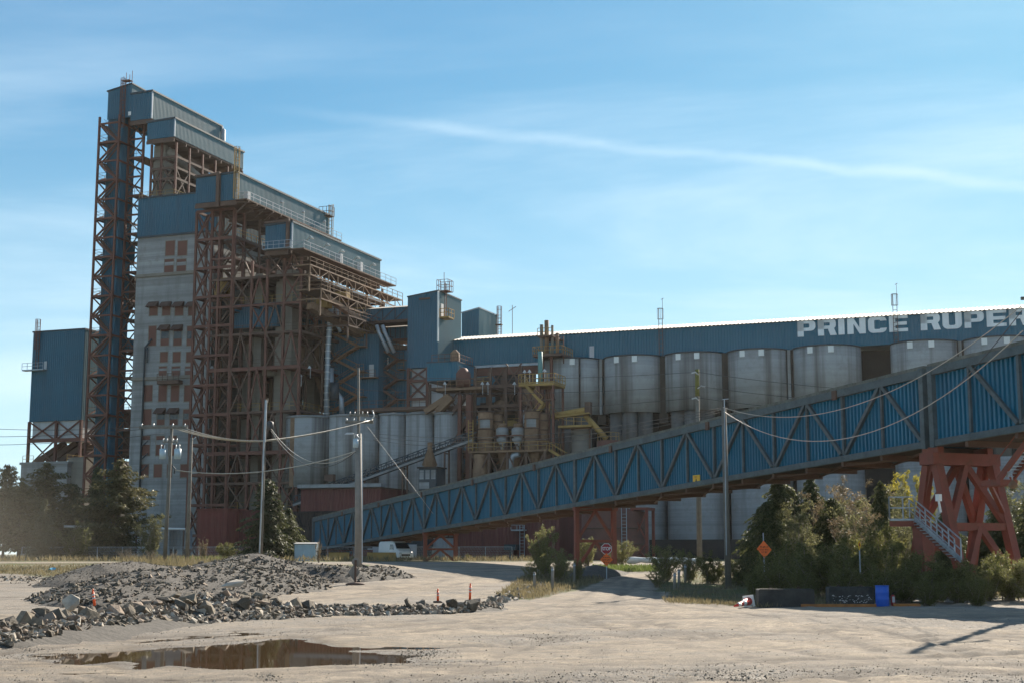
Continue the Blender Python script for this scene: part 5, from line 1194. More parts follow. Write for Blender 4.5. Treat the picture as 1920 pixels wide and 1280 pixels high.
# (x px, y px front foot, y px crest, depth) of the berm along its length
BERM = [(-60, 1222, 1150, 2.6), (60, 1206, 1148, 2.6), (160, 1190, 1136, 2.6), (300, 1172, 1116, 2.8), (450, 1162, 1100, 3.0), (560, 1156, 1126, 2.2), (640, 1152, 1136, 1.8), (760, 1150, 1132, 1.8), (860, 1147, 1124, 2.0), (920, 1142, 1132, 1.2)]
def berm_at(x):
    xs = [b[0] for b in BERM]; return [float(np.interp(x, xs, [b[i] for b in BERM])) for i in (1, 2, 3)]
stretch = lambda x: ('in the left end of the berm nearest the puddle tip' if x < 200 else 'in the middle of the berm below the gravel heap' if x < 520 else 'in the thin right stretch of the berm before the orange tubes')
hue = ['grey', 'dark grey', 'pale tan', 'brownish']
BC = []
for (x, yf, yc, dp) in BERM:
    p = on_ground(x, yf); Yc = p[1] + dp * .75; hc = max(.25, 2.2 - (yc - 1038) * Yc / 2697 - .22); BC.append((p[0] * Yc / p[1], Yc, hc, dp * .75))
_, _, _, _ = 0, 0, 0, 0
bgx, bgy, bH, bZ = heap('rock_berm', 'low core of crushed rock under the line of roadside boulders', BC, 35, .16, .12)
def berm_z(X, Y):
    i, j = int(round((Y - bgy[0, 0]) / .16)), int(round((X - bgx[0, 0]) / .16))
    if 0 <= i < bZ.shape[0] and 0 <= j < bZ.shape[1]: return max(float(bZ[i, j]), gz(0, Y))
    return gz(0, Y)
nb = 0; small_items = []
xs_dense = []
while nb < 275:
    x = rr_.uniform(-50, 925); yf, yc, dp = berm_at(x)
    dens = .35 if x > 600 else 1.0
    if rr_.random() > dens: continue
    p = on_ground(x, yf); t = rr_.random() ** .8; Hc = (yf - yc) / 2697 * p[1] * .95
    Yb = p[1] + t * dp; hgt = Hc * min(1, t * 1.35) ** .8
    s = (.20 + .62 * rr_.random() ** 2.6) * (1.0 if x < 520 else .95); mt = rr_.choices((0, 1, 2, 3), (5, 4, 1.0, 2.4))[0]
    X = p[0] * Yb / p[1]; k = rr_.randrange(8)
    boulder(k, mt, X, Yb, berm_z(X, Yb) + s * .13, (s, s * rr_.uniform(.75, 1.15), s * rr_.uniform(.8, 1.3)), (rr_.gauss(0, .5), rr_.gauss(0, .5), rr_.uniform(0, 6.28)), f'angular {hue[mt]} boulder {stretch(x)}', 'boulders of the roadside berm')
    nb += 1
def special(x, yb, w, h, k, mt, label, rot=(0, 0, 0), lift=0.0):
    p = on_ground(x, yb); s = w * p[1] / 2697; z = h * p[1] / 2697
    boulder(k, mt, p[0], p[1], p[2] + z * .42 + lift, (s, s * .8, z / .6), rot, label)
special(135, 1160, 44, 30, 5, 2, 'rounded whitish boulder standing out on the left part of the berm', (0, 0, .4), .3)
special(268, 1172, 46, 50, 2, 1, 'tall pointed dark boulder, largest of the roadside berm', (.1, .3, 1.0), .0)
special(435, 1140, 58, 26, 4, 2, 'broad pale tan slab lying on the foot of the gravel heap', (.2, -.15, .3), .75)
special(190, 1170, 40, 36, 3, 1, 'dark slab leaning on the berm just right of the whitish boulder', (.5, .5, .2), .2)
special(848, 1146, 34, 22, 6, 1, 'dark wedge boulder leaning beside the tallest orange tube', (.2, .4, .2), .15)
special(887, 1146, 30, 26, 2, 1, 'dark block boulder at the right end of the berm', (.1, .1, .8), .05)
for _ in range(5600):
    x = rr_.uniform(-80, 940); yf, yc, dp = berm_at(x); p = on_ground(x, yf); t = rr_.uniform(-.34, 1.1); Hc = (yf - yc) / 2697 * p[1] * .9; Yb = p[1] + t * dp
    hgt = Hc * min(1, max(0, t) * 1.35) ** .8; s = .05 + .40 * rr_.random() ** 2.2
    small_items.append((p[0] * Yb / p[1], Yb, berm_z(p[0] * Yb / p[1], Yb) + .02, s, rr_))
# second thin line of stones along the verge on the right of the tubes
for _ in range(260):
    t = rr_.random(); x = 925 + 90 * t + rr_.gauss(0, 9); y = 1128 - 32 * t + rr_.gauss(0, 4); p = on_ground(x, y); small_items.append((p[0], p[1], p[2] + .05, .12 + .45 * rr_.random() ** 2, rr_))
for _ in range(240):
    x, y = rr_.uniform(0, 130), rr_.gauss(1084, 4); p = on_ground(x, y); small_items.append((p[0], p[1], p[2] + .02, .1 + .3 * rr_.random() ** 2, rr_))
scatter_mesh('rubble', small_items, [M_rock, M_rockd, M_rockp, M_rockr], SMALL)
# loose gravel lying on the yard
gi = []
for _ in range(52000):
    y = 1120 + 165 * rr_.random() ** .6; x = rr_.uniform(-40, 1960); p = on_ground(x, y)
    gi_, gj_ = min(max(np.searchsorted(Ysg, p[1]), 0), ny - 1), min(max(np.searchsorted(Xsg, p[0]), 0), nx - 1); pr = GR[gi_, gj_]
    if rr_.random() > .02 + .75 * pr * pr: continue
    gi.append((p[0], p[1], surf(p[0], p[1]) + .004, .012 + .05 * rr_.random() ** 3, rr_))
for (cx_, cy_, sx_, sy_, n_) in ((795, 1222, 45, 9, 420), (700, 1245, 60, 5, 160), (480, 1195, 70, 5, 120), (180, 1180, 110, 6, 260), (60, 1215, 60, 8, 220), (500, 1268, 25, 5, 90), (1010, 1194, 50, 5, 160), (1385, 1268, 70, 8, 260)):
    for _ in range(n_):
        p = on_ground(rr_.gauss(cx_, sx_ * .6), rr_.gauss(cy_, sy_ * .6)); gi.append((p[0], p[1], max(surf(p[0], p[1]), -.04) + .005, .015 + .06 * rr_.random() ** 2.5, rr_))
scatter_mesh('loose_gravel', gi, [M_rock, M_rockd, M_rockp], SMALL)

# ================================================================== POLES AND CABLES
def pole(name, label, base, top, r0, r1, mt, group=None):
    T = Thing(name, label, 'pole', base, WF, group); m = MB(); m.tube([Vector(base) - Vector((0, 0, .3)), top], [r0, r1], 12); T.part('shaft', m, mt); return T
def pxpole(x0, y0, x1, y1, Y): b = at(x0, y0, Y); b[2] = gz(0, Y); return b, at(x1, y1, Y)
M_can = mat('transformer_grey', (.40, .50, .55), .5, 0, .1, 2); M_insul = mat('porcelain', (.60, .58, .54), .3, 0, .1, 2)
def transformer(T, x, y, Y, w, h):
    p = at(x, y, Y); k = Y / 2697; m = MB(); m.cyl((p[0], p[1]), w * k / 2, p[2] - h * k / 2, p[2] + h * k / 2, 18); o = T.part('transformer', m, M_can)
    q = MB()
    for s in (-.25, .25): q.cyl((p[0] + s * w * k, p[1]), .05, p[2] + h * k / 2, p[2] + h * k / 2 + .35, 8)
    T.part('bushing', q, M_insul, o)
def arm(T, x0, x1, y, Y, w=.12, nm='crossarm', mt=None):
    a, b = at(x0, y, Y), at(x1, y, Y); a[1] -= .2; b[1] -= .2; m = MB(); m.bar(a, b, w, w * 1.3); T.part(nm, m, mt or M_wood)
    m = MB()
    for t in (.05, .3, .7, .95): p = a.lerp(b, t); m.cyl((p[0], p[1]), .06, p[2] + w * .5, p[2] + w * .5 + .25, 8)
    T.part('insulator', m, M_insul)
b_, t_ = pxpole(308, 1063, 322, 798, 125)
T1 = pole('utility_pole', 'wooden utility pole carrying two grey transformers and a long crossarm', b_, t_, .19, .13, M_wood)
arm(T1, 262, 352, 801, 125, .16); transformer(T1, 305, 850, 124.4, 12, 19); transformer(T1, 333, 850, 124.4, 13, 19); arm(T1, 306, 334, 828, 124.6, .08, 'bracket')
m = MB(); p = at(323, 872, 124.6); m.tube([p, p + Vector((.25, 0, -.3)), p + Vector((.2, 0, -.7))], .07, 6); T1.part('insulator', m, M_trim)
b_, t_ = pxpole(350, 1058, 359, 820, 130); T2 = pole('utility_pole', 'plain wooden pole just right of the one with two transformers', b_, t_, .20, .13, M_wood)
m = MB(); p = at(360, 824, 130); m.bar(p, p + Vector((.35, 0, .25)), .06); T2.part('bracket', m, M_galv)
b_, t_ = pxpole(488, 1053, 495, 800, 128); T3 = pole('utility_pole', 'dark pole with a bright steel upper section in front of the bushy spruce', b_, at(498, 748, 128), .21, .10, M_wood)
m = MB(); m.bar(at(496, 828, 127.7), at(499, 750, 127.8), .17); T3.part('steel_extension', m, M_galv)
m = MB(); p = at(506, 797, 127.6); m.lathe((p[0], p[1]), [(.1, p[2] - .4), (.32, p[2] - .3), (.32, p[2] + .3), (.1, p[2] + .4)], 14); T3.part('cable_coil', m, M_dcable)
m = MB(); m.bar(at(486, 1052, 127.6), at(495, 826, 127.6), .10); T3.part('conduit', m, M_galv)
b_, t_ = pxpole(672, 1058, 672, 812, 112); T4 = pole('lamp_pole', 'thick grey pole with street lamp and transformer beside the gallery', b_, t_, .30, .25, M_polegrey)
m = MB(); m.bar(at(679, 1055, 111.7), at(679.5, 815, 111.7), .06); T4.part('conduit', m, M_galv)
transformer(T4, 667, 830, 111.5, 10, 17)
m = MB(); p = at(675, 826, 111.6); m.tube([p, at(672, 819, 111.5), at(667, 814, 111.4), at(660, 813, 111.3)], .05, 8); T4.part('lamp_arm', m, M_galv)
m = MB(); p = at(657, 814, 111.3); m.add([(p[0] - .45, p[1] - .12, p[2]), (p[0] + .3, p[1] - .12, p[2] + .02), (p[0] + .3, p[1] + .12, p[2] + .02), (p[0] - .45, p[1] + .12, p[2]), (p[0] - .3, p[1] - .05, p[2] + .15), (p[0] + .2, p[1] - .05, p[2] + .16), (p[0] + .2, p[1] + .05, p[2] + .16), (p[0] - .3, p[1] + .05, p[2] + .15)], [(0, 3, 2, 1), (4, 5, 6, 7), (0, 1, 5, 4), (1, 2, 6, 5), (2, 3, 7, 6), (3, 0, 4, 7)]); T4.part('lamp_head', m, M_panelw)
b_, t_ = pxpole(673, 1046, 672, 689, 142); T5 = pole('utility_pole', 'thin tall pole with two crossarms rising behind the thick lamp pole', b_, t_, .20, .12, M_wood)
arm(T5, 655, 691, 778, 142, .18); arm(T5, 648, 700, 791, 142, .2)
m = MB(); m.tube([at(688, 790, 141.5), at(697, 786, 141.5), at(702, 778, 141.5), at(698, 769, 141.5)], .07, 8); T5.part('cable_loop', m, M_insul)
b_, t_ = pxpole(1366, 1108, 1357, 764, 82); T6 = pole('utility_pole', 'tall grey green pole standing before the gallery, right of the yellow exit sign', b_, t_, .19, .14, M_wood)
m = MB(); m.bar(at(1362, 1040, 81.75), at(1358, 748, 81.8), .05); m.bar(at(1354, 748, 81.8), at(1367, 747, 81.8), .04); T6.part('conduit', m, M_galv)
b_, t_ = pxpole(1312, 1062, 1307, 694, 120); T7 = pole('utility_pole', 'mossy topped pole with small lamps behind the gallery, before the third silo', b_, t_, .24, .15, M_wood)
M_moss = mat('mossy_wood', (.15, .14, .035), .95, 0, .3, 2); m = MB(); m.tube([at(1307.6, 742, 119.95), at(1307, 692, 119.95)], [.19, .175], 12); T7.part('mossy_top', m, M_moss)
for (x, y, s) in ((1304, 697, -1), (1314, 723, 1), (1305, 745, -1)):
    p = at(x, y, 119.6); m = MB(); m.bar(p, p + Vector((.35 * s, -.1, -.1)), .16, .12); m.bar(p, p + Vector((-.25 * s, .2, -.2)), .07); T7.part('lamp_head', m, M_panelw)
hp8 = 15.0; tip = on_ground(1712, 1222); Lp = hp8 / math.tan(R(SUN_EL)); b8 = Vector((tip[0] + Lp * math.sin(R(SUN_AZ)), tip[1] + Lp * math.cos(R(SUN_AZ)), 0))
T8 = pole('utility_pole', 'tall pole standing just outside the right edge, casting the thin shadow on the yard', b8, b8 + Vector((0, 0, hp8)), .2, .15, M_wood)
m = MB(); m.bar(b8 + Vector((-.5, 0, 12.3)), b8 + Vector((1.0, 0, 12.3)), .12); T8.part('crossarm', m, M_wood)

def cable(label, pts, r=.03, mt=None, n=14, group='overhead cables'):
    """pts: attachment points and sag between neighbours: [(p, sag), (p, sag), (p, 0)]"""
    line = []
    for (a, s), (b, _) in zip(pts[:-1], pts[1:]):
        for k in range(n): t = k / n; q = Vector(a).lerp(Vector(b), t); q.z -= 4 * s * t * (1 - t); line.append(q)
    line.append(Vector(pts[-1][0])); b = line[0]; m = MB(); m.tube(line, r, 5)
    return single('overhead_cable', label, 'cable', m, mt or M_cable, b, WF, group)
for k, (xa, xc, xe, w) in enumerate(((328, 493, 682, 'lowest'), (338, 494, 690, 'middle'), (350, 495, 699, 'topmost'))):
    cable(f'pale cable sagging from the two transformer pole past the dark pole, {w} of its three', [(at(xa, 803, 124.8), .35), (at(xc, 827 - k, 127.8), .25), (at(xe, 790 - k * 2, 141.7), 0)], .045)
cable('single pale cable hanging low from the two transformer pole to the thick lamp pole', [(at(326, 880, 124.7), .9), (at(667, 845, 111.6), 0)], .04)
for k in (0, 1): cable(('slack dark' if k else 'slack pale') + ' cable looping from the coil on the dark pole to the lamp pole', [(at(506, 800 + k * 4, 127.6), 1.9 + .3 * k), (at(667, 846, 111.6), 0)], .03, M_dcable if k else M_cable)
cable('straight stay wire slanting from the crossarmed pole down over the blue gallery', [(at(686, 795, 141.5), 0), (at(812, 962, 118), 0)], .012, None, 2)
rgt = lambda z: b8 + Vector((-.5, 0, z))
cable('thinner pale cable drooping across the blue gallery from the tall pole to the right edge', [(at(1356, 763, 81.8), 2.05), (rgt(12.0), 0)], .022, M_cable, 24)
cable('thicker pale cable drooping lowest across the blue gallery to the right edge', [(at(1357, 771, 81.8), 2.9), (rgt(11.0), 0)], .024, M_cable, 24)
cable('dark cable crossing the long gallery letters at the right edge', [(at(1740, 770, 80), .3), (rgt(11.8), 0)], .02, M_dcable, 10)
for k in range(3): cable(('upper', 'middle', 'lower')[k] + ' dark cable slanting from the tall pole down along the gallery roof', [(at(1352, 764 + 4 * k, 81.9), .9 + .15 * k), (at(700, 812 + 6 * k, 112), 0)], .018, M_dcable, 14)
for k, (ya, yb, yc) in enumerate(((702, 697, 716), (730, 723, 738), (770, 745, 757))):
    cable(('highest', 'middle', 'lowest')[k] + ' thin power line running past the silos from pole to pole', [(at(672, ya, 141.8), .5), (at(1307, yb, 119.8), .5), (at(1990, yc + 30, 98), 0)], .022, M_dcable, 12)
for k, (ya, yb) in enumerate(((782, 800), (808, 802), (828, 812))): cable(('highest', 'middle', 'lowest')[k] + ' thin line entering from the left edge to the two transformer pole', [(at(-260, ya, 124), .6), (at(266 + 20 * k, yb, 124.8), 0)], .022, M_dcable, 10)

# ================================================================== SIGNS, TUBES, BARRIERS, SMALL THINGS
M_ink = mat('faded_ink', (.30, .035, .01), .6, 0, .1, 2)
def octagon(m, c, r, t, y): m.prism([(c[0] + r * math.cos(R(22.5 + 45 * k)), y, c[2] + r * math.sin(R(22.5 + 45 * k))) for k in range(8)], (0, t, 0))
def scribble(m, cx, z, w, h, y, seed, gaps=()):
    """worn lettering too small to read: a row of short upright marks"""
    r = random.Random(seed); x = cx - w / 2
    while x < cx + w / 2:
        k = r.uniform(.035, .05)
        if not any(a < (x - cx) / w < b for a, b in gaps):
            m.box(x, x + k * .3, y, y + .004, z, z + h)
            if r.random() < .7: m.box(x + k * .3, x + k * .8, y, y + .004, z + h * r.choice((0, .4, .8)), z + h * r.choice((.2, 1.0)))
        x += k
ps = at(1137, 1028, 95); g0 = gz(0, 95)
T = Thing('stop_sign', 'red octagonal stop sign above an orange diamond notice, by the earth mound', 'sign', (ps[0], ps[1], g0), WF)
m = MB(); m.bar((ps[0], ps[1] + .05, g0 - .2), (ps[0], ps[1] + .05, ps[2] + .3), .06); T.part('post', m, M_galv)
m = MB(); octagon(m, ps, .38, .02, ps[1]); T.part('border', m, M_white)
m = MB(); octagon(m, ps, .345, .012, ps[1] - .014); T.part('face', m, M_sr)
sign_text(T, 'STOP', .30, (0, -.02, ps[2] - g0), 0, M_white, 'lettering', .78, .006)
pd = at(1137, 1048.3, 95)
m = MB(); h = .44; m.prism([(pd[0] - h * .96, pd[1] - .02, pd[2]), (pd[0], pd[1] - .02, pd[2] - h), (pd[0] + h * .96, pd[1] - .02, pd[2]), (pd[0], pd[1] - .02, pd[2] + h)], (0, .015, 0)); od = T.part('diamond_notice', m, M_so)
m = MB()
for (dz, w, sd_, gp_) in ((.10, .5, 1, ()), (-.06, .58, 2, ((-.1, -.03),)), (-.22, .36, 3, ((-.22, -.12),))): scribble(m, pd[0], pd[2] + dz, w, .09, pd[1] - .028, sd_, gp_)
T.part('worn_lettering', m, M_ink, od)
ps = at(1433, 1029, 74); g0 = gz(0, 74)
T = Thing('diamond_sign', 'orange diamond notice on a thin post in front of the dark woods', 'sign', (ps[0], ps[1], g0), WF)
m = MB(); h = .45; m.prism([(ps[0] - h * .86, ps[1], ps[2] + .02), (ps[0] + .02, ps[1], ps[2] - h), (ps[0] + h * .86, ps[1], ps[2] - .02), (ps[0] - .02, ps[1], ps[2] + h)], (0, .015, 0)); T.part('face', m, M_so)
m = MB()
for (dz, w, sd_, gp_) in ((.08, .42, 4, ()), (-.05, .46, 5, ((-.1, 0),)), (-.18, .28, 6, ((-.1, 0),))): scribble(m, ps[0], ps[2] + dz, w, .08, ps[1] - .008, sd_, gp_)
T.part('worn_lettering', m, M_ink)
m = MB(); m.bar((ps[0], ps[1] + .05, g0 - .2), at(1431, 998, 74.05), .05); T.part('post', m, M_galv)
m = MB(); m.bar(at(1422, 1031, 73.9), at(1429, 1058, 73.9), .07, .03); T.part('marker_strip', m, M_moss)
ps = at(1611, 1021, 70); T = Thing('caution_sign', 'narrow yellow diamond sign turned edgeways among the bushes', 'sign', (ps[0], ps[1], gz(0, 70)), WF)
m = MB(); h = .27; m.prism([(ps[0] - .13, ps[1] - .2, ps[2]), (ps[0], ps[1], ps[2] - h), (ps[0] + .13, ps[1] + .2, ps[2]), (ps[0], ps[1], ps[2] + h)], (0.014, -.01, 0)); T.part('face', m, M_sy)
m = MB(); m.box(ps[0] - .03, ps[0] + .03, ps[1] - .09, ps[1] - .075, ps[2] - .05, ps[2] + .1); T.part('symbol', m, M_ink)
m = MB(); m.bar((ps[0] + .02, ps[1] + .05, gz(0, 70) - .2), (ps[0] + .02, ps[1] + .05, ps[2] + .1), .05); T.part('post', m, M_galv)
# signs seen from behind on a footed post
ps = at(667, 1052, 86); g0 = gz(0, 86); pz = on_ground(666, 1092)
T = Thing('turned_sign', 'stop sign and diamond seen from behind on a rusty footed post by the rubble', 'sign', (ps[0], ps[1], g0), WF)
m = MB(); octagon(m, ps, .25, .02, ps[1]); T.part('octagon_back', m, M_polegrey)
pd = at(664, 1072, 86); m = MB(); m.prism([(pd[0] - .36, pd[1], pd[2]), (pd[0], pd[1], pd[2] - .5), (pd[0] + .36, pd[1], pd[2]), (pd[0], pd[1], pd[2] + .5)], (0, .02, 0)); T.part('diamond_back', m, M_polegrey)
m = MB(); m.bar((ps[0], ps[1] - .07, g0 + .1), (ps[0], ps[1] - .07, ps[2] + .1), .13); T.part('post', m, M_steel2)
m = MB(); m.lathe((ps[0], ps[1]), [(.55, g0 - .05), (.6, g0 + .08), (.35, g0 + .16), (.05, g0 + .18)], 20); T.part('foot', m, M_steel2)
# orange delineator tubes
M_orange = mat('orange_plastic', (.80, .095, .01), .5, 0, .08, 2)
for (x, yb, yt, lab, lean) in ((178, 1136, 1108, 'orange tube with pale bands standing on the left part of the berm', -.08), (821, 1124, 1107, 'shorter slim orange tube with pale tip among the right end boulders', 0), (881, 1122, 1097, 'taller orange tube with a pale neck at the right end of the berm', .02)):
    Y = on_ground(x, yb + 12)[1]; b, t = at(x, yb + 3, Y), at(x, yt, Y); t[0] += lean * 1.0; hh = (t - b)
    T = Thing('delineator_tube', lab, 'traffic tube', b, WF, 'orange delineator tubes')
    m = MB(); m.tube([b, t], [.055, .045], 10); T.part('tube', m, M_orange)
    m = MB()
    for f_ in (.55, .75): m.tube([b + hh * f_, b + hh * (f_ + .09)], [.058, .056], 10)
    T.part('reflective_band', m, M_panelw)
    m = MB(); m.cyl((t[0], t[1]), .03, t[2], t[2] + .10, 8); T.part('top_loop', m, M_orange)
    m = MB(); m.cyl((b[0], b[1]), .2, b[2] - .05, b[2] + .03, 12); T.part('rubber_base', m, M_sk)
# lying cone
p = on_ground(1404, 1137); q = on_ground(1379, 1139); T = Thing('traffic_cone', 'red and white traffic cone lying on its side at the yard edge', 'traffic cone', (p[0], p[1], p[2]), WF)
bc, tc_ = Vector((p[0], p[1], .24)), Vector((q[0] - .05, q[1] - .05, .08)); d_ = tc_ - bc
m = MB(); m.tube([bc, tc_], [.17, .035], 14); T.part('cone', m, mat('cone_red', (.62, .03, .015), .5, 0, .1, 2))
m = MB()
for f_ in (.3, .62): m.tube([bc + d_ * f_, bc + d_ * (f_ + .16)], [.175 - .13 * f_, .175 - .13 * (f_ + .16)], 14)
T.part('white_band', m, M_white)
e1_ = Vector((-.15, 0, .9)).normalized() * .24; dn = d_.normalized(); e2_ = dn.cross(e1_).normalized() * .24; m = MB(); m.prism([bc + e1_ + e2_, bc + e1_ - e2_, bc - e1_ - e2_, bc - e1_ + e2_], -dn * .05); T.part('square_foot', m, M_white)
# blue barrel
p = on_ground(1655, 1136); M_barrel = mat('barrel_blue', (.008, .10, .52), .4, 0, .06, 2)
T = Thing('barrel', 'bright blue plastic drum standing at the edge of the woods', 'barrel', p, WF); c = (p[0], p[1]); z = p[2]
m = MB(); m.lathe(c, [(.02, z), (.27, z), (.285, z + .04), (.285, z + .28), (.295, z + .30), (.285, z + .32), (.285, z + .56), (.295, z + .58), (.285, z + .60), (.28, z + .82), (.26, z + .86), (.02, z + .86)], 28); T.part('drum', m, M_barrel)
m = MB(); m.lathe(c, [(.265, z + .84), (.295, z + .84), (.295, z + .885), (.265, z + .885)], 28); T.part('rim', m, M_barrel)
p = on_ground(1675, 1135); T = Thing('fire_extinguisher', 'small red and white canister standing just right of the blue drum', 'fire extinguisher', p, WF); c = (p[0], p[1]); z = p[2]
m = MB(); m.lathe(c, [(.02, z), (.085, z), (.09, z + .03), (.09, z + .40), (.05, z + .47), (.02, z + .48)], 14); T.part('cylinder', m, M_sr)
m = MB(); m.box(c[0] - .06, c[0] + .05, c[1] - .10, c[1] - .085, z + .15, z + .4); T.part('label_plate', m, M_panelw)
m = MB(); m.bar((c[0], c[1], z + .47), (c[0], c[1], z + .55), .06); m.bar((c[0] - .02, c[1], z + .55), (c[0] + .12, c[1], z + .58), .03); T.part('handle', m, M_sk)
# concrete blocks in the shade
M_blk = mat('stained_block', (.05, .047, .043), .95, 0, .4, 2.5, dirt=(.03, .028, .025), dirt_amt=.7, bump=.6, bump_scale=8)
for (x0, x1, yb, hpx, lab) in ((1423, 1528, 1137, 33, 'dark stained concrete block next to the fallen cone'), (1556, 1640, 1134, 34, 'dark concrete block, splashed pale, left of the blue drum')):
    p, q = on_ground(x0, yb), on_ground(x1, yb); h = hpx * p[1] / 2697
    T = Thing('concrete_block', lab, 'concrete block', ((p[0] + q[0]) / 2, p[1], p[2]), WF, 'concrete blocks in the shade')
    m = MB(); a, b = p[0], q[0]; m.prism([(a + .02, p[1], p[2] - .05), (b - .02, p[1], p[2] - .05), (b, p[1], p[2] + .06), (b, p[1], p[2] + h - .05), (b - .06, p[1], p[2] + h), (a + .06, p[1], p[2] + h), (a, p[1], p[2] + h - .05), (a, p[1], p[2] + .06)], (0, .75, 0)); T.part('body', m, M_blk)
    m = MB()
    for t in (.25, .75): m.tube([(a + (b - a) * t - .1, p[1] + .37, p[2] + h - .01), (a + (b - a) * t, p[1] + .37, p[2] + h + .07), (a + (b - a) * t + .1, p[1] + .37, p[2] + h - .01)], .02, 6)
    T.part('lifting_loop', m, M_steel2)
    if x0 > 1500:
        m = MB(); r = random.Random(3)
        for _ in range(60): xx, zz = r.uniform(a + .1, b - .1), p[2] + r.uniform(.1, .42); w_, h_ = r.uniform(.02, .10), r.uniform(.01, .05); m.prism([(xx, p[1] - .004, zz), (xx + w_, p[1] - .004, zz + .01), (xx + w_ * .7, p[1] - .004, zz + h_), (xx + w_ * .1, p[1] - .004, zz + h_ * .8)], (0, .003, 0))
        T.part('paint_splash', m, M_panelw)
for (x0, x1, y, lab) in ((1500, 1640, 1137, 'rusty orange beam lying along the foot of the two dark blocks'), (1672, 1722, 1136, 'short rusty orange beam lying right of the blue drum')):
    p, q = on_ground(x0, y), on_ground(x1, y); m = MB(); m.bar((p[0], p[1] - .25, p[2] + .07), (q[0], q[1] - .25, q[2] + .07), .14, .12); single('steel_beam', lab, 'beam', m, mat('orange_rust' + str(x0), (.34, .13, .035), .85, 0, .3, 3), (p[0], p[1] - .25, p[2]), WF)
# bollards
for (x, yb, yt, lab) in ((1002, 1104, 1071, 'grey post at the outer left corner of the shrubby verge'), (1036, 1108, 1062, 'taller grey post before the pale shrub on the verge'), (1077, 1092, 1054, 'grey post on the verge nearest the earth mound'), (1265, 1107, 1072, 'grey post in front on the far side of the gravel drive'), (1273, 1100, 1066, 'middle grey post of the three right of the gravel drive'), (1285, 1092, 1057, 'rear grey post of the three right of the gravel drive')):
    p = on_ground(x, yb); t = at(x, yt, p[1]); m = MB(); m.tube([p - Vector((0, 0, .2)), t - Vector((0, 0, .04)), t], [.075, .075, .03], 12); T = Thing('bollard', lab, 'post', p, WF, 'grey posts along the gravel drive'); T.part('pipe', m, M_polegrey)
    m = MB(); m.tube([t - Vector((0, 0, .22)), t - Vector((0, 0, .12))], .079, 12); T.part('reflective_band', m, M_galv)
# litter, short white post, roll of white sheeting
p = on_ground(98, 1070); m = MB(); r = random.Random(8); ring = [(p[0] + .35 * math.cos(k) * r.uniform(.7, 1.2), p[1] + .3 * math.sin(k), p[2] + r.uniform(.02, .25)) for k in np.linspace(0, 5.6, 9)]
for k in range(9): m.face([ring[k], ring[(k + 1) % 9], (p[0], p[1], p[2] + .28)])
single('litter', 'crumpled bright blue sheet lying on the grassy bank at left', 'litter', m, mat('light_blue_plastic', (.10, .42, .62), .4, 0, .1, 2), p, WF)
p = on_ground(497, 1072); m = MB(); m.box(p[0] - .14, p[0] + .14, p[1] - .14, p[1] + .14, p[2] - .2, p[2] + .75); m.box(p[0] - .17, p[0] + .17, p[1] - .17, p[1] + .17, p[2] + .75, p[2] + .82); single('marker_post', 'short square pale post poking out behind the rubble crest', 'post', m, M_conc2, p, WF)
m = MB(); r = random.Random(5); pts = []; 
for k in range(14): t = k / 13; q = at(1168 + 150 * t, 1050, 122); pts.append(Vector((q[0], 122 + .3 * math.sin(5 * t), gz(0, 122) + .32 + .10 * r.uniform(-1, 1))))
m.tube(pts, [.10 + .0 * k if k in (0, 13) else .30 + .08 * r.uniform(-1, 1) for k in range(14)], 10); single('sheeting_roll', 'long crumpled roll of white plastic sheeting lying beyond the stop sign', 'plastic roll', m, mat('white_plastic', (.74, .72, .68), .45, 0, .06, 3), pts[0], WF)
# white shed, yellow barriers, van
p = at(572, 1056, 150); g0 = gz(0, 150); k = 150 / 2697
T = Thing('utility_shed', 'small pale blue grey metal shed below the low end of the gallery', 'shed', (p[0], p[1], g0), WF); w = 20 * k
m = MB(); m.corr((p[0] - w, p[1]), (p[0] + w, p[1]), g0, g0 + 1.72, period=.5, depth=.04); m.corr((p[0] + w, p[1]), (p[0] + w, p[1] + 1.6), g0, g0 + 1.72, period=.5, depth=.04); m.corr((p[0] - w, p[1] + 1.6), (p[0] - w, p[1]), g0, g0 + 1.72, period=.5, depth=.04); T.part('wall', m, M_can)
m = MB(); m.prism([(p[0] - w - .1, p[1] - .15, g0 + 1.72), (p[0] + w + .1, p[1] - .15, g0 + 1.72), (p[0] + w + .1, p[1] + 1.7, g0 + 1.85), (p[0] - w - .1, p[1] + 1.7, g0 + 1.85)], (0, 0, .08)); T.part('roof', m, M_conc)
for (x0, x1, lab) in ((616, 655, 'ochre road barrier between the pale shed and the thick pole'), (688, 742, 'longer ochre road barrier in front of the white van')):
    p, q = at(x0, 1050, 150), at(x1, 1050, 150); g0 = gz(0, 150) + .1; m = MB()
    m.prism([(p[0], p[1] - .3, g0 - .2), (p[0], p[1] + .3, g0 - .2), (p[0], p[1] + .12, g0 + .3), (p[0], p[1] + .09, g0 + .78), (p[0], p[1] - .09, g0 + .78), (p[0], p[1] - .12, g0 + .3)], (q[0] - p[0], 0, 0))
    T = Thing('road_barrier', lab, 'barrier', (p[0], p[1], g0), WF, 'ochre road barriers'); T.part('body', m, M_yellow); m = MB()
    for t in (.2, .8): m.box(p[0] + (q[0] - p[0]) * t - .15, p[0] + (q[0] - p[0]) * t + .15, p[1] - .305, p[1] - .2, g0 - .2, g0 - .1)
    T.part('lifting_slot', m, M_sk)
pv = at(748, 1058, 156); VFm = Frame(R(-62), pv[0], pv[1]); g0 = gz(0, 156)
T = Thing('van', 'white van with a roof rack parked behind the ochre barrier', 'van', (0, 0, g0), VFm)
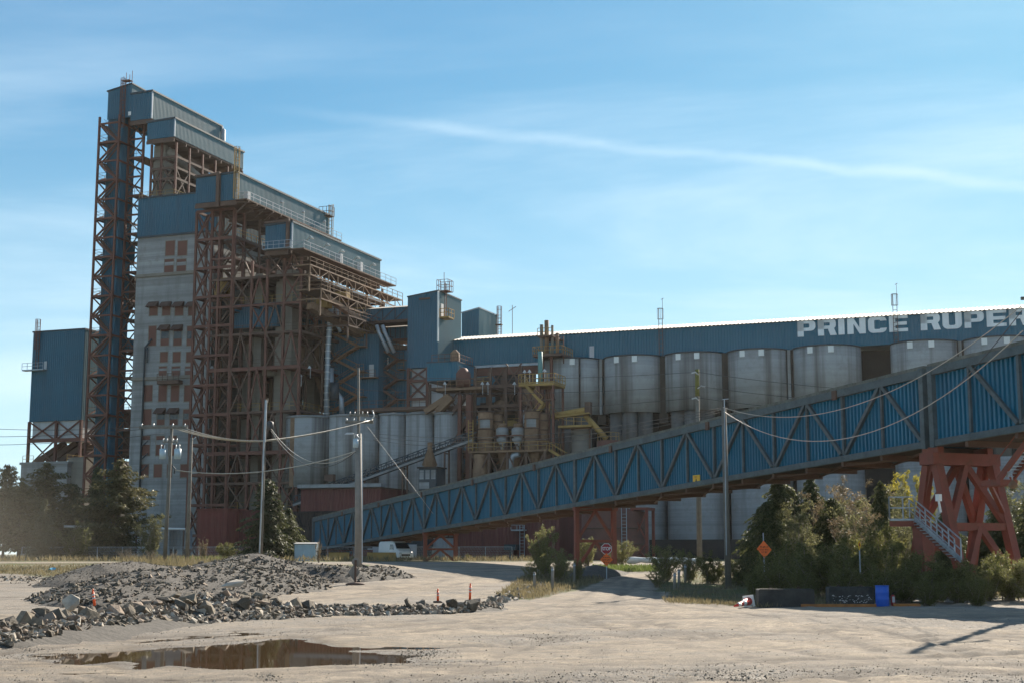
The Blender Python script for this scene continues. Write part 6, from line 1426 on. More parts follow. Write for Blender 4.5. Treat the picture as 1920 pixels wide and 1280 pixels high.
def loft(m, secs):
    n_ = len(secs[0]); 
    for a, b in zip(secs[:-1], secs[1:]):
        for i in range(n_): m.face([a[i], a[(i + 1) % n_], b[(i + 1) % n_], b[i]], True)
    m.face(secs[0][::-1]); m.face(secs[-1]); return m
def vsec(x, z0_, zb_, zt_, wb, wt): return [(x, -wb, g0 + z0_), (x, wb, g0 + z0_), (x, wb, g0 + zb_), (x, wt, g0 + zt_ - .12), (x, wt - .14, g0 + zt_), (x, -wt + .14, g0 + zt_), (x, -wt, g0 + zt_ - .12), (x, -wb, g0 + zb_)]
m = loft(MB(), [vsec(-3.6, .4, 1.1, 1.95, .92, .86), vsec(-3.4, .3, 1.1, 2.08, .97, .88), vsec(-.2, .3, 1.1, 2.1, .98, .88), vsec(.35, .3, 1.12, 1.95, .98, .82), vsec(1.1, .3, 1.1, 1.24, .97, .86), vsec(1.65, .32, .92, 1.02, .93, .82), vsec(1.8, .4, .78, .85, .88, .8)]); T.part('body', m, M_white)
m = MB(); m.face([(.42, -.72, g0 + 1.93), (.42, .72, g0 + 1.93), (1.08, .78, g0 + 1.30), (1.08, -.78, g0 + 1.30)]); T.part('windscreen', m, M_glass)
for s in (-1, 1):
    m = MB(); m.prism([(-.35, s * .975, g0 + 1.2), (.85, s * .975, g0 + 1.2), (.35, s * .90, g0 + 1.75), (-.35, s * .90, g0 + 1.75)], (0, s * .012, 0)); T.part('side_window', m, M_glass)
    m = MB(); m.box(1.72, 1.83, s * .62 - .15, s * .62 + .15, g0 + .72, g0 + .88); T.part('headlight', m, M_panelw)
    for x in (-2.6, .95):
        m = MB(); m.tube([(x, s * .99, g0 + .33), (x, s * .78, g0 + .33)], .33, 18); o = T.part('wheel', m, M_sk); m = MB(); m.tube([(x, s * 1.0, g0 + .33), (x, s * .98, g0 + .33)], .19, 14); T.part('rim', m, M_galv, o)
m = MB()
for s in (-.7, .7): m.bar((-3.2, s, g0 + 2.28), (-.2, s, g0 + 2.28), .06)
for x in (-3.1, -2.1, -1.2, -.3): m.bar((x, -.72, g0 + 2.24), (x, .72, g0 + 2.24), .06); m.bar((x, -.7, g0 + 2.08), (x, -.7, g0 + 2.28), .05); m.bar((x, .7, g0 + 2.08), (x, .7, g0 + 2.28), .05)
T.part('roof_rack', m, M_red)
m = MB(); m.box(1.79, 1.84, -.5, .5, g0 + .5, g0 + .7); T.part('grille', m, M_sk)
# chain link fence along the far road
fa, fb = at(40, 1052, 163), at(960, 1052, 158)
T = Thing('chain_link_fence', 'low chain link fence along the far side of the road', 'fence', (fa[0], fa[1], 1.5), WF)
nP = 19
for k in range(nP + 1):
    q = fa.lerp(fb, k / nP); m = MB(); m.bar((q[0], q[1], 1.3), (q[0], q[1], 3.0), .06); T.part('post', m, M_galv)
m = MB(); m.bar((fa[0], fa[1], 3.0), (fb[0], fb[1], 3.0), .045); T.part('top_rail', m, M_galv)
m = MB()
for k in range(8): z = 1.6 + .18 * k; m.bar((fa[0], fa[1], z), (fb[0], fb[1], z), .012)
for k in range(320): q = fa.lerp(fb, k / 320); m.bar((q[0], q[1], 1.55), (q[0] + .5, q[1], 2.98), .01)
T.part('mesh_wire', m, M_galv)
# ================================================================== TREES, SHRUBS, GRASS
def leaf_mat(nm, a, b, tr=.35, rough=.6):
    m = bpy.data.materials.new(nm); m.use_nodes = True; t = m.node_tree; n = t.nodes; l = t.links; p = n['Principled BSDF']; p.inputs['Roughness'].default_value = rough; p.inputs['Specular IOR Level'].default_value = .3
    g = n.new('ShaderNodeNewGeometry'); z = n.new('ShaderNodeMapRange'); l.new(g.outputs['Random Per Island'], z.inputs[0])
    x = n.new('ShaderNodeMix'); x.data_type = 'RGBA'; l.new(z.outputs[0], x.inputs[0]); x.inputs[6].default_value = (*a, 1); x.inputs[7].default_value = (*b, 1); l.new(x.outputs[2], p.inputs['Base Color'])
    tl = n.new('ShaderNodeBsdfTranslucent'); l.new(x.outputs[2], tl.inputs[0]); mx = n.new('ShaderNodeMixShader'); mx.inputs[0].default_value = tr; l.new(p.outputs[0], mx.inputs[1]); l.new(tl.outputs[0], mx.inputs[2]); l.new(mx.outputs[0], n['Material Output'].inputs[0]); return m
L_spruce = leaf_mat('spruce_needles', (.045, .055, .025), (.11, .115, .05)); L_pine = leaf_mat('pine_needles', (.075, .075, .03), (.18, .16, .07)); L_light = leaf_mat('pale_spruce_needles', (.09, .10, .05), (.17, .155, .085))
L_hem = leaf_mat('hemlock_needles', (.05, .06, .022), (.14, .145, .055), .45); L_alder = leaf_mat('young_leaves', (.12, .13, .045), (.28, .26, .11), .5); L_yel = leaf_mat('yellow_green_leaves', (.24, .21, .025), (.40, .34, .05), .55)
L_bud = leaf_mat('brown_buds', (.13, .095, .055), (.24, .19, .11), .45); L_bush = leaf_mat('olive_leaves', (.075, .085, .025), (.21, .20, .075), .5); L_grass = leaf_mat('dry_grass', (.14, .115, .06), (.27, .22, .12), .4); L_green = leaf_mat('green_grass', (.09, .13, .03), (.20, .23, .07), .4)
M_bark = mat('bark', (.10, .08, .06), .95, 0, .3, 2); M_twig = mat('pale_twig', (.22, .18, .13), .9, 0, .3, 2)
def quads_mesh(name, C, D, S, Ln, Wd, mt):
    """leaf-sized diamonds: centre, long direction, side direction, length, width"""
    C, D, S = map(np.asarray, (C, D, S)); Ln = np.asarray(Ln)[:, None]; Wd = np.asarray(Wd)[:, None]
    v = np.stack([C - D * Ln * .5, C + S * Wd * .5, C + D * Ln * .5, C - S * Wd * .5], 1).reshape(-1, 3)
    return np_mesh(name, v, np.arange(len(C) * 4).reshape(-1, 4), mt)
def unit(v): return v / (np.linalg.norm(v, axis=-1, keepdims=True) + 1e-9)
class Proto:
    """meshes of one tree kind: crown + trunk, shared by its copies"""
    def __init__(s, crown, trunk): s.c, s.t = crown, trunk
def conifer(seed, h, r, mt, droop=.25, shape=1.0, levels=46, per=7, leaf=.34, bare=.06, rag=.35, top=0.0, gap=.12, mod=1.0):
    g = np.random.default_rng(seed); C, D, S, Ln, Wd = [], [], [], [], []; mb = MB()
    mb.tube([(0, 0, -.3), (.03 * h * g.normal(0, .3), 0, h * .5), (0, 0, h * .98)], [h * .016 + .04, h * .011 + .02, .015], 8)
    for i in range(levels):
        f = bare + (1 - bare) * (i + g.random() * .8) / levels; z = h * f
        prof = (1 - f) ** shape if top == 0 else min(1, (1 - f) / .55) ** .7 * (.75 + .25 * min(1, f / .3))
        for k in range(per):
            if g.random() < gap: continue
            a = g.random() * 6.283; L_ = max(.25, r * prof * (1 - rag * g.random() ** 1.5) * (1 + mod * (-.22 + .22 * math.sin(2 * a + seed) + .20 * math.sin(5 * a + z * 1.7))) + .15); up = .25 - .3 * f * 0 + g.normal(0, .10)
            n_ = max(3, int(L_ / leaf * 2.2)); t = np.linspace(.12, 1, n_); d = np.array([math.cos(a), math.sin(a), 0])
            base = np.array([0, 0, z]) + d * (t * L_)[:, None] + np.array([0, 0, 1]) * (up * t * L_ - droop * L_ * t ** 2 * 1.6)[:, None]
            side = np.array([-d[1], d[0], 0]); mb_ok = k < 3
            if mb_ok and L_ > .6: mb.tube([(0, 0, z), tuple(base[n_ // 2]), tuple(base[-1])], [.022 + .006 * L_, .015, .006], 4, False)
            for sg in (-1, 0, 1):
                w = (L_ * .30 * (1.1 - t) + leaf * .35) if sg else np.zeros(n_)
                for e in (.5, 1.0) if sg else (1.0,):
                    c = base + side * (sg * w * e)[:, None] + g.normal(0, leaf * .16, (n_, 3)) - np.array([0, 0, 1]) * (w * e * .25 + droop * .2)[:, None]
                    dd = unit(d * .55 + side * sg * .8 + np.array([0, 0, -.28 - droop]) + g.normal(0, .25, (n_, 3))); nn_ = unit(np.cross(dd, np.array([0, 0, 1.]) + g.normal(0, .5, (n_, 3))))
                    C.append(c); D.append(dd); S.append(nn_); Ln.append(leaf * g.uniform(.7, 1.4, n_)); Wd.append(leaf * g.uniform(.25, .5, n_))
    cr = quads_mesh('crown', np.concatenate(C), np.concatenate(D), np.concatenate(S), np.concatenate(Ln), np.concatenate(Wd), mt)
    tm = bpy.data.meshes.new('trunk'); tm.from_pydata(mb.v, [], mb.f); tm.polygons.foreach_set('use_smooth', mb.sm); tm.materials.append(M_bark); return Proto(cr, tm)
def broad(seed, h, r, mt, stems=7, leaf=.10, n=5200, spread=.9, up=.8, barkm=None, clump=.16, ht=.3):
    """many-stemmed shrub or young tree: stems fork into twigs that carry small leaves"""
    g = np.random.default_rng(seed); mb = MB(); P_ = []
    for s in range(stems):
        a = g.random() * 6.283; rr = r * spread * g.random() ** .6; hh = h * g.uniform(.65, 1.0) * (1 - .3 * (rr / r) ** 2)
        p0 = np.array([g.normal(0, r * .12), g.normal(0, r * .12), -.15]); p1 = np.array([math.cos(a) * rr * .45, math.sin(a) * rr * .45, hh * .5]) + g.normal(0, .05 * h, 3); p2 = np.array([math.cos(a) * rr, math.sin(a) * rr, hh])
        mb.tube([p0, p1, p2], [.012 * h + .008, .008 * h + .004, .005], 5, False)
        for k in range(16):
            t = g.uniform(.12, 1); q = (p1 * (1 - t) * 2 * t + p0 * (1 - t) ** 2 + p2 * t * t) if t < 1 else p2
            L_ = h * g.uniform(.10, .30) * (1.15 - t * .75); dirn = unit(np.array([g.normal(), g.normal(), up * .9 + .2 * g.normal()])); e = q + dirn * L_
            mb.tube([q, (q + e) / 2 + g.normal(0, .02, 3), e], [.006 + .002 * h * .5, .005, .003], 3, False)
            for j in range(7): u = g.uniform(.2, 1.05); P_.append(q + (e - q) * u)
    P_ = np.array(P_); idx_ = g.integers(0, len(P_), n); C = P_[idx_] + g.normal(0, clump * .55 * r * .5, (n, 3)); C[:, 2] = np.maximum(C[:, 2], .05)
    D = unit(g.normal(0, 1, (n, 3)) + np.array([0, 0, .3])); S = unit(np.cross(D, g.normal(0, 1, (n, 3))))
    cr = quads_mesh('foliage', C, D, S, leaf * g.uniform(.7, 1.5, n), leaf * g.uniform(.4, .8, n), mt)
    tm = bpy.data.meshes.new('stems'); tm.from_pydata([tuple(map(float, v)) for v in mb.v], [], mb.f); tm.materials.append(barkm or M_twig); return Proto(cr, tm)
def plant(pr, name, label, cat, x, y, z, sxy, sz, rot, group, parts=('crown', 'trunk')):
    e = bpy.data.objects.new(name, None); COL.objects.link(e); e.location = (x, y, z); e.scale = (sxy, sxy, sz); e.rotation_euler = (0, 0, rot); e.empty_display_size = .5; tag(e, label, cat, group)
    for nm, me in zip(parts, (pr.c, pr.t)):
        o = bpy.data.objects.new(nm, me); COL.objects.link(o); o.parent = e
    return e
tr = random.Random(77)
def put(pr, name, label, cat, xpx, ytop, Y, h0, group, width=1.0, parts=('crown', 'trunk'), zb=None):
    """stand a prototype of height h0 at depth Y so that its top reaches the given pixel row"""
    t = at(xpx, ytop, Y); z = gz(0, Y) if zb is None else zb; s = (t[2] - z) / h0
    return plant(pr, name, label, cat, t[0], Y, z - .05, s * width, s, tr.uniform(0, 6.28), group, parts)
pS1 = conifer(1, 10, 5.0, L_spruce, .26, .6, 42, 9, .42, .04, .7, 0, .3); pS2 = conifer(2, 10, 5.4, L_hem, .30, .7, 40, 10, .40, .02, .85, 0, .34, 0); pP1 = conifer(3, 10, 5.4, L_pine, .02, 1, 36, 9, .42, .10, .7, 1, .35); pP2 = conifer(4, 10, 5.0, L_pine, .05, 1, 38, 9, .40, .04, .65, 1, .35)
pL1 = conifer(5, 7, 3.2, L_light, .18, .9, 44, 7, .26, .04, .4); pS3 = conifer(6, 10, 6.4, L_hem, .34, .6, 42, 10, .40, .02, .9, 0, .34, 0)
pA1 = broad(11, 4, 1.9, L_alder, 12, .105, 8500, .9, 1.4); pA2 = broad(12, 4, 2.3, L_alder, 14, .105, 8500, 1, 1.1); pB1 = broad(13, 3, 1.9, L_bush, 14, .10, 9000, 1, .7); pB2 = broad(14, 3, 1.8, L_bush, 14, .10, 9000, 1, .9, None, .22)
pY = broad(15, 8, 1.9, L_yel, 8, .14, 9000, .8, 1.4); pBd = broad(16, 7, 2.3, L_bud, 12, .12, 8000, .9, 1.5); pTw = broad(17, 1.6, .9, L_bud, 14, .04, 700, 1.0, 1.6); pGy = broad(18, 6, 2.2, leaf_mat('grey_green_leaves', (.10, .105, .045), (.21, .20, .095), .5), 12, .12, 7000, .9, 1.3)
GL = 'trees in the left grove'
put(pP1, 'pine_tree', 'dark bushy pine cut by the left edge', 'tree', 14, 872, 172, 10, GL, .8)
put(pP2, 'pine_tree', 'broad olive pine in front of the concrete base at left', 'tree', 88, 868, 176, 10, GL, 1.05)
put(pS1, 'spruce_tree', 'slender dark spruce with drooping boughs before the leg tower', 'tree', 183, 872, 172, 10, GL, .62)
put(pP2, 'pine_tree', 'tall round topped olive conifer at the foot of the concrete workhouse', 'tree', 226, 862, 170, 10, GL, .95)
put(pS1, 'spruce_tree', 'dark spruce squeezed between the olive pine and the slender spruce', 'tree', 140, 905, 178, 10, GL, .95)
put(pL1, 'spruce_tree', 'pale young spruce standing in front of the left grove', 'tree', 85, 933, 160, 7, GL, .85)
put(pP1, 'pine_tree', 'lower dark pine between the left edge and the pale young spruce', 'tree', 42, 905, 168, 10, GL, 1.0)
put(pB1, 'shrub', 'rounded dark bush at the foot of the slender spruce', 'shrub', 150, 978, 162, 3, GL, 1.05, ('foliage', 'stems'))
put(pGy, 'shrub', 'thin grey green leafy tree beside the transformer pole', 'tree', 288, 952, 158, 6, GL, .95, ('foliage', 'stems'))
put(pS1, 'spruce_tree', 'big bushy dark spruce in front of the dark frame, left of the gallery end', 'tree', 503, 895, 150, 10, None, 1.02)
put(pS3, 'spruce_tree', 'second dark spruce merging with the bushy one at the low end of the gallery', 'tree', 540, 950, 158, 10, None, .9)
for (x, y, Y, lab, w, pr, h0) in ((240, 1022, 134, 'bare twiggy bush left of the transformer pole', 1.6, pTw, 1.6), (285, 1026, 132, 'bare twiggy bush at the foot of the transformer pole', 1.5, pTw, 1.6), (330, 1028, 131, 'bare twiggy bush between the two wooden poles at left', 1.3, pTw, 1.6), (382, 1004, 150, 'rusty twiggy shrub in front of the red box building', .8, pBd, 7), (425, 1012, 152, 'small olive shrub at the right corner of the red box building', 1.0, pB2, 3), (465, 1022, 150, 'low olive shrub at the foot of the bushy spruce', 1.0, pB2, 3),
                              (598, 1008, 130, 'thin bare sapling left of the thick lamp pole', .5, pBd, 7), (877, 1036, 150, 'lone small green bush below the red brown building', .8, pB1, 3), (812, 1040, 150, 'tiny grassy shrub at the foot of the smaller trestle bent', .9, pTw, 1.6), (940, 1042, 150, 'tiny twiggy shrub before the red brown building wall', .9, pTw, 1.6)):
    put(pr, 'shrub', lab, 'shrub', x, y, Y, h0, 'small shrubs along the far road', w, ('foliage', 'stems'))
GV = 'shrubs beside the gravel drive'
for (x, y, Y, lab, w, pr, h0) in ((1022, 975, 96, 'tallest pale green sapling on the verge left of the gravel drive', .85, pA1, 4), (1050, 1018, 92, 'pale leafy shrub behind the taller grey post', 1.1, pA2, 4), (1000, 1042, 92, 'lower pale shrub at the left tip of the verge', .9, pA2, 4), (1082, 1040, 91, 'pale shrub at the right side of the verge by the drive', .8, pA1, 4), (1100, 1000, 118, 'pale green sapling seen through the crossed trestle bent', 1.0, pA1, 4), (1165, 1006, 120, 'rounded pale green shrub right of the stop sign', 1.1, pA2, 4),
                              (1248, 1012, 92, 'pale spreading shrub at the near right corner of the drive', 1.25, pA2, 4), (1290, 1022, 90, 'twiggy pale shrub just right of the three grey posts', 1.1, pA1, 4), (1232, 1062, 84, 'low pale shrub hanging over the drive edge', 1.1, pA2, 4), (1330, 1032, 88, 'darker shrub left of the tall grey green pole', 1.2, pB1, 3), (1395, 1040, 86, 'darker shrub right of the tall grey green pole', 1.2, pB2, 3)):
    put(pr, 'shrub', lab, 'shrub', x, y, Y, h0, GV, w, ('foliage', 'stems'))
GW = 'trees and shrubs of the right hand wood'
for (x, y, Y, nm, lab, w, pr, h0) in ((1462, 897, 96, 'hemlock_tree', 'broad dark hemlock with drooping boughs at the left end of the wood', 1.05, pS3, 10), (1520, 893, 97, 'hemlock_tree', 'dark hemlock just right of the broad one, under the gallery', .95, pS2, 10), (1430, 985, 90, 'hemlock_tree', 'low drooping hemlock bough tree right of the tall pole', .8, pS2, 10), (1575, 890, 99, 'alder_tree', 'brown budding tree in the middle of the wood', 1.2, pBd, 7), (1622, 896, 97, 'alder_tree', 'second brown budding tree, right of the first', 1.1, pBd, 7), (1650, 900, 93, 'hemlock_tree', 'dark spindly hemlock between the brown trees and the yellow birch', .7, pS2, 10), (1560, 930, 92, 'hemlock_tree', 'shorter hemlock in front of the brown budding trees', .9, pS3, 10),
                                    (1700, 868, 120, 'birch_tree', 'yellow green birch glowing left of the red trestle', .9, pY, 8), (1728, 872, 124, 'birch_tree', 'second yellow green birch, right behind the first', .7, pY, 8), (1668, 890, 112, 'alder_tree', 'grey green leafy tree left of the yellow birches', .8, pGy, 6), (1440, 935, 86, 'hemlock_tree', 'drooping dark hemlock at the very left edge of the wood', 1.0, pS3, 10), (1505, 945, 84, 'alder_tree', 'olive bushy tree low in front of the broad hemlock', 1.1, pGy, 6), (1600, 950, 82, 'alder_tree', 'brown bushy tree low behind the narrow yellow sign', 1.2, pBd, 7), (1680, 955, 84, 'alder_tree', 'olive bushy tree low behind the stair landing', 1.0, pGy, 6), (1490, 920, 90, 'alder_tree', 'leafy olive tree leaning out before the broad hemlock', .9, pGy, 6), (1545, 905, 94, 'alder_tree', 'grey budding tree between two dark hemlocks', .9, pBd, 7), (1600, 915, 90, 'alder_tree', 'leafy olive tree before the two brown budding trees', 1.0, pGy, 6), (1690, 935, 90, 'alder_tree', 'leafy olive tree just left of the stair landing', .9, pGy, 6), (1905, 880, 104, 'alder_tree', 'grey green leafy tree at the right edge behind the lamp', 1.2, pGy, 6), (1870, 935, 92, 'hemlock_tree', 'dark hemlock behind the right legs of the red trestle', .9, pS3, 10), (1930, 925, 90, 'hemlock_tree', 'dark hemlock cut by the right edge', 1.0, pS2, 10), (1770, 955, 90, 'hemlock_tree', 'dark hemlock seen between the legs of the red trestle', .9, pS3, 10), (1830, 960, 94, 'hemlock_tree', 'dark hemlock low between the right legs of the red trestle', .9, pS2, 10)):
    put(pr, nm, lab, 'tree', x, y, Y, h0, GW, w, ('crown', 'trunk') if pr in (pS2, pS3) else ('foliage', 'stems'))
for (x, y, Y, lab, w, pr, h0) in ((1475, 1002, 76, 'pale tipped shrub right of the orange diamond notice', 1.0, pB2, 3), (1455, 1040, 70, 'dark low shrub behind the block with the fallen cone', 1.3, pB1, 3), (1520, 1020, 72, 'dark shrub behind the gap between the two blocks', 1.4, pB1, 3), (1565, 1010, 72, 'olive shrub left of the narrow yellow sign', 1.2, pB2, 3), (1585, 1050, 66, 'dark low shrub directly behind the splashed block', 1.4, pB1, 3), (1640, 965, 76, 'tall feathery olive shrub right of the narrow yellow sign', .8, pB2, 3), (1605, 985, 78, 'olive shrub behind the narrow yellow sign', .9, pB2, 3), (1668, 1005, 72, 'olive shrub below the stair landing', 1.1, pB2, 3), (1690, 1050, 66, 'dark shrub right of the blue drum', 1.4, pB1, 3), (1640, 1055, 65, 'dark shrub right behind the blue drum', 1.3, pB1, 3), (1745, 1035, 66, 'dark glossy shrub at the foot of the trestle stairs', 1.3, pB1, 3), (1795, 1048, 65, 'dark shrub hiding the middle trestle feet', 1.2, pB1, 3), (1845, 1040, 67, 'pale tipped shrub at the right trestle feet', 1.1, pB2, 3), (1890, 1025, 68, 'tall pale tipped shrub in the sun at the right edge', 1.1, pB2, 3), (1930, 1040, 66, 'sunlit shrub cut by the right edge', 1.2, pA2, 4), (1830, 1075, 62, 'low shrub in front of the right trestle feet', 1.1, pB2, 3), (1735, 1075, 62, 'low dark shrub in front of the trestle stairs', 1.2, pB1, 3), (1500, 1060, 67, 'dark shrub behind the right end of the first block', 1.2, pB1, 3), (1415, 1062, 72, 'dark low shrub left of the first block', 1.2, pB1, 3)):
    put(pr, 'shrub', lab, 'shrub', x, y, Y, h0, GW, w, ('foliage', 'stems'))
# grass: blades on the verges and banks
def blades(name, n, poly, hgt, mt, seed, jitter=0, wd=.02, lean=.35):
    g = random.Random(seed); xs = [p[0] for p in poly]; ys = [p[1] for p in poly]; C, D, S, Ln = [], [], [], []
    k = 0
    while k < n:
        x, y = g.uniform(min(xs), max(xs)), g.uniform(min(ys), max(ys))
        if not in_poly(np.array([x]), np.array([y]), poly)[0]: continue
        p = on_ground(x, y); h = hgt * g.uniform(.4, 1.2); d = Vector((g.gauss(0, lean), g.gauss(0, lean), 1)).normalized(); s = d.cross(Vector((g.gauss(0, 1), g.gauss(0, 1), .1))).normalized()
        C.append((p[0] + d.x * h * .5, p[1] + d.y * h * .5, p[2] - .02 + h * .5 * d.z)); D.append(tuple(d)); S.append(tuple(s)); Ln.append(h); k += 1
    o = bpy.data.objects.new(name, quads_mesh(name, C, D, S, Ln, [wd * g.uniform(.6, 1.4) for _ in Ln], mt)); COL.objects.link(o); o['kind'] = 'stuff'
blades('dry_grass', 9000, [(-20, 1046), (1000, 1046), (1000, 1052), (-20, 1051.5)], .7, L_grass, 1, wd=.07)
blades('dry_grass', 6000, [(0, 1060), (250, 1060), (420, 1066), (300, 1085), (130, 1082), (0, 1076)], .28, L_grass, 2, wd=.04)
blades('dry_grass', 5200, grass_polys[2], .34, L_grass, 3, wd=.03)
blades('dry_grass', 5200, [(1222, 1096), (1300, 1076), (1400, 1070), (1920, 1080), (1920, 1114), (1760, 1116), (1640, 1126), (1430, 1135), (1265, 1126)], .36, L_grass, 4, wd=.03)
blades('dry_grass', 2600, [(1240, 1122), (1430, 1132), (1640, 1128), (1640, 1133), (1430, 1138), (1250, 1130)], .25, L_grass, 14, wd=.025)
blades('dry_grass', 2200, [(1690, 1112), (1925, 1108), (1925, 1118), (1690, 1124)], .28, L_grass, 15, wd=.025)
blades('green_grass', 5000, [(1700, 1085), (1925, 1085), (1925, 1112), (1760, 1115)], .35, L_green, 5, wd=.03)
blades('green_grass', 3000, [(300, 1046), (520, 1046), (520, 1052), (300, 1052)], .6, L_green, 6, wd=.07)
blades('green_grass', 3000, [(1110, 1063), (1240, 1064), (1240, 1071), (1110, 1072)], .4, L_green, 7, wd=.05)
blades('dry_grass', 4500, [(225, 1050), (420, 1054), (430, 1072), (225, 1072)], .75, L_grass, 8, wd=.03)
blades('dry_grass', 1500, [(0, 1200), (180, 1180), (300, 1168), (300, 1174), (180, 1192), (0, 1216)], .10, L_grass, 9, wd=.02)
# ================================================================== LOW BUILDINGS AND PROCESS PLANT BEHIND THE GALLERY
def lowbox(name, label, x0, x1, v, ytop, depth, mt, roofm=None, xr=700, period=.5, cat='building'):
    a, b = U(x0, 1040, v), U(x1, 1040, v); z = Z((x0 + x1) / 2, ytop, v)
    T = Thing(name, label, cat, ((a + b) / 2, v, GZ)); m = MB()
    m.corr((a, v), (b, v), GZ, z, period=period); m.corr((b, v), (b, v + depth), GZ, z, period=period); m.corr((b, v + depth), (a, v + depth), GZ, z, period=period); m.corr((a, v + depth), (a, v), GZ, z, period=period); T.part('wall', m, mt)
    m = MB(); m.box(a - .15, b + .15, v - .15, v + depth + .15, z + .003, z + .18); T.part('roof', m, roofm or M_steel2); return T, a, b, z
M_redbox = mat('red_box_paint', (.20, .045, .03), .7, 0, .15, .4, streak=(.12, .035, .025), streak_amt=.5)
T, a, b, z = lowbox('red_building', 'plain red box building at the foot of the rusty stair tower', 368, 424, 168, 955, 5, M_redbox, M_redbox, period=.9)
T, a, b, z = lowbox('dark_red_annex', 'darker red annex partly hidden behind the bushy spruce', 424.5, 475, 171, 958, 5, M_redclad, M_redclad)
T, a, b, z = lowbox('red_shed', 'dark red corrugated shed under the two broad low silos', 562, 712, 181, 916, 9, M_redclad)
m = MB(); m.box(a - .3, b + .3, 180.4, 182, z + .2, z + .7); T.part('eave_duct', m, M_conc)
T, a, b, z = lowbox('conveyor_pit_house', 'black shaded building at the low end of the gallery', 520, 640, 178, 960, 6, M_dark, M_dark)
T, a, b, z = lowbox('red_brown_building', 'long red brown corrugated building seen beneath the middle of the gallery', 852, 1050, 168, 955, 9, M_redclad)
m = MB(); p = U(978, 990, 168); zz = Z(978, 992, 168); m.box(p - .9, p + .7, 166.6, 167.9, zz - .15, zz); m.rail([(p - .9, 166.6, zz), (p + .7, 166.6, zz)], 1.1, .8, .06); T.part('wall_platform', m, M_galv)
m = MB()
for k in (-.3, .3): m.bar((U(981, 1000, 168) + k, 167.6, GZ), (U(981, 1000, 168) + k, 167.6, z - .2), .07)
for q in np.arange(GZ + .4, z, .4): m.bar((U(981, 1000, 168) - .3, 167.6, q), (U(981, 1000, 168) + .3, 167.6, q), .04)
T.part('ladder', m, M_galv)
m = MB(); p = U(962, 1040, 168); m.box(p - .6, p + .9, 166.4, 167.8, GZ + 1.2, GZ + 1.9); m.bar((p, 167, GZ), (p, 167, GZ + 1.2), .12); T.part('oil_tank', m, M_trim)
T, a, b, z = lowbox('workshop', 'dark low workshop with pale roller doors behind the white van', 640, 800, 172, 1012, 8, M_trim, M_trim)
for (x0, x1) in ((690, 722), (726, 757), (760, 782)):
    p, q = U(x0, 1040, 172), U(x1, 1040, 172); m = MB(); m.box(p, q, 171.84, 171.9, GZ, Z(700, 1020, 172))
    for k in range(1, 6): zz = GZ + (Z(700, 1020, 172) - GZ) * k / 6; m.box(p + .02, q - .02, 171.82, 171.838, zz - .02, zz + .02)
    T.part('roller_door', m, M_panelw)
for x in (683, 742): p = U(x, 1045, 170); m = MB(); m.box(p - .5, p + .5, 170.2, 171.5, GZ, GZ + 1.3); single('red_bin', ('left' if x < 700 else 'right') + ' one of two small red bins before the pale roller doors', 'bin', m, M_redbox, (p, 170.2, GZ), PL, 'red bins')
T, a, b, z = lowbox('grey_shed', 'pale grey shed under the smaller trestle bent', 800, 850, 174, 1008, 6, M_panelw)
# long white pipe on posts at left, grey container
p, q = at(120, 986, 171), at(347, 991, 171); T = Thing('white_pipe', 'long white pipe on posts running level in front of the left grove', 'pipe', (p[0], p[1], GZ), WF)
m = MB(); m.tube([p, q], .13, 10); T.part('pipe', m, M_white)
for t in (.1, .35, .6, .85, .99): e = p.lerp(q, t); m = MB(); m.bar((e[0], e[1], GZ), (e[0], e[1], e[2] - .15), .16); T.part('post', m, M_steel2)
p, q = at(316, 1040, 172), at(349, 1040, 172); m = MB(); m.corr((p[0], 172), (q[0], 172), GZ + 1.3, at(330, 993, 172)[2], period=.35, depth=.05); m.box(p[0], q[0], 172.05, 175, GZ + 1.3, at(330, 993, 172)[2]); T = Thing('container', 'raised grey ribbed container behind the two wooden poles at left', 'container', ((p[0] + q[0]) / 2, 172, GZ), WF); T.part('body', m, M_conc)
m = MB()
for e in (p[0] + .2, q[0] - .2): m.bar((e, 172.3, GZ), (e, 172.3, GZ + 1.3), .25); m.bar((e, 174.6, GZ), (e, 174.6, GZ + 1.3), .25)
T.part('leg', m, M_steel2)
# brown round tank and its cage tower
c = (U(1135, 1000, 163), 167.0); z1 = Z(1135, 958, 163); T = Thing('round_tank', 'rust brown round tank with a ladder behind the crossed trestle bent', 'tank', (c[0], c[1], GZ))
m = MB(); m.lathe(c, [(4.0, GZ), (4.0, z1), (.1, z1 + .8)], 36); T.part('shell', m, M_steel)
m = MB()
for k in (.33, .66): m.lathe(c, [(4.0, GZ + (z1 - GZ) * k - .08), (4.07, GZ + (z1 - GZ) * k - .08), (4.07, GZ + (z1 - GZ) * k + .08), (4.0, GZ + (z1 - GZ) * k + .08)], 36)
T.part('band', m, M_steel2)
m = MB(); u0 = U(1178, 1000, 162.9)
for k in (-.3, .3): m.bar((c[0] + 2.2 + k, 163.4, GZ + 1), (c[0] + 2.2 + k, 163.4, z1 + 1), .07)
for q in np.arange(GZ + 1.4, z1, .4): m.bar((c[0] + 1.9, 163.4, q), (c[0] + 2.5, 163.4, q), .04)
T.part('ladder', m, M_galv)
a, b = U(1186, 1000, 165), U(1213, 1000, 165); T = Thing('pipe_tower', 'short red brown steel cage tower right of the round tank', 'steel tower', (a, 165, GZ))
for (u, v) in ((a, 165), (b, 165), (a, 168), (b, 168)): m = MB(); m.bar((u, v, GZ), (u, v, z1 + .2), .32); T.part('column', m, M_red)
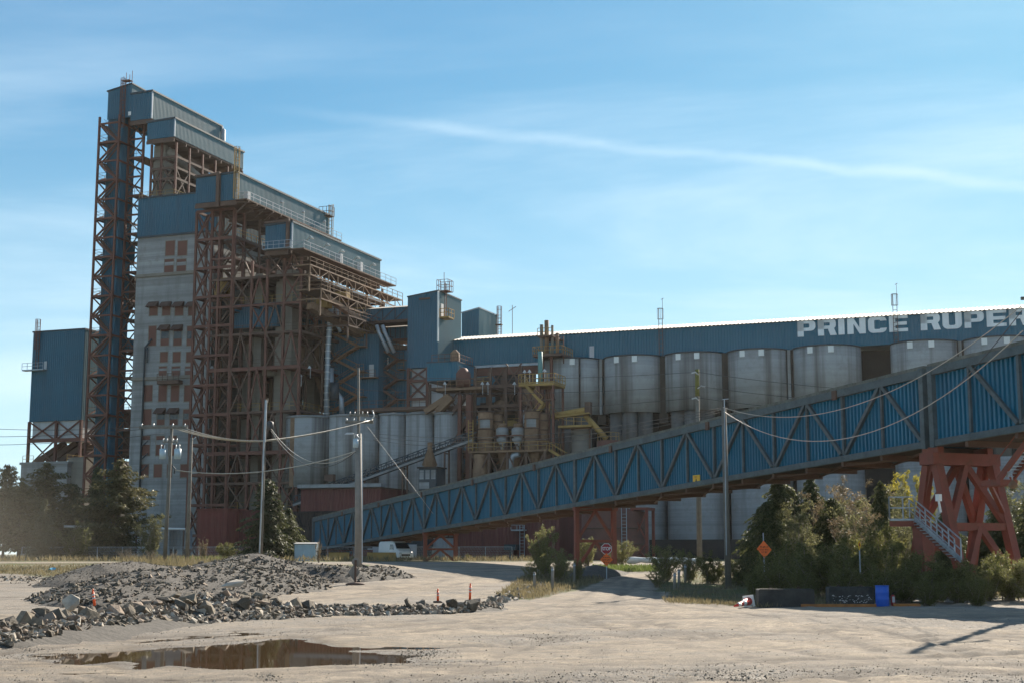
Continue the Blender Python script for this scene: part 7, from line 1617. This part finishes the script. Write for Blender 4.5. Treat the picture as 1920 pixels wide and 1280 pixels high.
m = MB(); xbrace(m, (a, 165, GZ), (b, 165, GZ), (b, 165, z1 * .5), (a, 165, z1 * .5), .16); xbrace(m, (a, 165, z1 * .5), (b, 165, z1 * .5), (b, 165, z1), (a, 165, z1), .16); T.part('cross_brace', m, M_red)
m = MB(); m.box(a - .2, b + .2, 164.8, 168.2, z1 + .2, z1 + .5); T.part('top_frame', m, M_red)
# small cabin on stilts
v = 180; a, b, z0, z1 = U(785, 900, v), U(818, 900, v), Z(800, 918, v), Z(800, 877, v); T = Thing('control_cabin', 'small grey cabin with windows under the thin inclined conveyor', 'cabin', (a, v, GZ))
m = MB(); m.box(a, b, v, v + 3, z0, z1); T.part('wall', m, M_trim)
m = MB(); m.box(a - .2, b + .2, v - .2, v + 3.2, z1 + .003, z1 + .2); T.part('roof', m, M_dark)
for k in range(3): w = (b - a) / 3; m = MB(); m.box(a + w * k + .12, a + w * (k + 1) - .12, v - .03, v, z0 + (z1 - z0) * .5, z1 - .25); T.part('window', m, M_conc)
m = MB(); m.box(a + .1, a + (b - a) * .6, v - .03, v, z0 + .2, z0 + (z1 - z0) * .36); T.part('panel', m, M_conc)
m = MB()
for (u, w) in ((a + .2, v + .2), (b - .2, v + .2), (a + .2, v + 2.8), (b - .2, v + 2.8)): m.bar((u, w, GZ), (u, w, z0), .25)
T.part('leg', m, M_steel2)
# thin inclined conveyor
v = 186.0; p, q = PV(550, 944, v), PV(886, 822, v); T = Thing('thin_conveyor', 'thin dark open truss conveyor climbing rightwards in front of the small silos', 'conveyor', (p[0], v, p[2]))
m = MB()
for w in (0, 1.6):
    m.bar(p + Vector((0, w, 0)), q + Vector((0, w, 0)), .16, .3); m.bar(p + Vector((0, w, 1.1)), q + Vector((0, w, 1.1)), .1, .14)
n = 34
for k in range(n): e, f_ = p.lerp(q, k / n), p.lerp(q, (k + 1) / n); m.bar(e, e + Vector((0, 0, 1.1)), .09); m.bar(e if k % 2 else e + Vector((0, 0, 1.1)), f_ + Vector((0, 0, 1.1)) if k % 2 else f_, .08)
T.part('truss', m, M_trim)
m = MB(); m.prism([p + Vector((0, .2, .3)), q + Vector((0, .2, .3)), q + Vector((0, 1.4, .3)), p + Vector((0, 1.4, .3))], (0, 0, .12)); T.part('belt', m, M_sk)
m = MB(); m.bar(p + Vector((0, -.15, -.2)), q + Vector((0, -.15, -.2)), .12, .3); T.part('cable_duct', m, M_conc)
for t in (.13, .38, .62, .85): e = p.lerp(q, t); m = MB(); m.bar((e[0], v, GZ), (e[0], v, e[2]), .2); m.bar((e[0], v + 1.6, GZ), (e[0], v + 1.6, e[2]), .2); m.bar((e[0], v, e[2] - .6), (e[0], v + 1.6, e[2] - .6), .16); T.part('support', m, M_steel2)
m = MB(); e = PV(808, 845, v - .2); m.lathe((e[0], v - .6), [(.3, e[2] - 2.6), (1.1, e[2] - 2.0), (.35, e[2] + .2), (.35, e[2] + 1.2)], 14); T.part('tripper_hopper', m, M_tan)
m = MB(); e = PV(618, 908, v - .3); m.box(e[0] - .6, e[0] + .8, v - .8, v, e[2] + .5, e[2] + 1.5); T.part('drive_unit', m, M_steel2)
# ---- dust collector deck
VP = 187.0
def pbox(T, nm, x0, x1, y0, y1, v0, dv, mt):
    m = MB(); m.box(U(x0, y1, v0), U(x1, y1, v0), v0, v0 + dv, Z((x0 + x1) / 2, y1, v0), Z((x0 + x1) / 2, y0, v0)); return T.part(nm, m, mt)
zd = Z(960, 843, VP); ua, ub = U(884, 843, VP), U(1030, 843, VP)
T = Thing('collector_deck', 'rusty steel deck on columns carrying the dusty tan collectors above the gallery', 'platform', ((ua + ub) / 2, VP, GZ))
m = MB(); m.box(ua, ub, VP - 1.2, VP + 7, zd - .35, zd - .1); T.part('deck', m, M_tan)
for u in np.linspace(ua + .3, ub - .3, 5):
    for w in (VP - 1, VP + 6.5): m = MB(); m.bar((u, w, GZ), (u, w, zd - .35), .32); T.part('column', m, M_steel2)
m = MB(); m.rail([(ua, VP + 3, zd - .1), (ua, VP - 1.2, zd - .1), (ub, VP - 1.2, zd - .1), (ub, VP + 5, zd - .1)], 1.1, 1.3, .06); T.part('railing', m, M_yellow)
us_ = np.linspace(ua + .3, ub - .3, 5)
for k in range(4): m = MB(); xbrace(m, (us_[k], VP - 1, zd - 6), (us_[k + 1], VP - 1, zd - 6), (us_[k + 1], VP - 1, zd - .4), (us_[k], VP - 1, zd - .4), .18); m.bar((us_[k], VP - 1, zd - 5), (us_[k + 1], VP - 1, zd - 5), .2); T.part('cross_brace', m, M_steel2)
m = MB(); e0_, e1_ = (ub, VP - .4, zd - .1), (U(1046, 858, VP), VP - .4, Z(1046, 862, VP))
for w in (0, .9): m.bar((e0_[0], e0_[1] + w, e0_[2]), (e1_[0] + 1.2, e1_[1] + w, e1_[2]), .1, .28); m.bar((e0_[0], e0_[1] + w, e0_[2] + 1), (e1_[0] + 1.2, e1_[1] + w, e1_[2] + 1), .06)
T.part('stair_flight', m, M_yellow)
m = MB(); u_ = U(889, 800, VP)
for k in (-.35, .35): m.bar((u_ + k, VP - 1.3, zd), (u_ + k, VP - 1.3, Z(889, 788, VP)), .09)
for q in np.arange(zd + .3, Z(889, 788, VP), .45): m.bar((u_ - .35, VP - 1.3, q), (u_ + .35, VP - 1.3, q), .07)
T.part('ladder', m, M_yellow)
for k, (x0, x1, yt, yb, v, lab) in enumerate(((897, 924, 772, 843, VP + .6, 'large dusty tan round collector at the left of the deck'), (921, 942, 777, 843, VP + 2.6, 'slimmer tan collector behind the left large one'), (984, 1010, 771, 843, VP + .6, 'large dusty tan round collector at the right of the deck'), (1007, 1027, 775, 843, VP + 2.4, 'slimmer tan collector behind the right large one'))):
    a, b = U(x0, 800, v), U(x1, 800, v); r = (b - a) / 2; c = ((a + b) / 2, v); z1 = Z(x0, yt, v)
    T = Thing('dust_collector', lab, 'dust collector', (c[0], c[1], zd), group='round dust collectors on the rusty deck')
    m = MB(); m.lathe(c, [(r * .97, zd - .08), (r, zd), (r, z1 - .1), (r * .96, z1), (.1, z1 + .12)], 28); T.part('shell', m, M_tan)
    for f_ in (.28, .55, .8, .99): m = MB(); zz = zd + (z1 - zd) * f_; m.lathe(c, [(r, zz - .08), (r + .07, zz - .08), (r + .07, zz + .08), (r, zz + .08)], 28); T.part('band', m, M_steel2)
    if k in (0, 2):
        m = MB(); zz = zd + (z1 - zd) * .58; m.lathe(c, [(r + .015, zz), (r + .015, zz + (z1 - zd) * .22)], 10, R(-115), R(-35)); T.part('bare_metal_patch', m, M_conc)
for k, (x0, x1, lab) in enumerate(((928, 950, 'left one of two pale double hopper cyclones between the tan collectors'), (957, 980, 'right one of two pale double hopper cyclones between the tan collectors'))):
    a, b = U(x0, 820, VP), U(x1, 820, VP); r = (b - a) / 2; c = ((a + b) / 2, VP + .6); z1 = Z(x0, 797, VP); hh = z1 - zd
    T = Thing('hopper_cyclone', lab, 'cyclone', (c[0], c[1], zd), group='pale hopper cyclones')
    m = MB(); m.lathe(c, [(.2, zd), (.3, zd + hh * .2), (r * .95, zd + hh * .42), (r * .95, zd + hh * .48), (r * .55, zd + hh * .5), (r, zd + hh * .62), (r, zd + hh * .86), (r * .7, zd + hh * .92), (.1, zd + hh * .95)], 24); T.part('body', m, M_conc)
    m = MB(); m.cyl(c, r * .7, zd + hh * .9, zd + hh * 1.08, 20); T.part('cap', m, M_tan)
    m = MB(); m.lathe(c, [(r * 1.0, zd + hh * .56), (r * 1.06, zd + hh * .56), (r * 1.06, zd + hh * .62), (r * 1.0, zd + hh * .62)], 24); T.part('band', m, M_steel)
    m = MB()
    for s in (-1, 1): m.bar((c[0] + s * r, c[1] - r * .6, zd), (c[0] + s * r, c[1] - r * .6, zd + hh * .6), .12); m.bar((c[0] + s * r, c[1] - r * .6, zd), (c[0] - s * r * .2, c[1] - r * .6, zd + hh * .25), .09)
    T.part('stand', m, M_steel2)
# things hanging beneath the deck
T = Thing('lower_collectors', 'tan casing, cones and a pale bent duct hanging under the collector deck', 'dust plant', (ua + 2, VP, GZ))
c = (U(898, 870, VP - .8), VP - .2); m = MB(); m.lathe(c, [(1.15, GZ), (1.15, zd - 2.6), (1.05, zd - 2.5), (1.05, zd - .5)], 24); T.part('tan_casing', m, M_tan)
m = MB(); m.tube([PV(958, 890, VP - .6), PV(958, 862, VP - .6), PV(963, 853, VP - .6), PV(974, 850, VP - .6)], .42, 12); T.part('bent_duct', m, M_galv)
for x in (944, 966, 1002): e = PV(x, 848, VP + 1); m = MB(); m.lathe((e[0], e[1]), [(.15, e[2] - 3.4), (.9, e[2]), (.9, e[2] + .4)], 16); T.part('cone', m, M_tan)
# ---- yellow railed tower and machinery above
zy = Z(1010, 720, 190); ya, yb_ = U(976, 720, 189), U(1043, 720, 189)
T = Thing('yellow_platform_tower', 'rusty tower topped by a yellow railed platform left of the first big silo', 'steel tower', ((ya + yb_) / 2, 189, GZ))
m = MB(); m.box(ya, yb_, 188.2, 193, zy - .4, zy - .05); T.part('platform', m, M_yellow)
m = MB(); m.rail([(ya, 193, zy), (ya, 188.2, zy), (yb_, 188.2, zy), (yb_, 193, zy)], 1.3, 1.1, .09, True, True); T.part('railing', m, M_yellow)
for u in (ya + .2, ya + 2.6, yb_ - 2.4, yb_ - .3):
    for w in (188.5, 192.8): m = MB(); m.bar((u, w, GZ), (u, w, zy - .4), .3); T.part('column', m, M_steel)
m = MB(); xbrace(m, (ya + .2, 188.5, zy - 5), (ya + 2.6, 188.5, zy - 5), (ya + 2.6, 188.5, zy - .5), (ya + .2, 188.5, zy - .5), .18); m.bar((ya, 188.5, zy - 2.4), (yb_, 188.5, zy - 2.4), .2); T.part('cross_brace', m, M_steel2)
for k, (p, q) in enumerate((((ya + 1, 188.3, zy - .3), (ya + 3.6, 188.3, zy - 3)), ((ya + 3.6, 188.3, zy - 3), (ya + 1.4, 188.3, zy - 5.6)))):
    m = MB(); m.bar(p, q, .2, .35); m.bar(Vector(p) + Vector((0, 0, 1)), Vector(q) + Vector((0, 0, 1)), .07); m.bar(Vector(p) + Vector((0, .9, 0)), Vector(q) + Vector((0, .9, 0)), .2, .35); T.part('stair_flight', m, M_yellow)
for x in (984, 993, 1021): e = PV(x, 703, 188.6); lamp_post(T, e[0], 188.6, zy, 1.6)
m = MB(); e = PV(1013, 700, 189.5); m.tube([(e[0], 189.5, zy), (e[0], 189.5, zy + 4.6)], .35, 10); T.part('teal_pipe', m, mat('teal_paint', (.10, .24, .23), .6, 0, .1, 1))
# machinery platform up against the long gallery
zq = Z(1030, 664, 199); a, b = U(1003, 664, 199), U(1058, 664, 199); T = Thing('head_platform', 'cluttered rusty machinery platform against the wall of the long gallery', 'platform', ((a + b) / 2, 199, zq - 6))
m = MB(); m.box(a, b, 198, 203.8, zq - .4, zq); m.box(a + .6, a + 3.0, 198.5, 203.8, zq + 2.6, zq + 2.8); T.part('deck', m, M_steel2)
m = MB(); m.rail([(a, 203, zq), (a, 198, zq), (b, 198, zq), (b, 203, zq)], 1.1, .9, .07); m.rail([(a + .6, 198.5, zq + 2.8), (a + 3, 198.5, zq + 2.8)], 1.1, .8, .07); T.part('railing', m, M_yellow)
for k, (u, h, r) in enumerate(((a + .9, 4.6, .28), (a + 1.7, 5.2, .35), (a + 2.6, 4.4, .2), (a + 3.4, 3.2, .25))): m = MB(); m.tube([(u, 199.5, zq), (u, 199.5, zq + h)], r, 10); T.part('vertical_pipe', m, M_tan if k % 2 else M_conc2)
m = MB(); m.tube([(b - .1, 199, zq - 1.5), (b - .1, 199, zq + 2.5), (a + 3, 199, zq + 2.5)], .08, 6); T.part('pipe_loop', m, M_steel)
m = MB(); m.bar((a + 1.2, 199, zq - 7), (a + 1.2, 199, zq - .4), .4); m.bar((a + 2.6, 199, zq - 7), (a + 2.6, 199, zq - .4), .4); T.part('bracket_leg', m, M_steel)
# small blue box below the tower
v = 192.0; a, b = U(801, 700, v), U(857, 700, v); z1, z0 = Z(830, 679, v), Z(830, 712, v); T = Thing('blue_hopper_house', 'small low blue clad box jutting out below the tall transfer tower', 'building', ((a + b) / 2, v, z0))
m = MB(); m.corr((a, v), (b, v), z0, z1, period=.42); m.corr((b, v), (b, v + 7), z0, z1, z0 - .6, z1, .42); m.corr((a, v + 7), (a, v), z0, z1, period=.5); m.corr((b, v + 7), (a, v + 7), z0, z1, period=.5); T.part('cladding', m, M_long)
m = MB(); m.box(a - .1, b + .1, v - .1, v + 7.1, z1 + .003, z1 + .15); m.box(a, b - .05, v + .05, v + 7, z0 - .2, z0 - .003); T.part('roof', m, M_trim)
m = MB(); m.rail([(a + .6, v + .3, z1 + .15), (b, v + .3, z1 + .15), (b, v + 6, z1 + .15)], 1.1, 1.0, .06); T.part('railing', m, M_steel2)
m = MB(); m.lathe(((a + b) / 2 + 1.2, v + 2), [(.7, z1 + .15), (.7, z1 + 1.6), (.2, z1 + 2.1)], 14); T.part('vent_hood', m, M_tan)
# dark pipe jungle between transfer tower and first silo
T = Thing('process_tower', 'crowded dark steel frame of pipes and chutes beneath the open end of the long gallery', 'steel frame', (U(900, 750, 193), 193, GZ))
xa, xb = U(806, 750, 193), U(978, 750, 193); us_ = np.linspace(xa, xb, 7); zt_ = zw0 - 2.0
for i, u in enumerate(us_):
    for w in (193, 198.5, 204): m = MB(); m.bar((u, w, GZ), (u, w, min(zt_, z0 - .4) if i < 3 and w < 200 else zt_), .34); T.part('column', m, M_steel2)
for i, zz in enumerate((8, 12.5, 17, 20.3, 23.6, 26.5)):
    m = MB()
    for w in (193, 198.5, 204): m.bar((us_[0], w, zz), (us_[-1], w, zz), .24, .4)
    for u in us_: m.bar((u, 193, zz), (u, 204, zz), .24, .35)
    T.part('floor_beam', m, M_steel2)
    m = MB(); m.box(us_[i % 3], us_[3 + i % 4], 193.2, 203, zz + .2, zz + .28); T.part('floor_deck', m, M_steel2)
    m = MB(); m.rail([(us_[i % 3], 193.1, zz + .28), (us_[3 + i % 4], 193.1, zz + .28)], 1.1, 1.2, .06); T.part('railing', m, M_yellow if i % 2 else M_tan)
    for k in range(6):
        if (k + i) % 2 == 0: m = MB(); w = 193 if (k + i) % 4 else 198.5; xbrace(m, (us_[k], w, zz), (us_[k + 1], w, zz), (us_[k + 1], w, zz + 3.2), (us_[k], w, zz + 3.2), .18); T.part('cross_brace', m, M_steel2)
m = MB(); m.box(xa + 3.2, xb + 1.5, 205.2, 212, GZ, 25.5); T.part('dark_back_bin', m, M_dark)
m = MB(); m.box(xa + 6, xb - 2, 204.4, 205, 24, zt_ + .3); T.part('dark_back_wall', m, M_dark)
r = random.Random(12)
for (p, q, w) in (((798, 772), (843, 742), 1.0), ((820, 772), (848, 745), 1.0), ((838, 790), (872, 742), .7), ((845, 842), (885, 770), .6)):
    m = MB(); m.bar(PV(*p, 191.5), PV(*q, 191.5), w, w * .8); T.part('inclined_chute', m, M_tan if w > .8 else M_steel2)
for k in range(26):
    u, w, zz = r.uniform(xa + 1, xb - .5), r.uniform(193.5, 203), r.uniform(10, 27); m = MB(); t_ = r.random()
    if t_ < .5: m.tube([(u, w, zz), (u + r.uniform(-.5, .5), w, zz - r.uniform(2, 5)), (u + r.uniform(-2, 2), w, zz - r.uniform(5, 7))], r.uniform(.15, .4), 8); T.part('spout_pipe', m, r.choice([M_tan, M_steel2, M_steel, M_galv]))
    elif t_ < .75: q = r.uniform(.6, 1.1); m.lathe((u, w), [(.2, zz - q * 2.2), (q, zz), (q, zz + q * 1.4), (.15, zz + q * 1.8)], 16); T.part('cyclone', m, r.choice([M_tan, M_steel2, M_steel]))
    else: m.box(u - .9, u + .9, w - .8, w + .8, zz, zz + r.uniform(1, 2)); T.part('machine_casing', m, r.choice([M_steel, M_steel2, M_yellow]))
c = (U(866, 735, 192), 192.5); zz = Z(866, 722, 192); m = MB(); m.cyl(c, 1.1, zz - .2, zz + 1.8, 18); m.lathe(c, [(1.1, zz + 1.8), (.5, zz + 2.6), (.1, zz + 2.7)], 18); T.part('red_vessel', m, M_steel)
m = MB(); zz = Z(850, 728, 192); m.box(U(820, 728, 191.5), U(905, 728, 191.5), 191, 195, zz - .35, zz); m.rail([(U(820, 728, 191), 191, zz), (U(905, 728, 191), 191, zz)], 1.1, 1.1, .06); T.part('walkway', m, M_tan)
m = MB(); zz = Z(700, 765, 194); m.box(U(665, 765, 193.5), U(800, 765, 193.5), 193.4, 196, zz - .5, zz); m.rail([(U(665, 765, 193.4), 193.4, zz), (U(800, 765, 193.4), 193.4, zz)], 1.1, 1.2, .06); T.part('long_walkway', m, M_steel2)
for u in (862, 880): m = MB(); e = U(u, 800, 190.5); m.bar((e, 190.5, GZ), (e, 190.5, Z(u, 740, 190.5)), .8 if u == 880 else .5); T.part('pipe_column', m, M_steel)
for x in (835, 905, 915, 965): e = PV(x, 720, 191); lamp_post(T, e[0], 191, e[2] - 1.5, 1.5)
# yellow screw conveyors right of the deck, beige bin
T = Thing('screw_conveyor', 'ochre yellow inclined tube conveyor with railed walkway at the foot of the first big silo', 'conveyor', (U(1060, 780, 190), 190, GZ))
m = MB(); m.tube([PV(1036, 780, 190), PV(1102, 768, 190)], .5, 12); T.part('tube', m, M_yellow)
m = MB(); m.bar(PV(1036, 783, 189.4), PV(1106, 774, 189.4), 1.2, .2); T.part('walkway', m, M_yellow)
m = MB(); e = PV(1102, 768, 190); m.box(e[0] - .3, e[0] + .5, 189.5, 190.5, e[2] - .7, e[2] + 1.1); T.part('head_drive', m, M_steel2)
m = MB(); m.tube([PV(1097, 778, 190), PV(1137, 822, 190)], .4, 10); T.part('discharge_tube', m, M_yellow)
m = MB(); m.rail([PV(1030, 770, 189), PV(1047, 788, 189), PV(1062, 795, 189), PV(1104, 797, 189)], 1.1, 1.1, .07); T.part('railing', m, M_yellow)
m = MB(); p, q = PV(1046, 797, 189), PV(1108, 799, 189); m.box(p[0], q[0], 189, 191.5, p[2] - .3, p[2]); T.part('platform', m, M_yellow)
for x in (1046, 1104): e = PV(x, 800, 190.8); m = MB(); m.bar((e[0], 191.3, GZ), (e[0], 191.3, e[2]), .25); T.part('leg', m, M_steel2)
a, b = U(1064, 820, 190), U(1101, 820, 190); c = ((a + b) / 2, 190.6 + 1.4); r_ = (b - a) / 2; z1 = Z(1080, 801, 190)
T = Thing('beige_bin', 'plain beige round bin under the yellow conveyor walkway', 'bin', (c[0], c[1], GZ)); m = MB(); m.lathe(c, [(r_, GZ), (r_, z1), (.1, z1 + .2)], 32); T.part('shell', m, M_conc2)
m = MB(); m.lathe(c, [(r_, z1 - .15), (r_ + .08, z1 - .15), (r_ + .08, z1 + .05), (r_, z1 + .05)], 32); T.part('rim', m, M_tan)
a, b = U(1120, 830, 188), U(1162, 830, 188); c = ((a + b) / 2, 188); z1 = Z(1130, 824, 186); T = Thing('rusty_tank', 'rust red railed tank top just showing over the gallery roof', 'tank', (c[0], c[1], GZ)); m = MB(); m.lathe(c, [((b - a) / 2, GZ), ((b - a) / 2, z1), (.1, z1 + .15)], 28); T.part('shell', m, M_steel)
m = MB(); k_ = (b - a) / 2 - .1; m.rail([(c[0] + k_ * math.cos(t), c[1] + k_ * math.sin(t), z1) for t in np.linspace(math.pi, 2 * math.pi, 7)], 1.1, 1.2, .06); T.part('railing', m, M_yellow)
# far side of the terminal: closes the sky gap under the open gallery end and low wall behind
m = MB(); m.box(-96, -64, 226, 230, GZ, 17); single('rear_wall', 'dark concrete building deep behind the process plant', 'building', m, M_conc, (-80, 226, GZ))
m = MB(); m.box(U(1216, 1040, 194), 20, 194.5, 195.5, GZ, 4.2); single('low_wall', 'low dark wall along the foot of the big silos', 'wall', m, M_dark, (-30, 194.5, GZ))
# ================================================================== THE AIR: thin haze
def air(name, x0, x1, y0, y1, z0, z1, dens, col, aniso):
    m = bpy.data.materials.new(name); m.use_nodes = True; t = m.node_tree; t.nodes.remove(t.nodes['Principled BSDF'])
    v = t.nodes.new('ShaderNodeVolumePrincipled'); v.inputs['Color'].default_value = (*col, 1); v.inputs['Density'].default_value = dens; v.inputs['Anisotropy'].default_value = aniso
    t.links.new(v.outputs[0], t.nodes['Material Output'].inputs['Volume'])
    b = MB(); b.box(x0, x1, y0, y1, z0, z1); o = b.obj(name, m); o['kind'] = 'stuff'; return o
air('haze', -6500, 6500, -45, 9500, -1.5, 100, .000045, (.96, .93, .88), .45)
# drifting dust raised off the road at the left
def dust(name, c, r, dens, col):
    m = bpy.data.materials.new(name); m.use_nodes = True; t = m.node_tree; n = t.nodes; l = t.links; n.remove(n['Principled BSDF'])
    v = n.new('ShaderNodeVolumePrincipled'); v.inputs['Color'].default_value = (*col, 1); v.inputs['Anisotropy'].default_value = .3
    tc_ = n.new('ShaderNodeTexCoord'); ln = n.new('ShaderNodeVectorMath'); ln.operation = 'LENGTH'; l.new(tc_.outputs['Object'], ln.inputs[0])
    mr_ = n.new('ShaderNodeMapRange'); mr_.interpolation_type = 'SMOOTHSTEP'; l.new(ln.outputs['Value'], mr_.inputs[0]); mr_.inputs[1].default_value = 1.0; mr_.inputs[2].default_value = .15; mr_.inputs[3].default_value = 0; mr_.inputs[4].default_value = dens
    l.new(mr_.outputs[0], v.inputs['Density']); l.new(v.outputs[0], n['Material Output'].inputs['Volume'])
    bm = bmesh.new(); bmesh.ops.create_icosphere(bm, subdivisions=3, radius=1.0); me = bpy.data.meshes.new(name); bm.to_mesh(me); bm.free(); me.materials.append(m)
    o = bpy.data.objects.new(name, me); COL.objects.link(o); o.location = c; o.scale = r; o['kind'] = 'stuff'; return o
dust('dust_cloud', (-72, 140, 3.0), (38, 22, 15), .010, (.80, .74, .64))
